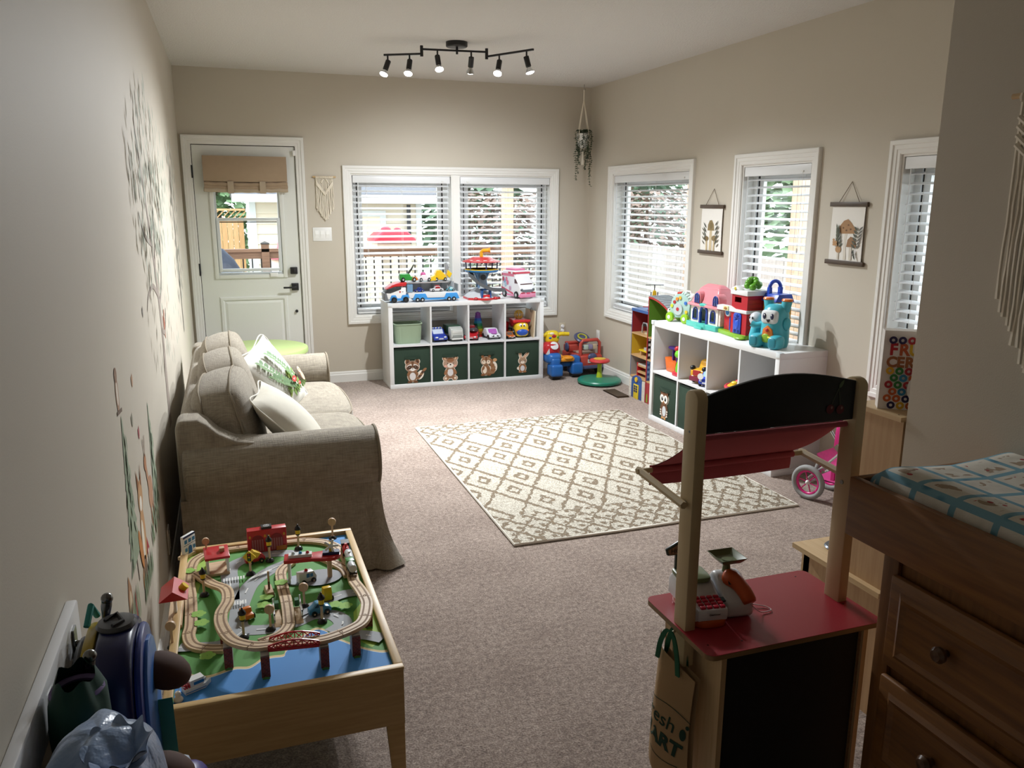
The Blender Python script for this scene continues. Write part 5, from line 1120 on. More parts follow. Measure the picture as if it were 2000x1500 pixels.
# toy cash register
cr = T('toy_cash_register', 'white toy cash register with red keys, green scale tray and orange scanner', 'toy register', (1.44, 1.655, CZ+.0005), -.14)
WG = PL('d9dadd'); OLV = PL('6f7d56'); ORG = PL('c8551f')
B().prism([(-.085, .012), (-.085, .045), (-.03, .052), (.01, .075), (.07, .082), (.09, .06), (.09, .012)], -.06, .035, 'x').o('register_body', WG, cr, bev=.01, seg=3)
B().prism(rrect(-.058, .033, -.095, .08, .03), 0, .018, 'z').o('drawer', ORG, cr, bev=.004); B().prism([(-.088, .016), (-.088, .046), (-.026, .054), (-.026, .016)], -.05, .03, 'x').o('keypad_panel', PL('e3e4e6'), cr, bev=.004)
for i in range(4):
    for j in range(4): B().at((-.034+.0175*i, -.078+.0135*j, .0475+.0019*j), rx=.12).box((0, 0, .002), (.0135, .010, .006)).o('key', PL('c41f3a'), cr, bev=.0015)
B().at((.031, -.05, .05), rx=.12).box((0, 0, .002), (.012, .016, .005)).o('function_key', PL('2e3a34'), cr); B().prism(rrect(-.058, .028, .0, .085, .02), .074, .088, 'z').o('register_lid', OLV, cr, bev=.005)
B().cyl((-.045, .07, .085), (-.045, .07, .13), .006, n=8).bx(-.051, -.039, .066, .074, .085, .135).o('sign_post', PL('22332c'), cr)
B().prism([(-.075, .128), (-.012, .128), (-.0, .142), (-.035, .172), (-.08, .146)], .064, .074, 'y').o('sign_panel', PL('22332c'), cr, bev=.003); B().prism([(-.07, .132), (-.014, .132), (-.005, .142), (-.035, .165), (-.074, .144)], .0625, .0645, 'y').o('sign_face', PL('8d6b50'), cr)
text('HOME', .019, M('1c1a18', .6), cr, frame4((-.04, .062, .1415), (1, 0, 0), (0, 0, 1)), ext=.0004)
B().prism([(-.06, .0), (-.06, .04), (-.02, .06), (.02, .088), (.045, .09), (.06, .07), (.08, .0)], .04, .118, 'x').o('scale_body', WG, cr, bev=.012, seg=3); B().lathe([(.012, .088), (.008, .118), (.014, .124)], 12, (.078, .03, 0)).o('scale_neck', OLV, cr)
B().lathe([(0, .122), (.034, .123), (.052, .136), (.054, .135), (.036, .119), (0, .118)], 4, (.078, .03, 0), a0=PI/4+.1).o('scale_tray', OLV, cr, bev=.004); B().at((.078, -.013, .082), rx=-.75).box((0, 0, 0), (.03, .003, .02)).o('scale_display', PL('4a3426'), cr)
B().tube(smooth([(.072, .02, .075), (.085, -.005, .078), (.098, -.035, .062), (.104, -.06, .04)], 4), [.016, .023, .026, .026, .024, .0215, .02, .0195, .0195, .0195, .0195, .019, .016], 12).o('hand_scanner', ORG, cr, ang=80)
B().tube(smooth([(.106, -.062, .036), (.14, -.05, .006), (.175, -.042, .003), (.17, -.02, .003), (.12, .0, .01), (.11, .02, .02)], 6), .0014, 6).o('scanner_cord', PL('e6d6d8'), cr)
text('Genioux', .0085, M('3a2a2a', .6), cr, frame4((-.006, -.0895, .034), (1, 0, 0), (0, -.08, 1)), ext=.0003); Art((-.0605, .0, .03), (0, -1, 0), (0, 0, 1), (-1, 0, 0)).rect(.01, .075, -.012, .012, '2a2522').o('side_screen', None, cr)
# ---------------------------------------------------------------- wooden play kitchen
KIT = woodmat('c8a87c', 'd9be94', 1, 3); KIT2 = woodmat('b3906a', 'c8a780', 2, 3)
pk_ = T('play_kitchen', 'plywood play kitchen standing behind the dresser with its back to the wall stub', 'play kitchen', (2.5, 1.99, 0))
def kb(): return B().at((-2.5, -1.99, 0))
kx0, kx1, ky0, ky1, kc, ktp = 2.18, 2.98, 1.80, 2.215, .45, 1.02
kb().bx(kx0, kx1, ky0+.17, ky1, kc-.018, kc).bx(kx0, kx1, ky0, ky0+.17, kc-.018, kc).o('counter', KIT, pk_); kb().bx(kx0+.03, kx0+.045, ky0, ky1-.03, 0, kc-.018).o('side_panel', KIT2, pk_); kb().bx(kx1-.045, kx1-.03, ky0, ky1-.03, 0, kc-.018).o('side_panel', KIT2, pk_)
kb().bx(kx0+.045, kx1-.045, ky1-.045, ky1-.03, .03, kc-.018).o('front_panel', KIT2, pk_); kb().bx(kx0+.045, kx1-.045, ky0, ky0+.01, .03, kc-.018).o('back_panel', KIT2, pk_); kb().bx(kx0+.03, kx0+.05, ky1-.06, ky1-.02, 0, kc-.018).o('corner_leg', KIT, pk_)
kb().bx(kx0+.022, kx0+.036, ky0, ky0+.19, kc, ktp-.015).o('hutch_side', KIT2, pk_); kb().bx(kx1-.036, kx1-.022, ky0, ky0+.19, kc, ktp-.015).o('hutch_side', KIT2, pk_); kb().bx(kx0+.036, kx1-.036, ky0, ky0+.01, kc, ktp-.015).o('hutch_back', KIT2, pk_); kb().bx(kx0+.01, kx1-.01, ky0-.0, ky0+.205, ktp-.015, ktp).o('hutch_top', KIT, pk_)
for x in (2.31, 2.55): kb().lathe([(.052, kc), (.055, kc+.004), (.05, kc+.009), (.03, kc+.008), (.028, kc+.004), (0, kc+.004)], 24, (x, 2.12, 0)).o('burner', M('4f5560', .3, .4), pk_); kb().lathe([(.02, kc+.004), (.02, kc+.011), (0, kc+.012)], 16, (x, 2.12, 0)).o('burner_cap', CHROME, pk_)
for x, y in ((kx0+.03, ky0+.03), (kx0+.03, ky0+.18)): kb().cyl((x, y, ktp), (x, y, ktp+.0006), .003, n=8).o('screw_head', M('5a4a38', .5), pk_)
# cereal box
cb = T('cereal_box', 'colourful fruit cereal box standing on the play kitchen', 'cereal box', (2.29, 1.885, ktp+.0005), -.62)
B().bx(-.085, .085, -.025, .025, 0, .245).o('carton', M('ece7e2', .5), cb)
a = Art((0, -.0252, 0), (1, 0, 0), (0, 0, 1), (0, -1, 0)); R = random.Random(5); cc = ['2f7fa8', '2f7a3a', 'd8a92a', 'a8262f', '2a2350', 'c4602a']
for j in range(10):
    if 6 <= j <= 8: continue
    for i in range(7):
        x, y = -.074+.0262*i+(.0131 if j % 2 else 0), .013+.0218*j+(.008 if j == 9 else 0)
        if abs(x) < .073: a.ring(x, y, .0046, .0118, cc[R.randrange(6)], 14)
a.el(.045, .07, .055, .055, 'f2f0ee').el(.045, .07, .047, .047, 'd9d6da').el(.045, .07, .045, .045, 'f0eeea')
for k in range(20): aa = R.random()*6.3; r = .036*math.sqrt(R.random()); a.ring(.045+r*math.cos(aa), .07+r*math.sin(aa), .003, .008, cc[R.randrange(6)], 10)
a.o('hoop_print', None, cb)['kind'] = 'stuff'
for i, (ch, col) in enumerate(zip('FRUIT', ('b51f2a', 'b8552a', 'd8b02a', '2f7a3a', '2f7fa8'))): text(ch, .05, M(col, .6), cb, frame4((-.056+.03*i, -.0262, .186), (1, 0, 0), (0, 0, 1)), ext=.0005, bold=.0018, sx=.95)
for i, ch in enumerate('CEREAL'): text(ch, .044, M('a5653a', .6), cb, frame4((-.058+.025*i, -.0262, .147), (1, 0, 0), (0, 0, 1)), ext=.0005, bold=.002, sx=.95)
# ---------------------------------------------------------------- dresser with changing tray
PINE = woodmat('6b4422', '91612f', 1, 3, .5, .0, 14); PINEV = woodmat('6b4422', '91612f', 2, 3, .5, .0, 14)
dx, dy0, dy1 = 1.715, .10, 1.345
de = T('dresser', 'dark stained pine dresser with raised changing tray', 'dresser', (1.95, .72, 0))
def db(): return B().at((-1.95, -.72, 0))
db().bx(dx+.012, XP-.005, dy0, dy1, .06, .852).o('carcass', PINEV, de); db().bx(dx, dx+.012, dy1-.045, dy1, .0, .852).o('corner_stile', PINEV, de, bev=.003); db().bx(dx, dx+.012, dy0, dy0+.045, 0, .852).o('corner_stile', PINEV, de)
db().bx(dx+.004, dx+.014, dy0, dy1, .0, .07).o('plinth', PINE, de)
db().bx(dx-.004, dx+.016, .02, 1.47, .853, 1.0).o('tray_front', PINE, de, bev=.003); db().bx(dx+.016, XP-.004, 1.45, 1.47, .853, 1.0).o('tray_end', PINE, de, bev=.003); db().bx(dx+.016, XP-.004, .02, .04, .853, 1.0).o('tray_end', PINE, de, bev=.003); db().bx(dx+.016, XP-.004, .04, 1.45, .853, .868).o('tray_floor', PINE, de)
for zt, zb in ((.822, .60), (.572, .33), (.305, .08)):
    for ya, yb in ((dy1-.04, .735), (.715, dy0+.04)):
        dr_ = db().bx(dx-.014, dx+.004, yb, ya, zb, zt).o('drawer', PINE, de, bev=.006, seg=2); b = db()
        def rp(A, Bq, xa, xb): b.add([(xa, A[0], A[2]), (xa, A[1], A[2]), (xa, A[1], A[3]), (xa, A[0], A[3]), (xb, Bq[0], Bq[2]), (xb, Bq[1], Bq[2]), (xb, Bq[1], Bq[3]), (xb, Bq[0], Bq[3])], [(i, (i+1) % 4, 4+(i+1) % 4, 4+i) for i in range(4)])
        A = (yb+.03, ya-.03, zb+.03, zt-.03); C_ = (yb+.042, ya-.042, zb+.042, zt-.042); E_ = (yb+.055, ya-.055, zb+.055, zt-.055)
        rp(A, C_, dx-.0138, dx-.022); rp(C_, E_, dx-.022, dx-.017); b.add([(dx-.017, E_[0], E_[2]), (dx-.017, E_[1], E_[2]), (dx-.017, E_[1], E_[3]), (dx-.017, E_[0], E_[3])], [(0, 1, 2, 3)]); b.o('raised_field', PINE, dr_, smooth=False)
        db().at((-1.95, -.72, 0)).lathe([(0, dx-.052), (.012, dx-.05), (.018, dx-.042), (.017, dx-.034), (.009, dx-.026), (.008, dx-.016)], 16, (0, ya-.17, (zt+zb)/2+.01), 'x').o('knob', woodmat('4a2f1a', '5f4025', 0, 4, .35, .3), dr_)
# changing pad with printed cover
def padmat():
    m, nt, bs = raw('pad_flannel'); bs.inputs['Roughness'].default_value = .95; x, y, z = xyz(nt)
    n = noise(nt, 30, 2); v = nt.nodes.new('ShaderNodeTexVoronoi'); v.inputs['Scale'].default_value = 26; nt.links.new(coords(nt), v.inputs['Vector']); v2 = nt.nodes.new('ShaderNodeTexVoronoi'); v2.inputs['Scale'].default_value = 15; nt.links.new(coords(nt), v2.inputs['Vector'])
    d = S(nt, v.outputs['Distance']); d2 = S(nt, v2.outputs['Distance'])
    gx = ((x/.105).fr()-.5).ab().gt(.425); gy = ((y/.105).fr()-.5).ab().gt(.425); g = gx.mx(gy); inn = ((x/.105).fr()-.5).ab().lt(.30)*((y/.105).fr()-.5).ab().lt(.30)
    base = ramp(nt, n.outputs['Fac'], [(.3, 'd3cfc2'), (.7, 'e3dfd4')]); bear_ = mix(nt, d2.lt(.42)*inn*S(nt, n.outputs['Fac']).gt(.47), base, 'a8957f'); red = mix(nt, d.lt(.17)*inn, bear_, 'a8353a')
    blue = ramp(nt, d, [(.2, '4f86a0'), (.45, '7aa8ba')]); nt.links.new(mix(nt, g, red, blue), bs.inputs['Base Color']); n2 = noise(nt, 300, 2); bump(nt, bs, n2.outputs['Fac'], .3, .002); return m
cp = T('changing_pad', 'contoured changing pad in a blue checked cover on the dresser', 'changing pad', (1.965, .787, .869))
def padp(u, v):       # closed cross-section in x-z, swept along y
    t = 2*PI*u; hx = .225; c, s = math.cos(t), math.sin(t); sx = math.copysign(abs(c)**.35, c)*hx; top = .15+.032*abs(sx/hx)**2.0
    sz = top*.5+math.copysign(abs(s)**.5, s)*top*.5; y = -.66+1.32*v; e = min(1, (1-abs(2*v-1))*40)**.5; cz = top*.5
    return (sx*(.96+.04*e), y, cz+(sz-cz)*(.7+.3*e)+.0)
B().grid(padp, 48, 40, cu=True).add([padp(i/48, 0) for i in range(48)], [tuple(range(48))]).add([padp(i/48, 1) for i in range(48)], [tuple(range(48))]).o('pad_cover', padmat(), cp, ang=60)
# ---------------------------------------------------------------- pink doll stroller
sr = T('doll_stroller', 'pink toy doll stroller with grey spoked wheel behind the market stand', 'toy stroller', (3.46, 3.42, 0), .35)
PK = PL('d21f7d'); MET = M('c4c6c8', .3, .8); GT = M('8f8f8f', .7)
for (x, y) in ((-.07, .14), (.17, .14), (-.07, -.2), (.17, -.2)):
    w = B().torus((x, y, .10), .085, .016, 'x', 28, 10).o('tyre', GT, sr); B().torus((x, y, .10), .066, .008, 'x', 28, 8).o('rim', PK, w); b = B()
    for k in range(6): aa = k*PI/3+.2; b.tube([(x, y, .10), (x, y+.064*math.cos(aa), .10+.064*math.sin(aa))], .0035, 6)
    b.o('spoke', PK, w); B().ell((x, y, .10), (.02, .014, .014), 10, 6).o('hub', M('e6e6e6', .3), w)
for x in (-.05, .15): B().tube(smooth([(x, .16, .11), (x, .0, .28), (x, -.2, .52), (x, -.33, .60)], 5), .0075, 8).tube([(x, -.2, .11), (x, .04, .42)], .0075, 8).o('side_frame', MET, sr)
B().tube([(-.06, -.335, .602), (.16, -.335, .602)], .011, 8).o('handle_bar', PL('2a2a2c'), sr); B().tube([(-.07, .14, .1), (.17, .14, .1)], .006, 8).tube([(-.07, -.2, .1), (.17, -.2, .1)], .006, 8).o('axle', MET, sr)
FL_ = M('d8569a', .8, var=.35, vs=25); B().grid(lambda u, v: (-.04+.18*u, .12-.22*v+.0, .27-.07*math.sin(v*PI*.9)+.22*max(0, v-.5)), 8, 10).grid(lambda u, v: (-.04+.18*u, .12-.22*v, .262-.07*math.sin(v*PI*.9)+.22*max(0, v-.5)), 8, 10).o('fabric_seat', FL_, sr)
B().grid(lambda u, v: (.05+.115*math.cos(PI*u), -.15+.16*math.sin(v*1.5), .33+.2*math.sin(PI*u)**.5*(.75+.25*math.cos(v))+.06*math.cos(v*1.5)), 14, 8).o('canopy', M('d0217c', .8), sr); B().bx(-.05, .15, .0, .02, .14, .2).o('foot_rest', PK, sr)
B().grid(lambda u, v: (-.05+.2*u, -.18+.3*v, .13-.02*math.sin(u*PI)*math.sin(v*PI)), 8, 8).grid(lambda u, v: (-.05+.2*u, -.18+.3*v, .126-.02*math.sin(u*PI)*math.sin(v*PI)), 8, 8).o('under_basket', M('c9428c', .8), sr)
# ---------------------------------------------------------------- toys on and in the shelf under the window
def wheelset(par, xs, y0, y1, r, w=.012, z=None, mat=None, hubm=None, name='wheel'):
    for x in xs:
        for y, s in ((y0, -1), (y1, 1)):
            q = B().cyl((x, y, z or r), (x, y+s*w, z or r), r, n=18).o(name, mat or BKP, par, bev=.002); B().cyl((x, y+s*w, z or r), (x, y+s*(w+.0015), z or r), r*.45, n=12).o('hub_cap', hubm or M('b8bcc0', .35), q)
S1 = .7705
tr = T('toy_truck', 'long toy transporter truck with red cab roof and blue side skirts on the window shelf', 'toy truck', (1.95, 7.12, S1), -.01)
def p_(x): return x-1.95
GY = PL('6c7075'); LB = PL('3f93d8')
B().prism([(p_(1.61), .03), (p_(1.61), .085), (p_(1.635), .115), (p_(1.66), .13), (p_(1.80), .135), (p_(1.80), .03)], -.07, .07, 'y').o('cab_body', WHP, tr, bev=.008); B().prism([(p_(1.604), .02), (p_(1.604), .088), (p_(1.624), .092), (p_(1.64), .03), (p_(1.65), .02)], -.072, .072, 'y').o('cab_nose', GY, tr, bev=.004)
B().prism([(p_(1.612), .088), (p_(1.64), .128), (p_(1.76), .145), (p_(1.755), .118), (p_(1.66), .085)], -.073, .073, 'y').o('windscreen', PL('35393d'), tr, bev=.003); B().prism([(p_(1.622), .118), (p_(1.68), .158), (p_(1.73), .174), (p_(1.81), .178), (p_(1.80), .146), (p_(1.70), .142)], -.074, .074, 'y').o('cab_roof', RED, tr, bev=.006)
B().bx(p_(1.655), p_(1.80), -.076, .076, .018, .04).prism([(p_(1.655), .04), (p_(1.668), .068), (p_(1.705), .068), (p_(1.72), .04)], -.076, .076, 'y').prism([(p_(1.75), .04), (p_(1.765), .068), (p_(1.82), .07), (p_(1.83), .04)], -.076, .076, 'y').o('cab_skirt', LB, tr, bev=.004)
B().bx(p_(1.82), p_(2.285), -.07, .07, .035, .085).o('trailer_bed', PL('dfe1e3'), tr, bev=.003)
for a, c in ((1.855, 2.0), (2.14, 2.29)): B().prism([(p_(a), .02), (p_(a+.025), .075), (p_(c-.025), .075), (p_(c), .02)], -.077, .077, 'y').o('fender', LB, tr, bev=.006)
B().bx(p_(1.99), p_(2.15), -.074, .074, .018, .032).o('side_skirt', LB, tr); B().bx(p_(1.80), p_(2.27), .055, .068, .085, .165).o('rear_wall', M('a6abb0', .5), tr)
for x in (1.81, 1.87, 1.96, 2.06, 2.15, 2.24): B().bx(p_(x)-.004, p_(x)+.004, .045, .056, .085, .17).o('wall_post', M('8b9196', .5), tr)
B().bx(p_(1.78), p_(2.2), -.04, .068, .166, .174).o('upper_deck', PL('9a9fa4'), tr); B().bx(p_(1.80), p_(2.19), -.044, -.038, .166, .173).o('deck_edge', PL('b9b3b3'), tr); B().bx(p_(2.275), p_(2.283), -.06, .068, .035, .15).o('tail_ramp', M('9fa4a9', .5), tr)
B().bx(p_(1.81), p_(1.86), -.071, -.066, .09, .16).o('tool_panel', PL('6f94b4'), tr)
wheelset(tr, [p_(1.69), p_(1.795)], -.07, .07, .026, .012, hubm=PL('30353a')); wheelset(tr, [p_(1.90), p_(1.945), p_(2.19), p_(2.235)], -.07, .07, .02, .01)
Art((p_(1.745), -.0702, .095), (1, 0, 0), (0, 0, 1), (0, -1, 0)).poly([(-.008, .008), (.008, .008), (.007, -.004), (0, -.01), (-.007, -.004)], 'b33a40').rect(.016, .03, -.002, .004, '8a8f96').o('door_badge', None, tr)
def minicar(label, loc_, rz, L, w, h, col, cab, rw=.012, cat='toy vehicle', group='small toy vehicles', prof=None, roofc=None):
    t = T('toy_vehicle', label, cat, loc_, rz, group)
    B().prism(prof or [(-L/2, rw*.5), (-L/2, h*.5), (-L*.2, h*.55), (-L*.12, h), (L*.22, h), (L*.32, h*.6), (L/2, h*.5), (L/2, rw*.5)], -w/2, w/2, 'y').o('car_body', PL(col), t, bev=min(.008, w*.1), seg=3)
    if cab: B().prism([(-L*.16, h*.58), (-L*.1, h*.93), (L*.2, h*.93), (L*.27, h*.6)], -w/2-.0015, w/2+.0015, 'y').o('window_band', PL(cab), t)
    if roofc: B().bx(-L*.1, L*.2, -w*.36, w*.36, h, h+.006).o('roof_panel', PL(roofc), t, bev=.002)
    wheelset(t, [-L*.3, L*.3], -w/2+.004, w/2-.004, rw, .008); return t
U = S1+.176
t = minicar('green toy recycling truck on the transporter upper deck', (1.835, 7.13, U), PI, .15, .06, .055, '2f8f3a', None, .016, prof=[(-.07, .01), (-.07, .028), (-.045, .034), (-.02, .034), (-.01, .055), (.07, .055), (.07, .01)])
B().prism([(-.072, .01), (-.072, .026), (-.05, .036), (-.03, .03), (-.025, .01)], -.031, .031, 'y').o('front_fender', ORP, t, bev=.003); B().tube([(.0, 0, .055), (-.03, 0, .085), (-.05, 0, .115)], [.009, .007, .004], 8).o('fork_arm', PL('3a3d33'), t)
t = minicar('white and pink toy helper car on the transporter upper deck', (1.985, 7.13, U), PI, .11, .055, .045, 'e3dde2', None, .013); B().ell((.01, 0, .048), (.022, .02, .016), 12, 8).o('pink_seat', PL('c85f9a'), t); B().ell((-.03, 0, .03), (.024, .026, .018), 12, 8).o('bonnet', PL('efeef0'), t)
t = minicar('yellow toy digger with grey arm on the transporter upper deck', (2.13, 7.13, U), PI, .12, .06, .05, 'e2b71c', None, .013, prof=[(-.05, .008), (-.05, .03), (-.03, .05), (.0, .075), (.03, .075), (.05, .04), (.06, .008)])
B().prism([(.04, .006), (.09, .002), (.075, .03), (.045, .045)], -.038, .038, 'y').o('shovel', YEL, t, bev=.004); B().prism([(-.06, .03), (-.075, .09), (-.055, .125), (-.04, .12), (-.045, .06)], -.008, .008, 'y').o('drill_arm', M('8d9094', .5), t, bev=.003); B().prism([(-.075, .02), (-.095, .05), (-.06, .075), (-.05, .04)], -.03, .03, 'y').o('bucket', YEL, t, bev=.003)
for _n in ('green toy recycling truck on the transporter upper deck', 'white and pink toy helper car on the transporter upper deck', 'yellow toy digger with grey arm on the transporter upper deck'):
    for _o in COL.objects:
        if _o.get('label') == _n: _o.scale = (1.12, 1.12, 1.32)
L_ = S1+.0855
minicar('blue toy car inside the transporter', (1.925, 7.09, L_), 0, .085, .045, .04, '2a3f9c', '1a2a5c', .011)
t = minicar('red and white toy fire car inside the transporter', (2.085, 7.09, L_), 0, .12, .05, .05, 'd9d9dc', '9c2a2f', .012, roofc='c4262c')
minicar('teal toy car at the tail of the transporter', (2.215, 7.09, L_), 0, .075, .045, .038, '5aa9b8', 'c9e0e4', .011)
# lookout tower
tw = T('toy_tower', 'toy lookout tower with red roof, blue deck, grey slide and yellow periscope', 'toy tower', (2.53, 7.15, S1))
B().lathe([(.0, .0), (.175, .0), (.175, .02), (.165, .026), (.06, .105), (0, .105)], 6, a0=PI/6).o('base', PL('c9ccd0'), tw, bev=.004); B().lathe([(.178, .0), (.178, .018), (.165, .022), (.165, 0)], 6, a0=PI/6).o('base_rim', RED, tw)
for a in (-2.2, -.95): B().ell((.16*math.cos(a), .16*math.sin(a), .014), (.022, .022, .014), 10, 6).o('base_foot', RED, tw)
for x in (-.04, .04): B().bx(x-.008, x+.008, -.15, -.11, 0, .1).o('door_jamb', PL('1f4f8f'), tw)
B().bx(-.048, .048, -.15, -.11, .09, .104).o('door_lintel', PL('1f4f8f'), tw); B().bx(-.032, .032, -.155, -.148, .0, .05).o('doorway', RED, tw)
for x, y in ((-.035, -.03), (.035, -.03), (-.035, .03), (.035, .03)): B().tube([(x*1.1, y*1.1, .09), (x*.9, y*.9, .18), (x*1.5, y*1.5, .25)], [.012, .010, .016], 8).o('column', PL('5f7fa0'), tw)
B().bx(-.032, .032, -.05, .02, .12, .24).o('shaft', PL('8a97a6'), tw, bev=.006); B().cyl((0, -.052, .20), (0, -.058, .20), .026, n=20).o('round_badge', PL('2a2d33'), tw)
B().lathe([(.04, .235), (.145, .245), (.158, .256), (.158, .268), (.148, .268), (.14, .26), (0, .26)], 20).o('lookout_deck', PL('2d74ad'), tw); B().lathe([(.158, .268), (.16, .274), (.152, .276), (.148, .268)], 20).o('deck_rail', YEL, tw)
for k in range(6): a = PI/6+k*PI/3; B().tube([(.145*math.cos(a), .145*math.sin(a), .268), (.15*math.cos(a), .15*math.sin(a), .345)], .006, 6).o('roof_post', PL('23305f'), tw)
B().lathe([(0, .338), (.175, .338), (.178, .345), (.12, .362), (.09, .378), (.075, .384), (0, .384)], 20).o('roof', RED, tw)
for k in range(5): a = -2.6+k*.5; B().at((.13*math.cos(a), .13*math.sin(a), .356), rx=0).ell((0, 0, 0), (.022, .018, .004), 10, 4).o('roof_patch', PL('e9e4e4'), tw)
B().tube([(.0, 0, .38), (.0, 0, .428), (.012, -.01, .44), (.065, -.03, .444)], [.017, .017, .018, .018], 14).o('periscope', PL('e0a81c'), tw); B().cyl((.06, -.028, .444), (.075, -.034, .4445), .021, .023, 16).o('periscope_lens', PL('d99a18'), tw)
sl_ = [(-.13, -.06, .25), (-.115, -.1, .2), (-.06, -.135, .14), (.03, -.15, .095), (.12, -.145, .08), (.175, -.13, .078)]; P = smooth([Vector(p) for p in sl_], 6); b = B(); n = len(P)
def slv(i, j, th):
    t_ = (P[min(i+1, n-1)]-P[max(i-1, 0)]); s_ = Vector((-t_.y, t_.x, 0)).normalized(); return P[i]+s_*(-.024, -.022, 0, .022, .024)[j]+Vector((0, 0, (.026, .0, -.002, .0, .026)[j]-th))
b.grid(lambda u, v: slv(round(u*(n-1)), round(v*4), 0), n-1, 4).grid(lambda u, v: slv(round(u*(n-1)), round(v*4), .004), n-1, 4).o('slide', PL('5f6368'), tw)
# camper van
vn = T('toy_van', 'white and pink toy camper van on the window shelf', 'toy van', (2.885, 7.15, S1), math.radians(-74))
B().prism([(-.145, .03), (-.145, .215), (-.13, .25), (.045, .255), (.075, .235), (.085, .19), (.145, .125), (.16, .10), (.16, .03)], -.085, .085, 'y').o('van_body', PL('e6e6ea'), vn, bev=.012, seg=3)
B().prism([(.152, .012), (.152, .055), (.172, .052), (.172, .012)], -.088, .088, 'y').bx(-.148, .16, -.088, .088, .018, .034).o('bumper', PL('e08aae'), vn, bev=.006); B().prism([(.088, .178), (.142, .13), (.134, .125), (.082, .172)], -.068, .068, 'y').o('windscreen', PL('4a2a2a'), vn); B().prism([(.07, .18), (.085, .18), (.12, .14), (.07, .14)], -.0865, .0865, 'y').o('side_window', PL('4f3034'), vn)
B().bx(.158, .163, -.06, .06, .06, .085).o('grille', PL('6a7078'), vn); 
for s in (-1, 1): B().ell((.158, s*.066, .083), (.008, .016, .014), 10, 6).o('headlamp', PL('5f666c'), vn); B().bx(.164, .174, s*.06-.02, s*.06+.02, .052, .062).o('fog_lamp', PL('b8374a'), vn)
B().bx(.168, .175, -.018, .018, .046, .06).o('number_plate', PL('d8486c'), vn); B().prism([(-.12, .252), (-.11, .272), (.03, .272), (.045, .252)], -.06, .06, 'y').o('roof_hatch', PL('d87aa0'), vn, bev=.006)
for x in (-.02, .05): B().bx(x-.012, x+.03, -.087, .087, .225, .242).o('light_bar', PL('c4374f'), vn)
wheelset(vn, [-.09, .10], -.078, .078, .034, .014)
a = Art((0, -.0856, .12), (1, 0, 0), (0, 0, 1), (0, -1, 0)); a.rect(-.14, .06, .08, .105, 'd87a92').poly([(-.145, -.02), (.05, -.07), (.05, -.085), (-.145, -.04)], 'd0566f')
for x, y, c in ((-.09, .03, '7fa8c4'), (-.06, .05, 'd87a92'), (-.11, .05, 'c4566f'), (-.04, .02, 'd87a92'), (-.075, .0, 'a8c4d4'), (.0, -.03, 'c9a0b8')): a.el(x, y, .018, .022, c)
a.o('side_print', None, vn)
# lower row of that shelf
CZ1 = KZ+.0005
def cell(col, dx, dy): return (1.625+KX[col]+dx, 7.003+dy, CZ1)
bs_ = T('plastic_basket', 'pale green woven plastic basket in the left shelf cube', 'basket', cell(0, -.015, .16)); SG = M('93a68c', .5)
def bask(th):
    def f(u, v):
        a = 2*PI*u; c, s = math.cos(a), math.sin(a); e = .3; k = 1-.12*(1-v)-th; rip = .002*math.sin(a*26)*(1 if .1 < v < .85 else 0)
        return (math.copysign(abs(c)**e, c)*.128*k+rip*c, math.copysign(abs(s)**e, s)*.10*k+rip*s, .175*v+.006*abs(c)**4*v)
    return f
B().grid(bask(0), 104, 8, cu=True).grid(bask(.04), 104, 4, cu=True).bx(-.095, .095, -.07, .07, .001, .004).o('basket_wall', SG, bs_, ang=60); B().tube([bask(0)(i/48, 1) for i in range(48)], .006, 6, closed=True).o('basket_rim', SG, bs_)
for s in (-1, 1): B().tube([(s*.128, -.045, .175), (s*.134, -.02, .19), (s*.134, .02, .19), (s*.128, .045, .175)], .006, 6).o('basket_handle', SG, bs_)
def frontcar(label, loc_, rz, w, L, h, col, win, extras=None, rw=.026, prof=None):
    t = T('toy_vehicle', label, 'toy car', loc_, rz, 'toy cars in the shelf cubes')
    pr_ = prof or [(-L/2, .018), (-L/2, h*.38), (-L*.42, h*.5), (-L*.2, h*.58), (-L*.05, h*.97), (L*.25, h), (L*.4, h*.6), (L/2, h*.5), (L/2, .018)]
    B().prism(pr_, -w/2, w/2, 'x').o('car_body', PL(col), t, bev=w*.12, seg=3)
    if win: B().prism([(-L*.21, h*.60), (-L*.07, h*.94), (-L*.03, h*.94), (-L*.15, h*.60)], -w*.36, w*.36, 'x').o('windscreen', PL(win), t)
    for y in (-L*.3, L*.3):
        for s in (-1, 1): q = B().cyl((s*(w/2-.008), y, rw), (s*(w/2+.004), y, rw), rw, n=16).o('wheel', BKP, t, bev=.002)
    for s in (-1, 1): B().ell((s*w*.3, -L/2+.002, h*.40), (w*.1, .006, w*.06), 10, 6).o('headlamp', PL('d5dadd'), t)
    B().bx(-w*.16, w*.16, -L/2-.003, -L/2+.003, h*.24, h*.33).o('number_plate', PL('c9ccd0'), t); return t
t = frontcar('royal blue toy police car in the second shelf cube', cell(1, -.085, .17), .12, .135, .24, .115, '23389a', 'c9d2e6'); B().bx(-.045, .045, -.02, .0, .115, .125).o('light_bar', PL('dfe3ee'), t)
for x in (-.03, .0, .03): B().bx(x-.006, x+.006, -.024, -.018, .113, .127).o('lamp_block', PL('3a5fc4'), t)
t = T('toy_vehicle', 'grey and green toy garbage truck beside the blue car', 'toy truck', cell(1, .07, .16), .1, 'toy cars in the shelf cubes')
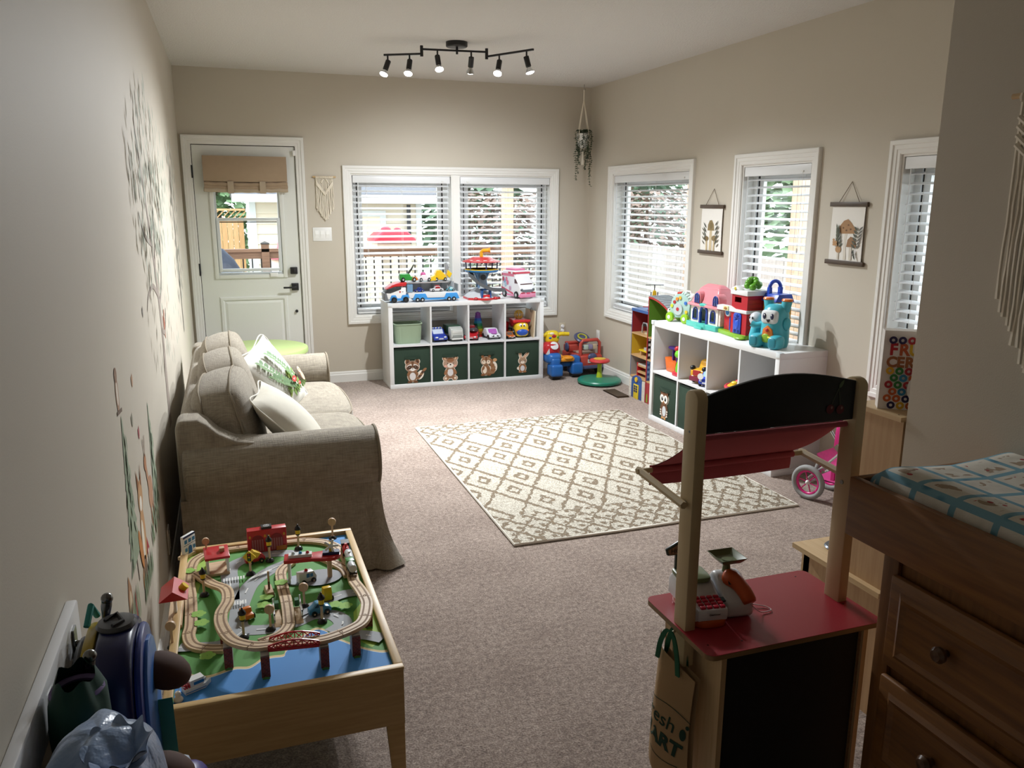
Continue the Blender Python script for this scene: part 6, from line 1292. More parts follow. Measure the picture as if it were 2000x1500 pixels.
B().prism([(-.10, .02), (-.115, .05), (-.10, .115), (-.06, .13), (.1, .13), (.1, .02)], -.06, .06, 'x').o('hopper', PL('b9bcb8'), t, bev=.006); B().bx(-.062, .062, -.04, .105, .06, .14).o('compactor', PL('2a4a38'), t, bev=.006); B().bx(-.045, .045, -.118, -.1, .03, .06).o('loader_lip', PL('8b8f8c'), t, bev=.003); B().bx(-.05, .05, -.112, -.104, .075, .105).o('hopper_panel', PL('d0d2cf'), t, bev=.002); B().bx(-.055, .055, -.12, -.112, .02, .032).o('step_bar', PL('e6e7e4'), t)
for y in (-.05, .06):
    for s in (-1, 1): B().cyl((s*.05, y, .026), (s*.066, y, .026), .026, n=14).o('wheel', BKP, t)
t = frontcar('red sports toy car in the third shelf cube', cell(2, -.1, .17), -.35, .13, .25, .085, 'b3222a', '7d1a1f', prof=[(-.125, .016), (-.125, .04), (-.06, .052), (-.02, .075), (.06, .085), (.125, .07), (.125, .016)]); B().prism([(.02, .07), (.05, .115), (.10, .115), (.12, .06)], -.05, .05, 'x').o('engine_cover', PL('23252a'), t, bev=.006); B().ell((.02, -.02, .085), (.045, .05, .02), 12, 8).o('cockpit', PL('3a3034'), t); B().bx(-.02, .03, .02, .07, .085, .12).o('rear_pod', PL('c4353c'), t, bev=.01)
t = frontcar('white and purple toy racing car in the third shelf cube', cell(2, .085, .14), .1, .115, .2, .095, 'd9dde4', 'b05fb8', rw=.022); B().ell((0, -.06, .058), (.03, .035, .012), 12, 6).o('bonnet_patch', PL('b05fb8'), t)
for s in (-1, 1): B().bx(s*.022-.009, s*.022+.009, -.102, -.096, .028, .04).o('air_intake', PL('2a2d33'), t)
sc_ = T('stacking_cups', 'rainbow tower of stacking cups at the back of the third shelf cube', 'stacking cups', cell(2, .0, .29))
for k, c in enumerate(('c4302b', 'd9772a', 'e0c02f', '5fa83a', '2a8f6a', '2a8fb8', '2f5fb8', '6a3a9c')): z = .025*k; r = .058-.0042*k; B().lathe([(0, z), (r, z), (r+.002, z+.004), (r-.002, z+.025), (0, z+.025)], 20).o('cup', PL(c), sc_)
B().lathe([(.026, .2), (.024, .225), (.012, .235), (0, .236)], 20).o('cup', PL('7d3a8f'), sc_)
t = T('toy_vehicle', 'red and blue toy dump truck with a yellow cab in the right shelf cube', 'toy truck', cell(3, .02, .17), -.05, 'toy cars in the shelf cubes')
B().cushion((0, -.06, .075), (.062, .06, .062), .08, p=5, n=8).o('cab', PL('e0bf2a'), t, ang=70); B().ell((0, -.11, .055), (.058, .03, .035), 14, 8).o('nose', PL('2350b0'), t); B().bx(-.062, .062, -.09, .12, .02, .045).o('chassis', PL('2350b0'), t, bev=.008)
for s in (-1, 1): B().ell((s*.018, -.115, .118), (.015, .008, .02), 12, 8).o('lamp_eye', PL('f2f2f2'), t); B().ell((s*.014, -.123, .116), (.006, .003, .009), 8, 6).o('lamp_pupil', BKP, t); B().ell((s*.055, -.112, .07), (.011, .008, .011), 10, 6).o('headlamp', ORP, t)
B().prism([(-.07, .13), (-.085, .165), (.09, .165), (.07, .10), (.0, .095)], -.075, .075, 'x').o('dump_bed', RED, t, bev=.006); B().bx(-.085, .085, -.095, -.07, .145, .168).o('bed_lip', RED, t, bev=.005)
for y in (-.055, .07):
    for s in (-1, 1): q = B().cyl((s*.055, y, .04), (s*.085, y, .04), .04, n=18).o('wheel', PL('1e1f22'), t, bev=.005); B().cyl((s*.085, y, .04), (s*.087, y, .04), .02, n=14).o('hub_cap', YEL, q)
t = T('lattice_ball', 'yellow open lattice ball lying in the toy dump truck', 'toy ball', (cell(3, .02, .17)[0], cell(3, 0, .18)[1], CZ1+.205)); b = B()
for k in range(5):
    a = k*PI/5; pts = [(.042*math.cos(w)*math.cos(a), .042*math.cos(w)*math.sin(a), .042*math.sin(w)) for w in [2*PI*i/18 for i in range(18)]]; b.tube(pts, .004, 6, closed=True)
for z in (-.02, .02): b.torus((0, 0, z), .037, .004, n=18, m=6)
b.o('lattice_ring', PL('d9b23a'), t)
frontcar('small orange toy car at the left of the right shelf cube', cell(3, -.115, .08), .25, .075, .13, .062, 'b5602f', '5a4a44', rw=.016)
bk = T('board_book', 'cream spiral board book leaning in the right shelf cube', 'book', cell(3, .125, .17), .0); B().at((.012, 0, .125), ry=.045).bx(-.006, .006, -.12, .12, -.125, .125).o('book_block', M('e3dbc8', .7), bk, bev=.002); B().at((.0, 0, .125), ry=.045).bx(.0, .0055, -.122, .122, -.126, .127).o('cover', M('c4b092', .6, var=.3, vs=14), bk)
B().torus((0, -.05, .252), .02, .002, 'x', 16, 6).o('spiral_ring', PL('2a2a2c'), bk)
t = T('red_bucket', 'red toy pail behind the orange car in the right shelf cube', 'toy pail', cell(3, -.105, .255)); B().lathe([(.036, 0), (.04, .01), (.052, .13), (.055, .132), (.05, .128), (.038, .01), (0, .008)], 20).o('pail', PL('b8242a'), t)
# ---------------------------------------------------------------- toys on and in the right-hand shelf
def on2(lx, ly, z=S1): p, r = inshelf(2, lx, ly, z); return (p.x, p.y, z)
hg = T('toy_hedgehog', 'mint toy hedgehog activity toy on lime green wheels', 'toy hedgehog', on2(.135, .165), RZ2+.25)
MINT = PL('a9c9c0')
B().prism([(-.10, .05), (-.105, .075), (-.085, .10), (-.075, .135)]+arc(.02, .12, .095, PI*.95, PI*.05, 14)+[(.11, .10), (.10, .045), (-.03, .035)], -.035, .035, 'y').o('body', MINT, hg, bev=.01, seg=3); b = B()
for k in range(12): a = PI*.93-k*PI*.075; b.ell((.02+.097*math.cos(a), 0, .12+.097*math.sin(a)), (.014, .03, .014), 10, 6)
b.o('spines', PL('c4dad3'), hg); B().cyl((.005, -.036, .10), (.005, -.046, .10), .044, n=24).o('gear_disc', PL('b9c4c4'), hg); B().cyl((.005, -.046, .10), (.005, -.048, .10), .014, n=16).o('disc_badge', PL('b5363a'), hg); B().ell((-.09, -.01, .075), (.03, .034, .026), 12, 8).o('snout', PL('e6e3dc'), hg); B().ell((-.118, -.01, .075), (.008, .008, .008), 8, 6).o('nose', BKP, hg); B().ell((-.082, -.04, .088), (.005, .003, .006), 8, 6).o('eye', BKP, hg)
for x, z, c in ((-.035, .15, 'b5363a'), (.02, .185, 'd9b23a'), (-.06, .12, 'c9d23a'), (.075, .15, '3a6fc4'), (.085, .085, 'e0c03a'), (-.01, .175, 'e08a3a')): B().cyl((x, -.036, z), (x, -.042, z), .013, n=12).o('button', PL(c), hg)
B().tube([(.03, 0, .21), (.05, 0, .235), (.085, 0, .235), (.1, 0, .2)], .008, 8).o('carry_handle', PL('e6e6e6'), hg); B().ell((.11, 0, .2), (.024, .024, .024), 12, 8).o('rolling_ball', PL('e3e3e3'), hg); B().cyl((-.02, -.02, .215), (.02, -.02, .222), .01, n=10).o('bead_roller', PL('c4453a'), hg)
for x in (-.065, .085):
    for s in (-1, 1): q = B().cyl((x, s*.036, .036), (x, s*.062, .036), .036, n=22).o('wheel', PL('8fbf26'), hg, bev=.006); B().cyl((x, s*.062, .036), (x, s*.065, .036), .014, n=14).o('hub_cap', PL('e9ecea'), q)
# doll house
dh = T('toy_house', 'plastic doll house with pink mansard roof and teal base', 'doll house', on2(.475, .20), RZ2)
PKR = PL('d9868f'); TEAL = PL('4fb8aa'); CRW = PL('e9e4d9'); DBL = PL('27408f')
B().prism([(-.195, -.085), (-.06, -.09), (-.05, -.10), (.05, -.10), (.06, -.09), (.17, -.085), (.2, -.02), (.2, .12), (-.195, .12)], 0, .038, 'z').o('base', TEAL, dh, bev=.006); B().bx(-.045, .045, -.118, -.09, 0, .018).o('front_step', TEAL, dh, bev=.004)
def openwall(b, x0, x1, y, z0, z1, holes, th=.008):
    for a, c, e, f in rects(x0, x1, z0, z1, holes): b.bx(a, c, y, y+th, e, f)
b = B(); openwall(b, -.165, .165, -.065, .038, .16, [(-.135, -.08, .06, .13), (-.035, .035, .038, .14), (.08, .135, .06, .13)]); b.bx(-.165, -.157, -.057, .10, .038, .16).bx(.157, .165, -.057, .10, .038, .16); b.o('house_wall', CRW, dh, smooth=False)
B().bx(-.155, .155, .06, .066, .04, .16).o('back_wall', PL('c4bfb6'), dh); B().at((.175, .0, 0), rz=-.0).prism([(-.06, .04), (.06, .04), (.06, .15), (-.06, .15)], -.006, .012, 'x').o('stone_wing', M('d9c9c0', .7, bmp=(35, .9, .02)), dh)
for x in (-.1075, .1075): B().torus((x, -.066, .112), .027, .005, 'y', 12, 6, 0, PI).bx(x-.032, x-.023, -.07, -.062, .06, .112).bx(x+.023, x+.032, -.07, -.062, .06, .112).bx(x-.032, x+.032, -.071, -.061, .054, .062).o('window_frame', DBL, dh)
B().torus((0, -.068, .115), .04, .009, 'y', 14, 8, 0, PI).bx(-.049, -.032, -.076, -.06, .038, .115).bx(.032, .049, -.076, -.06, .038, .115).o('door_frame', DBL, dh); B().ell((0, -.075, .168), (.05, .018, .014), 14, 8).o('door_canopy', TEAL, dh)
def hip(b, x0, x1, y0, y1, z0, X0, X1, Y0, Y1, z1): b.add([(x0, y0, z0), (x1, y0, z0), (x1, y1, z0), (x0, y1, z0), (X0, Y0, z1), (X1, Y0, z1), (X1, Y1, z1), (X0, Y1, z1)], [(0, 3, 2, 1), (4, 5, 6, 7), (0, 1, 5, 4), (1, 2, 6, 5), (2, 3, 7, 6), (3, 0, 4, 7)]); return b
hip(B(), -.185, .185, -.09, .11, .155, -.18, .18, -.085, .105, .175).o('eave', PKR, dh, bev=.005); hip(B(), -.17, .17, -.075, .1, .172, -.115, .115, -.03, .07, .285).o('mansard_roof', PKR, dh, bev=.012, seg=3); hip(B(), -.118, .118, -.035, .075, .28, -.08, .08, -.0, .04, .312).o('roof_cap', PKR, dh, bev=.012, seg=3)
for x in (-.062, .16): 
    B().prism([(x-.036, .178), (x+.036, .178), (x+.036, .225)]+arc(x, .225, .036, 0, PI, 8)+[(x-.036, .225)], -.085, -.02, 'y').o('dormer', PKR, dh, bev=.004); B().prism([(x-.022, .182), (x+.022, .182), (x+.022, .222)]+arc(x, .222, .022, 0, PI, 8)+[(x-.022, .222)], -.088, -.083, 'y').o('dormer_glass', PL('5a5f7a'), dh)
    B().torus((x, -.088, .222), .024, .0045, 'y', 12, 6, 0, PI).bx(x-.028, x-.02, -.092, -.084, .178, .222).bx(x+.02, x+.028, -.092, -.084, .178, .222).bx(x-.003, x+.003, -.092, -.085, .18, .245).bx(x-.025, x+.025, -.092, -.085, .206, .212).o('dormer_frame', DBL, dh)
# red barn shop
br = T('toy_barn', 'red toy barn with white trim, blue door and green base', 'toy barn', on2(.815, .20), RZ2)
BRR = PL('b3202c'); BRB = PL('2347b0'); LIME = PL('7fb02a'); CWH = PL('e3e3e3')
B().prism([(-.16, -.07), (.11, -.115), (.17, -.09), (.17, .11), (-.16, .11)], 0, .028, 'z').o('base', LIME, br, bev=.006); B().ell((.14, -.115, .012), (.05, .03, .012), 14, 6).o('base_pad', LIME, br)
B().bx(-.13, .02, -.045, .09, .028, .17).o('side_wing', BRR, br, bev=.004); b = B(); openwall(b, .0, .165, -.085, .028, .285, [(.03, .10, .235, .27)]); b.bx(0, .008, -.077, .09, .028, .285).bx(.157, .165, -.077, .09, .028, .285).bx(.008, .157, .082, .09, .028, .285); b.o('barn_wall', BRR, br, smooth=False)
for k in range(9): B().bx(.1655, .1675, -.083, .088, .035+.028*k, .037+.028*k).o('clapboard_line', PL('95202a'), br)
B().bx(.008, .157, -.07, .082, .22, .226).o('loft_floor', PL('7d161e'), br); B().prism([(-.15, .165), (-.15, .195), (-.1, .205), (.0, .205), (.05, .19), (.168, .19), (.168, .168), (.05, .168)], -.095, -.078, 'y').bx(.165, .173, -.095, .09, .168, .19).o('white_band', CWH, br, bev=.003)
B().bx(-.008, .173, -.095, .098, .285, .318).prism([(-.012, .318), (.045, .345), (.10, .318)], -.097, -.06, 'y').o('white_parapet', CWH, br, bev=.004); B().bx(-.075, -.015, -.1, -.094, .168, .2).o('shop_sign', PL('d9d6a0'), br, bev=.003); B().ell((-.045, -.101, .184), (.018, .003, .01), 10, 6).o('sign_picture', PL('a8702f'), br); B().ell((.045, -.098, .325), (.012, .003, .012), 10, 6).o('gable_picture', PL('c9b83a'), br)
B().prism([(.035, .03), (.115, .03), (.115, .15)]+arc(.075, .15, .04, 0, PI, 8, .02)+[(.035, .15)], -.092, -.086, 'y').o('door_leaf', BRB, br, bev=.002); B().ell((.075, -.093, .09), (.02, .004, .03), 12, 8).o('door_boss', PL('2a55c4'), br)
for k in range(8): a = k*PI/4; B().cyl((.075, -.093, .135), (.075+.028*math.cos(a), -.093, .135+.024*math.sin(a)), .0025, n=6).o('door_ray', PL('16308a'), br)
for x in (.057, .093): B().bx(x-.01, x+.01, -.094, -.09, .038, .055).o('door_pane', PL('142a6e'), br)
fr(B(), -.06, -.01, -.052, -.044, .03, .12, .01).o('side_door', BRB, br); B().cyl((-.075, -.046, .15), (-.075, -.06, .15), .027, n=20).o('shop_clock', CWH, br); B().cyl((-.075, -.06, .15), (-.075, -.063, .15), .018, n=16).o('clock_face', PL('2f7fc4'), br)
b = B(); R = random.Random(9)
for k in range(22): a = R.random()*6.3; e = R.random()*1.4; b.ell((.10+.042*math.cos(a)*math.cos(e), .0+.042*math.sin(a)*math.cos(e), .335+.05*math.sin(e)), .022, 8, 6)
b.o('roof_bush', PL('5a9c26'), br)
yh = T('toy_house', 'yellow toy house with blue roof and carrying handle behind the barn', 'toy house', on2(1.052, .295), RZ2)
B().bx(-.065, .065, -.06, .06, 0, .26).o('house_body', PL('dca528'), yh, bev=.004)
for k in range(7): B().bx(-.0655, .0655, -.0615, .0615, .03+.03*k, .0315+.03*k).o('clapboard_line', PL('b8861c'), yh)
B().prism([(-.075, .255), (-.05, .305), (.05, .305), (.075, .255)], -.072, .072, 'x').o('roof', PL('2348b4'), yh, bev=.004); B().torus((-.035, 0, .34), .042, .012, 'x', 16, 10, 0, PI).bx(-.047, -.023, -.053, -.031, .3, .342).bx(-.047, -.023, .031, .053, .3, .342).o('carry_handle', PL('2348b4'), yh)
B().bx(-.05, -.015, -.064, -.058, .15, .21).o('shutter', PL('3a7f86'), yh)
mo = T('toy_monster', 'turquoise plastic toy creature with orange horn tips', 'toy creature', on2(1.235, .14), RZ2+.35)
TQ = PL('45aebf'); TQD = PL('2f8a9c')
B().lathe([(.0, 0), (.08, 0), (.088, .03), (.085, .12), (.08, .2), (.07, .24), (.045, .262), (0, .268)], 24).o('body', TQ, mo)
for s in (-1, 1): B().cyl((s*.052, .01, .225), (s*.064, .012, .288), .03, .031, 18).o('horn', TQ, mo); B().lathe([(.033, 0), (.035, .006), (.03, .014), (0, .017)], 18, (s*.064, .012, .286)).o('horn_tip', PL('e0752a'), mo)
B().cushion((0, -.065, .19), (.052, .022, .042), .05, p=5, n=6).o('face_panel', PL('d9dee0'), mo, ang=70)
for s in (-1, 1): B().ell((s*.026, -.088, .195), (.012, .005, .019), 12, 8).o('eye', PL('2a3050'), mo); B().ell((s*.024, -.0925, .203), (.004, .002, .005), 8, 6).o('eye_glint', PL('ffffff'), mo)
B().prism([(-.012, .175), (.016, .178), (.008, .158), (-.002, .158)], -.09, -.086, 'y').o('mouth', PL('1a1a24'), mo); B().ell((.086, -.01, .15), (.018, .034, .04), 12, 8).o('arm', TQ, mo); B().tube(smooth([(-.06, -.03, .14), (-.10, -.05, .125), (-.13, -.06, .135)], 4), .02, 10).o('arm', TQ, mo)
for s in (-1, 1): B().cushion((s*.065, -.085, .04), (.036, .05, .04), .1, p=4, n=8).o('leg', TQ, mo, ang=70); B().cushion((s*.065, -.132, .04), (.026, .008, .03), .05, p=4, n=6).o('foot_sole', TQD, mo)
B().at((0, -.082, .085)).prism([(-.04, -.05), (-.03, .03), (0, .055), (.03, .03), (.045, -.03), (.02, -.055)], -.008, .008, 'y').o('belly_panel', PL('d9772a'), mo, bev=.004); B().ell((-.005, -.094, .06), (.03, .006, .028), 12, 8).o('belly_patch', PL('8fb83a'), mo); B().torus((.045, -.10, .07), .024, .006, 'z', 18, 8).o('yellow_ring', PL('cfd23a'), mo); B().ell((.0, -.093, .11), (.012, .006, .012), 10, 6).o('belly_button', PL('c4353c'), mo)
tc_ = T('toy_creature', 'small grey and white toy ball creature held by the turquoise toy', 'toy creature', on2(1.10, .10), RZ2); B().ell((0, 0, .155), (.044, .044, .046), 18, 12).o('ball_body', PL('c9ccd2'), tc_); B().lathe([(.0, 0), (.035, 0), (.04, .05), (.03, .1), (.02, .115), (0, .115)], 16).o('stand', TQ, tc_)
for s in (-1, 1): B().ell((s*.014, -.042, .165), (.006, .004, .009), 8, 6).o('eye', BKP, tc_)
# in the cubes of the right-hand shelf
def in2(col, dx, dy): p, r = inshelf(2, KX[col]+dx, dy, KZ); return (p.x, p.y, KZ+.0005)
ps = T('toy_ship', 'orange toy pirate boat with a purple mast in the far shelf cube', 'toy boat', in2(0, -.06, .14), RZ2)
B().prism([(-.085, .105), (-.055, .0), (.06, .0), (.075, .09), (.03, .075), (-.03, .075)], -.055, .055, 'y').o('hull', PL('d8692a'), ps, bev=.006); B().bx(-.05, -.038, -.01, .01, .07, .16).bx(.005, .017, -.01, .01, .07, .16).o('mast', PL('4a2f8f'), ps); B().cushion((-.04, 0, .175), (.05, .03, .012), .1, p=4, n=6).o('crow_nest', PL('4a2f8f'), ps)
gp = T('gear_panel', 'blue toy panel with a yellow gear behind the orange boat', 'toy panel', in2(0, .03, .26), RZ2); B().cushion((0, 0, .13), (.12, .02, .13), .05, p=4, n=8).o('panel', PL('2f9ac4'), gp, ang=70); B().cyl((-.04, -.02, .16), (-.04, -.035, .16), .05, n=10).o('gear', PL('a8a82a'), gp); B().bx(.03, .1, -.03, -.02, .13, .2).o('picture_card', PL('c9a83a'), gp); B().ell((.04, -.03, .235), (.025, .01, .02), 10, 6).o('knob', PL('d8552a'), gp)
sp = T('toy_spinner', 'green and purple toy spinner on a red stand at the front of the far cube', 'toy spinner', in2(0, .085, .075), RZ2); B().bx(-.045, .045, -.04, .04, 0, .03).o('stand', PL('c42a3a'), sp, bev=.008); B().lathe([(.03, .03), (.032, .06), (.018, .12), (.016, .14)], 14).o('column', PL('6fbf2a'), sp); B().cyl((-.03, 0, .16), (.02, 0, .155), .03, n=16).o('green_drum', PL('6fbf2a'), sp); B().cyl((.02, 0, .155), (.055, 0, .15), .028, n=16).o('purple_drum', PL('8a5ab8'), sp); B().ell((-.04, 0, .195), .022, 12, 8).o('red_ball', RED, sp); B().ell((.045, .01, .195), .016, 12, 8).o('red_ball', RED, sp)
t = frontcar('yellow toy hot rod with a maroon bumper in the second cube', in2(1, -.03, .15), RZ2+.35, .12, .24, .13, 'd9a01f', None, prof=[(-.12, .03), (-.12, .10), (-.09, .105), (-.02, .10), (.0, .15), (.07, .16), (.12, .11), (.12, .03)]); B().bx(-.058, .058, -.132, -.115, .02, .055).o('bumper', PL('7a1f3a'), t, bev=.006); B().bx(-.03, .03, -.126, -.118, .062, .098).o('grille', PL('a8242a'), t)
for s in (-1, 1): B().ell((s*.05, -.10, .11), (.02, .022, .018), 10, 6).o('headlamp_eye', BKP, t)
t = frontcar('round blue toy car with white eye discs in the second cube', in2(1, .09, .09), RZ2+.5, .10, .15, .11, '2340b8', '9ac4c9', rw=.02)
for s in (-1, 1): B().cyl((s*.03, -.074, .075), (s*.03, -.08, .075), .022, n=16).o('eye_disc', PL('eeeeee'), t)
t = T('toy_drum', 'yellow and red round toy with beads in the third cube', 'toy', in2(2, .04, .15), RZ2); B().lathe([(0, 0), (.11, 0), (.12, .02), (.115, .05), (.09, .07), (0, .075)], 28).o('drum_body', PL('d9b02a'), t); B().torus((0, 0, .05), .115, .012, n=28, m=8).o('bead_rim', PL('c93a4a'), t)
for k in range(6): a = k*PI/3; B().ell((.06*math.cos(a), .06*math.sin(a), .078), (.022, .022, .012), 10, 6).o('bead', PL(['c4262c', 'e8d04a', 'e9e0c8'][k % 3]), t)
t = T('black_crate', 'black toy cargo crate at the back of the nearest cube', 'toy crate', in2(3, .08, .22), RZ2); fr(B(), -.08, .08, -.05, .05, 0, .13, .016).bx(-.08, .08, -.05, .05, 0, .06).bx(-.08, .08, .04, .05, .0, .13).o('crate_frame', PL('1b1c1e'), t, bev=.003); B().bx(-.06, .06, -.04, .03, .06, .08).o('crate_load', PL('6a6e72'), t)
# ---------------------------------------------------------------- ride-on toys in the corner
rk = T('ride_on_trike', 'yellow, red and blue plastic ride-on trike beside the window shelf', 'ride-on toy', (3.262, 7.0, 0))
YL = PL('dcbf1f'); BL_ = PL('2463ad'); RD_ = PL('b8242c'); OR_ = PL('e0941f')
def fender(cx, cy, h, s=1):
    q = B().cushion((cx, cy, h*.46), (.058, .07, h*.28), .03, p=9, n=8).cushion((cx-.004, cy+.01, h*.78), (.045, .05, h*.26), .04, p=7, n=6).o('fender', BL_, rk, ang=70); B().cyl((cx-.045, cy, .062), (cx+.045, cy, .062), .062, n=24).o('wheel', PL('1c1d1f'), rk, bev=.008)
fender(-.075, -.075, .2); fender(.155, -.02, .2)
B().cushion((-.08, .0, .20), (.07, .1, .05), .1, p=4, n=8).bx(-.06, .16, -.04, .04, .11, .15).o('frame', BL_, rk, bev=.01); B().cushion((-.085, .02, .285), (.075, .07, .06), .12, p=4, n=10).o('tank', RD_, rk, ang=70); B().at((-.075, -.042, .318), rx=.95).lathe([(.04, 0), (.042, .006), (.036, .01), (0, .011)], 22).o('dial', PL('d5d8dc'), rk)
B().at((-.14, -.052, .262)).prism([(-.02, -.02), (.02, -.03), (.012, .035)], -.004, .004, 'y').o('side_decal', PL('d0d2d6'), rk)
B().cushion((-.06, .06, .385), (.065, .045, .06), .1, p=4, n=8).bx(-.09, -.03, .04, .1, .27, .36).o('console', YL, rk, ang=70); B().ell((-.055, .018, .40), (.028, .012, .02), 12, 8).o('console_button', PL('a8242c'), rk); B().ell((-.09, .018, .385), (.018, .01, .013), 10, 6).o('console_button', PL('2a5fb0'), rk); B().ell((-.015, .02, .388), (.014, .01, .014), 10, 6).o('console_button', PL('4f9a2a'), rk); B().ell((-.075, .02, .425), (.025, .012, .014), 10, 6).o('console_lamp', PL('e6e0c8'), rk)
for s in (1, -.62): B().tube([(-.06+s*.05, .06, .395), (-.06+s*.09, .05, .415), (-.06+s*.17, .04, .41)], [.02, .019, .019], 12).o('handlebar', YL, rk); B().torus((-.06+s*.115, .045, .413), .019, .004, 'x', 14, 6).o('grip_ring', YL, rk)
B().prism(rrect(-.03, .13, -.09, .02, .035), .165, .2, 'z').o('seat', OR_, rk, bev=.012, seg=3); B().torus((.06, -.05, .2), .05, .011, n=20, m=8).o('seat_rim', OR_, rk); B().cushion((-.02, -.03, .205), (.03, .045, .025), .1, p=4, n=6).o('seat_bridge', OR_, rk)
ro = T('ride_on_truck', 'faded red ride-on truck with blue steering wheel in the room corner', 'ride-on toy', (3.57, 7.16, 0), .10)
FR_ = PL('b8463c'); NB = PL('4a5074')
B().bx(-.12, .12, -.19, .2, .09, .2).o('truck_body', FR_, ro, bev=.015, seg=3); B().bx(-.125, .125, -.198, -.185, .07, .105).bx(-.125, .125, -.19, .2, .07, .095).o('lower_sill', NB, ro, bev=.006)
B().bx(-.11, .11, .05, .19, .2, .265).bx(-.1, .1, .12, .19, .265, .29).o('bonnet', FR_, ro, bev=.015); B().bx(-.08, .08, -.12, .05, .2, .215).o('seat', M('b59a8c', .5), ro, bev=.01)
B().tube([(-.105, -.15, .18), (-.105, -.15, .315), (-.08, -.15, .345), (.08, -.15, .345), (.105, -.15, .315), (.105, -.15, .18)], .017, 10).bx(-.1, .1, -.155, -.145, .18, .21).o('back_rest', FR_, ro); B().cyl((-.1, -.15, .285), (.1, -.15, .285), .005, n=8).o('roller_axle', NB, ro)
for x, c in ((-.05, 'b9c9bf'), (-.002, '8f86a8'), (.046, 'c4b096')): B().box((x, -.15, .28), (.042, .046, .046)).o('picture_block', PL(c), ro, bev=.004)
B().cyl((0, .06, .26), (0, .02, .325), .016, n=12).o('steering_column', NB, ro); B().at((0, .015, .335), rx=.5).lathe([(0, .0), (.05, -.008), (.078, 0), (.082, .012), (.072, .022), (.05, .018), (0, .02)], 28).o('steering_wheel', NB, ro); B().at((0, .013, .337), rx=.5).torus((0, 0, .02), .042, .008, n=22, m=8).o('horn_ring', PL('b9b63a'), ro)
for x in (-.118, .118):
    for y in (-.12, .13): B().cyl((x-.02, y, .06), (x+.02, y, .06), .06, n=22).o('wheel', PL('23252c'), ro, bev=.006)
B().ell((.0, -.2, .19), (.05, .02, .035), 12, 8).o('rear_pod', NB, ro); B().bx(-.045, .05, -.1975, -.189, .13, .165).o('number_plate', PL('d5d2cc'), ro); Art((.0025, -.1976, .1475), (1, 0, 0), (0, 0, 1), (0, -1, 0)).rect(-.038, -.032, -.01, .01, '3a3a3c').rect(-.032, -.02, .006, .01, '3a3a3c').leaf(-.016, .004, .022, .012, -.5, '1c1c1e').rect(.012, .017, -.011, .011, '3a3a3c').ring(.03, 0, .005, .009, '3a3a3c').o('plate_marks', None, ro)
B().ell((-.118, .1, .245), (.014, .04, .045), 12, 8).o('side_mirror', NB, ro)
ss_ = T('spinning_seat', 'green sit-and-spin disc with red wheel on a lime post', 'spinning toy', (3.515, 6.64, 0))
TGN = PL('1f7a62'); B().lathe([(0, .012), (.19, .012), (.202, .016), (.203, .034), (.195, .044), (.06, .058), (0, .06)], 48).o('disc', TGN, ss_); B().lathe([(0, 0), (.1, 0), (.1, .012), (0, .012)], 24).o('underside', PL('17302a'), ss_)
B().lathe([(.03, .055), (.026, .08), (.02, .12), (.021, .17), (.027, .195)], 20).o('post', PL('a3b81f'), ss_); B().lathe([(.03, .19), (.085, .2), (.096, .212), (.09, .226), (.055, .232), (0, .23)], 32).o('hand_wheel', PL('c93a3c'), ss_); B().lathe([(.055, .23), (.055, .236), (.04, .238), (0, .234)], 28).o('wheel_centre', PL('d8b33a'), ss_)
# ---------------------------------------------------------------- wooden garage / doll house with arched roof
gg = T('toy_garage', 'wooden fold-out toy garage with arched grey roof between corner window and shelf', 'toy garage', (3.565, 6.13, 0), -PI/2)
OAK = woodmat('b08a5c', 'c9a676', 0, 6); D_ = .165
B().bx(0, .006, 0, D_, 0, .765).o('side_panel', PL('3a4f86'), gg); B().bx(.285, .293, -.004, D_, 0, .895).o('centre_panel', PL('a8323a'), gg); B().bx(.72, .728, 0, D_, 0, .76).o('side_panel', PL('a8323a'), gg)
for z0, z1, c0, c1 in ((.0, .175, 'b9b4ae', '9c3a3a'), (.183, .35, '8f8a86', '3a5f9c'), (.363, .545, 'c9a22a', '2a2a2c'), (.556, .745, '8f2228', '5f8f2a')): B().bx(.006, .285, D_-.006, D_, z0, z1).o('back_panel', M(c0, .6), gg); B().bx(.293, .72, D_-.006, D_, z0, z1).o('back_panel', M(c1, .6), gg)
for z in (.175, .36, .55): B().bx(.006, .285, 0, D_-.006, z, z+.012).o('floor_board', OAK, gg); B().bx(.293, .72, 0, D_-.006, z, z+.012).o('floor_board', OAK, gg)
B().bx(-.002, .287, -.004, D_, .745, .768).o('flat_roof', PL('3a5f9c'), gg)
arcp = [(.293+.44*k/12, .745+.15*math.cos(k/12*PI/2)**.8) for k in range(13)]
B().prism([(.293, .56)]+arcp+[(.72, .56)], D_-.012, D_-.006, 'y').o('arch_wall', M('5f8f2a', .6), gg); b = B(); b.prism(arcp+[(x, z-.014) for x, z in arcp[::-1]], -.006, .008, 'y').o('arch_edge', PL('b53a35'), gg)
B().prism([(x, z+.008) for x, z in arcp]+[(x, z+.001) for x, z in arcp[::-1]], -.002, D_, 'y').o('arched_roof', M('9fa6ac', .4, .3), gg)
for k in range(1, 12): x, z = arcp[k]; B().bx(x-.003, x+.003, 0, D_, z+.006, z+.011).o('roof_rib', M('8b9298', .4, .3), gg)
B().bx(.05, .235, -.01, .004, 0, .15).prism([(.05, .15), (.235, .15), (.21, .185), (.17, .2), (.115, .2), (.075, .185)], -.01, .004, 'y').o('gate_wall', PL('34528f'), gg, bev=.002); B().bx(.1, .185, -.016, -.008, 0, .125).o('gate_door', PL('d9bf2f'), gg, bev=.002)
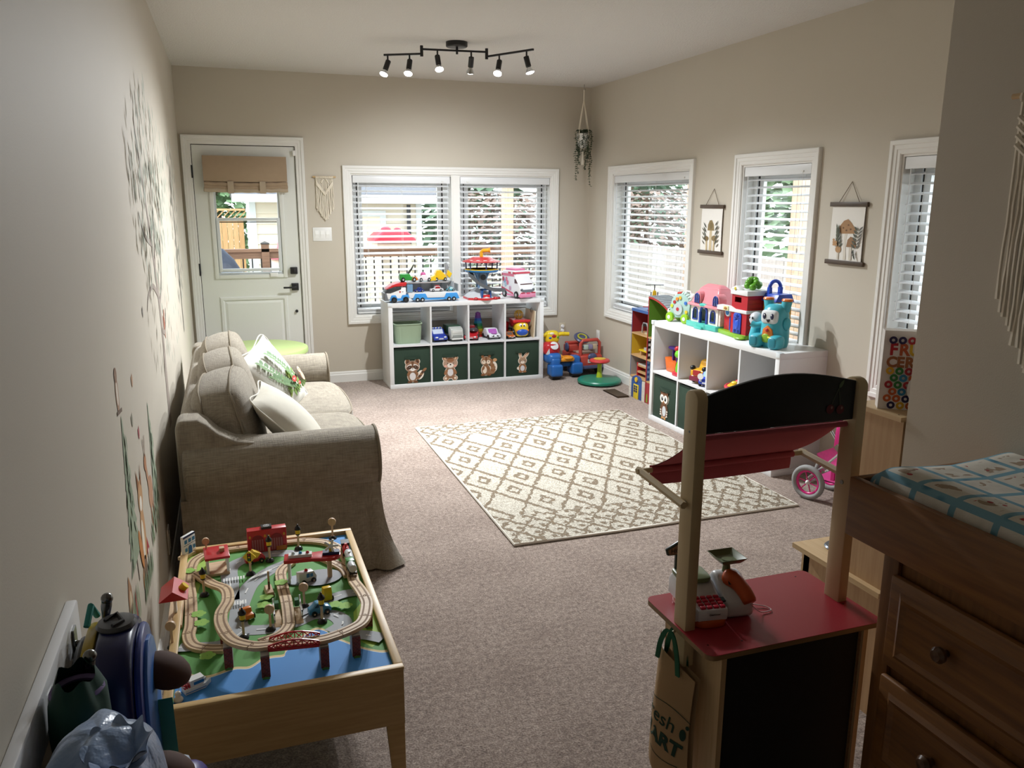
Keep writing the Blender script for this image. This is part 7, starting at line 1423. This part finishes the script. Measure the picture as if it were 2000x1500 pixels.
for i in range(2):
    for j in range(3): B().bx(.112+.034*i, .138+.034*i, -.018, -.015, .058+.021*j, .074+.021*j).o('gate_pane', PL('26304f'), gg)
B().cyl((.1425, -.018, .168), (.1425, -.008, .168), .022, n=8).o('star_badge', PL('e0b62a'), gg); B().bx(.006, .05, -.008, .002, 0, .17).bx(.235, .285, -.008, .002, 0, .17).o('brick_wall', M('c9c3b8', .7, var=.2, vs=40), gg)
for j in range(7):
    B().bx(.009+(.004 if j % 2 else 0), .028, -.010, -.0075, .006+.023*j, .024+.023*j).bx(.03, .047, -.010, -.0075, .006+.023*j, .024+.023*j).o('brick', M('d9d3c8', .7), gg)
B().bx(.3, .4, -.004, .004, 0, .172).o('red_gate', M('9c3438', .6), gg); B().prism([(.31, .01), (.335, .01), (.33, .07), (.322, .085), (.315, .07)], -.007, -.003, 'y').o('cactus_print', PL('7f9a2f'), gg)
for (z0, z1), cl, cr_ in (((.005, .174), 'c2bdb4', 'a0403c'), ((.188, .358), 'a5a09a', '3a5f9c'), ((.373, .548), 'd0aa2c', '1f1f22'), ((.563, .744), '8f2228', '5f8f2a')):
    B().bx(.006, .0085, .002, D_-.006, z0, z1).o('wall_lining', M(cl, .6), gg); B().bx(.293, .2955, .002, D_-.006, z0, z1 if z1 < .7 else .87).o('wall_lining', M(cr_, .6), gg)
for i in range(7):
    for j in range(8):
        if (i+j) % 2: B().bx(.2955, .2965, .006+.022*i, .028+.022*i, .375+.0215*j, .3965+.0215*j).o('check_tile', PL('e6e6e6'), gg)
        if (i+j) % 2: B().bx(.2955, .2965, .006+.022*i, .028+.022*i, .19+.0205*j, .2105+.0205*j).o('check_tile', PL('8fa9d0'), gg)
for x in (.33, .40): B().tube([(x, .02, .562), (x, .02, .70)], .004, 6).o('ladder_rail', BKP, gg)
for k in range(5): B().tube([(.33, .02, .58+.026*k), (.40, .02, .58+.026*k)], .003, 6).o('ladder_rung', BKP, gg)
def ingar(x, y, z): return (3.565+y, 6.13-x, z)
t = T('toy_bench', 'yellow topped wooden toy bench in the middle garage floor', 'toy bench', ingar(.17, .06, .3725), -PI/2); B().bx(-.08, .08, -.03, .03, .038, .048).o('bench_top', YL, t); 
for x in (-.06, .06): B().bx(x-.01, x+.01, -.025, .025, 0, .038).o('bench_leg', OAK, t)
B().bx(-.02, .02, -.015, .015, .048, .072).o('tool_box', M('a9a9a6', .5), t)
t = T('toy_bunk', 'red wooden toy bunk bed in the lower garage floor', 'toy bed', ingar(.15, .07, .1875), -PI/2); B().bx(-.085, -.072, -.04, .04, 0, .115).bx(.072, .085, -.04, .04, 0, .115).o('bed_end', RD_, t); B().bx(-.072, .072, -.04, .04, .03, .045).bx(-.072, .072, -.04, .04, .085, .1).o('bed_board', OAK, t); B().bx(-.07, .07, -.036, .036, .1, .112).o('mattress', M('b9b4ae', .8), t)
t = T('toy_car_lift', 'silver toy car lift in the upper garage floor', 'toy lift', ingar(.13, .06, .5625), -PI/2); B().tube([(-.05, 0, 0), (-.045, 0, .06), (-.03, 0, .085), (.03, 0, .085), (.045, 0, .06), (.05, 0, 0)], .007, 8).o('lift_arch', M('b5b9bd', .35, .5), t); B().bx(.03, .12, -.02, .02, 0, .014).o('lift_ramp', M('b9a98f', .6), t); B().bx(-.03, .03, -.006, .006, .06, .078).o('lift_sign', BKP, t)
he = T('toy_helicopter', 'yellow and black toy helicopter on the garage roof', 'toy helicopter', ingar(.235, .075, .768), -.3)
B().bx(-.05, .05, -.012, -.004, 0, .006).bx(-.05, .05, .004, .012, 0, .006).bx(-.03, .03, -.016, .016, .006, .045).o('landing_pad', PL('23252a'), he); B().prism([(-.018, .045), (.018, .045), (.022, .1), (.014, .16), (.0, .175), (-.014, .16), (-.02, .1)], -.014, .014, 'y').o('fuselage', PL('c9a41f'), he, bev=.006); B().cyl((0, 0, .17), (0, 0, .215), .004, n=8).o('mast', BKP, he); B().bx(-.075, .075, -.005, .005, .212, .217).o('rotor', BKP, he)
for s in (-1, 1): B().tube([(s*.026, 0, .05), (s*.028, 0, .155)], .0045, 6).o('strut', BKP, he)
B().bx(-.09, -.03, -.01, .01, .03, .036).o('tail_board', PL('a8323a'), he)
# ---------------------------------------------------------------- hook rail with bags, lower left
hk = T('hook_rail', 'white coat hook rail with metal hooks on the left wall', 'hook rail', (0, 1.1, .872))
B().bx(0, .02, -.62, .47, -.043, .043).o('back_board', M('e6e6e8', .4), hk, bev=.004)
NK = M('7a7a78', .25, 1)
for y in (.40, .2, -.1):
    B().tube(smooth([(.02, y, -.01), (.045, y, -.012), (.07, y, .012), (.08, y, .062)], 5), [.006]*12+[.007, .0085, .0095, .009], 10).ell((.081, y, .068), .0105, 12, 8).tube(smooth([(.02, y, -.02), (.035, y, -.045), (.05, y, -.04)], 4), .005, 8).bx(.018, .024, y-.012, y+.012, -.035, .02).o('hook', NK, hk)
bp_ = T('kids_backpack', 'navy hard-shell kids backpack with yellow band and brown lobes on the hook rail', 'backpack', (.03, 1.44, .59))
NVY = PL('121c52'); BRN = M('4a2917', .8)
def shell(x0, x1, k=0): return B().prism([(a, c) for a, c in rrect(-.115+k, .125-k, .0+k, .315-k, .09)], x0, x1, 'x')
shell(.002, .018, .02).o('back_panel', PL('26282c'), bp_, bev=.008); shell(.018, .038, .004).o('yellow_band', PL('a8901a'), bp_, bev=.006); shell(.038, .1).o('shell', NVY, bp_, bev=.012, seg=3); shell(.1, .113, .012).o('front_rim', PL('2a3f8f'), bp_, bev=.006); shell(.112, .12, .03).o('clear_window', PL('3a6fb8'), bp_, bev=.006)
B().lathe([(.03, 0), (.034, .006), (.03, .012), (.016, .014), (0, .012)], 20, (.068, .02, .312)).o('lid_badge', PL('4a4a4c'), bp_); B().tube([(.05, .02, .326), (.068, .04, .3275), (.08, .01, .3265), (.065, -.005, .327)], .004, 6).o('badge_emboss', PL('2f2f31'), bp_)
for y, z in ((.05, .205), (-.05, .06)): B().at((.112, y, z), ry=.45).ell((.025, 0, 0), (.05, .045, .03), 18, 12).o('ear_lobe', BRN, bp_, ang=80)
B().tube([(.015, .05, .305), (.02, .08, .33), (.025, .1, .3)], .006, 8).o('hanging_loop', M('2f8f86', .6), bp_)
B().tube(smooth([(.05, -.13, .2), (.048, -.14, .12), (.05, -.135, .03)], 5), .004, 6).ell((.05, -.135, .21), .008, 10, 6).o('side_cord', M('8a7aa0', .7), bp_)
tb_ = T('tulle_bag', 'dark green tulle drawstring pouch hanging beside the backpack', 'bag', (.028, 1.25, .70))
def pouch(wx, wy, h, seed, amp, top=.0):
    R = random.Random(seed); ph = [R.random()*6 for _ in range(6)]
    def f(u, v):
        a = 2*PI*u; k = .55+.5*math.sin(min(1, v*1.15)*PI*.62)-(.35 if v > .86 else 0)*(v-.86)/.14
        rip = 1+amp*math.sin(a*7+ph[0]+v*3)*v+amp*.7*math.sin(a*11+ph[1]-v*2)*v+amp*.5*math.sin(v*13+ph[2]+2*math.sin(a))
        return (wx*math.cos(a)*k*rip+wx, wy*math.sin(a)*k*rip, h*v+.006*math.sin(a*5+ph[3])*v)
    return f
B().grid(pouch(.04, .06, .24, 2, .03), 40, 14, cu=True).o('pouch', M('0f3f34', .7), tb_, ang=80); B().torus((.04, 0, .215), .034, .005, n=24, m=6).o('drawstring', M('7a6a98', .7), tb_)
sg = T('satin_bag', 'shiny blue satin drawstring bag with gathered ruffle in the lower left corner', 'bag', (.022, 1.13, .62))
def satin():
    m, nt, bs = raw('blue_satin'); n = noise(nt, 9, 3); nt.links.new(ramp(nt, n.outputs['Fac'], [(.3, '5a7aa8'), (.6, '7f9cc6'), (.8, 'a3bbdc')]), bs.inputs['Base Color']); bs.inputs['Roughness'].default_value = .28; bs.inputs['Sheen Weight'].default_value = .4
    n2 = noise(nt, 22, 4); bump(nt, bs, n2.outputs['Fac'], .5, .02); return m
SAT = satin()
def satbag(u, v):
    a = 2*PI*u; e = PI*(v-.5); k = math.cos(e)**.8; g = Vector((.06, -.01)); f = 1+.05*math.sin(a*6+1.3*math.sin(v*6))*v+.035*math.sin(a*11+2*v)*v*v
    return (.075+.078*math.cos(a)*k*f+.012*v, .0+.10*math.sin(a)*k*f, .15+.135*math.sin(e)+.007*math.sin(a*4+v*9)*k)
B().grid(satbag, 80, 32, cu=True).o('bag_body', SAT, sg, ang=180)
def ruff(u, v): a = 2*PI*u; r = .016+.02*v; return (.112+r*math.cos(a)*(1+.1*math.sin(a*8)), -.03+r*math.sin(a)*1.2*(1+.1*math.sin(a*8)), .262+.022*v+.006*math.sin(a*8+1)*v)
B().grid(ruff, 120, 6, cu=True).grid(lambda u, v: tuple(Vector(ruff(u, v))-Vector((0, 0, .002))), 120, 6, cu=True).o('ruffle', SAT, sg, ang=180); B().torus((.118, -.03, .264), .021, .005, n=28, m=6).o('drawstring', M('6a86b4', .4), sg)
sg.scale = (1.12, 1.25, 1.12); sg.location = (.022, 1.095, .62)
pu = T('purple_pouch', 'glossy purple pouch with a teal strap hanging below the backpack', 'bag', (.09, 1.47, .335)); B().cushion((.085, .04, .10), (.05, .07, .10), .15, p=4, n=8).o('pouch_body', PL('4a3f86'), pu, ang=70); B().tube([(.085, -.03, .19), (.09, .04, .215), (.085, .105, .19)], .012, 8).o('pouch_rim', PL('b4bccb'), pu); B().grid(lambda u, v: (.05+.035*u, .02-.02*v, .2+.2*v), 2, 6).grid(lambda u, v: (.05+.035*u, .024-.02*v, .2+.2*v), 2, 6).o('strap', M('3f9a90', .6), pu)
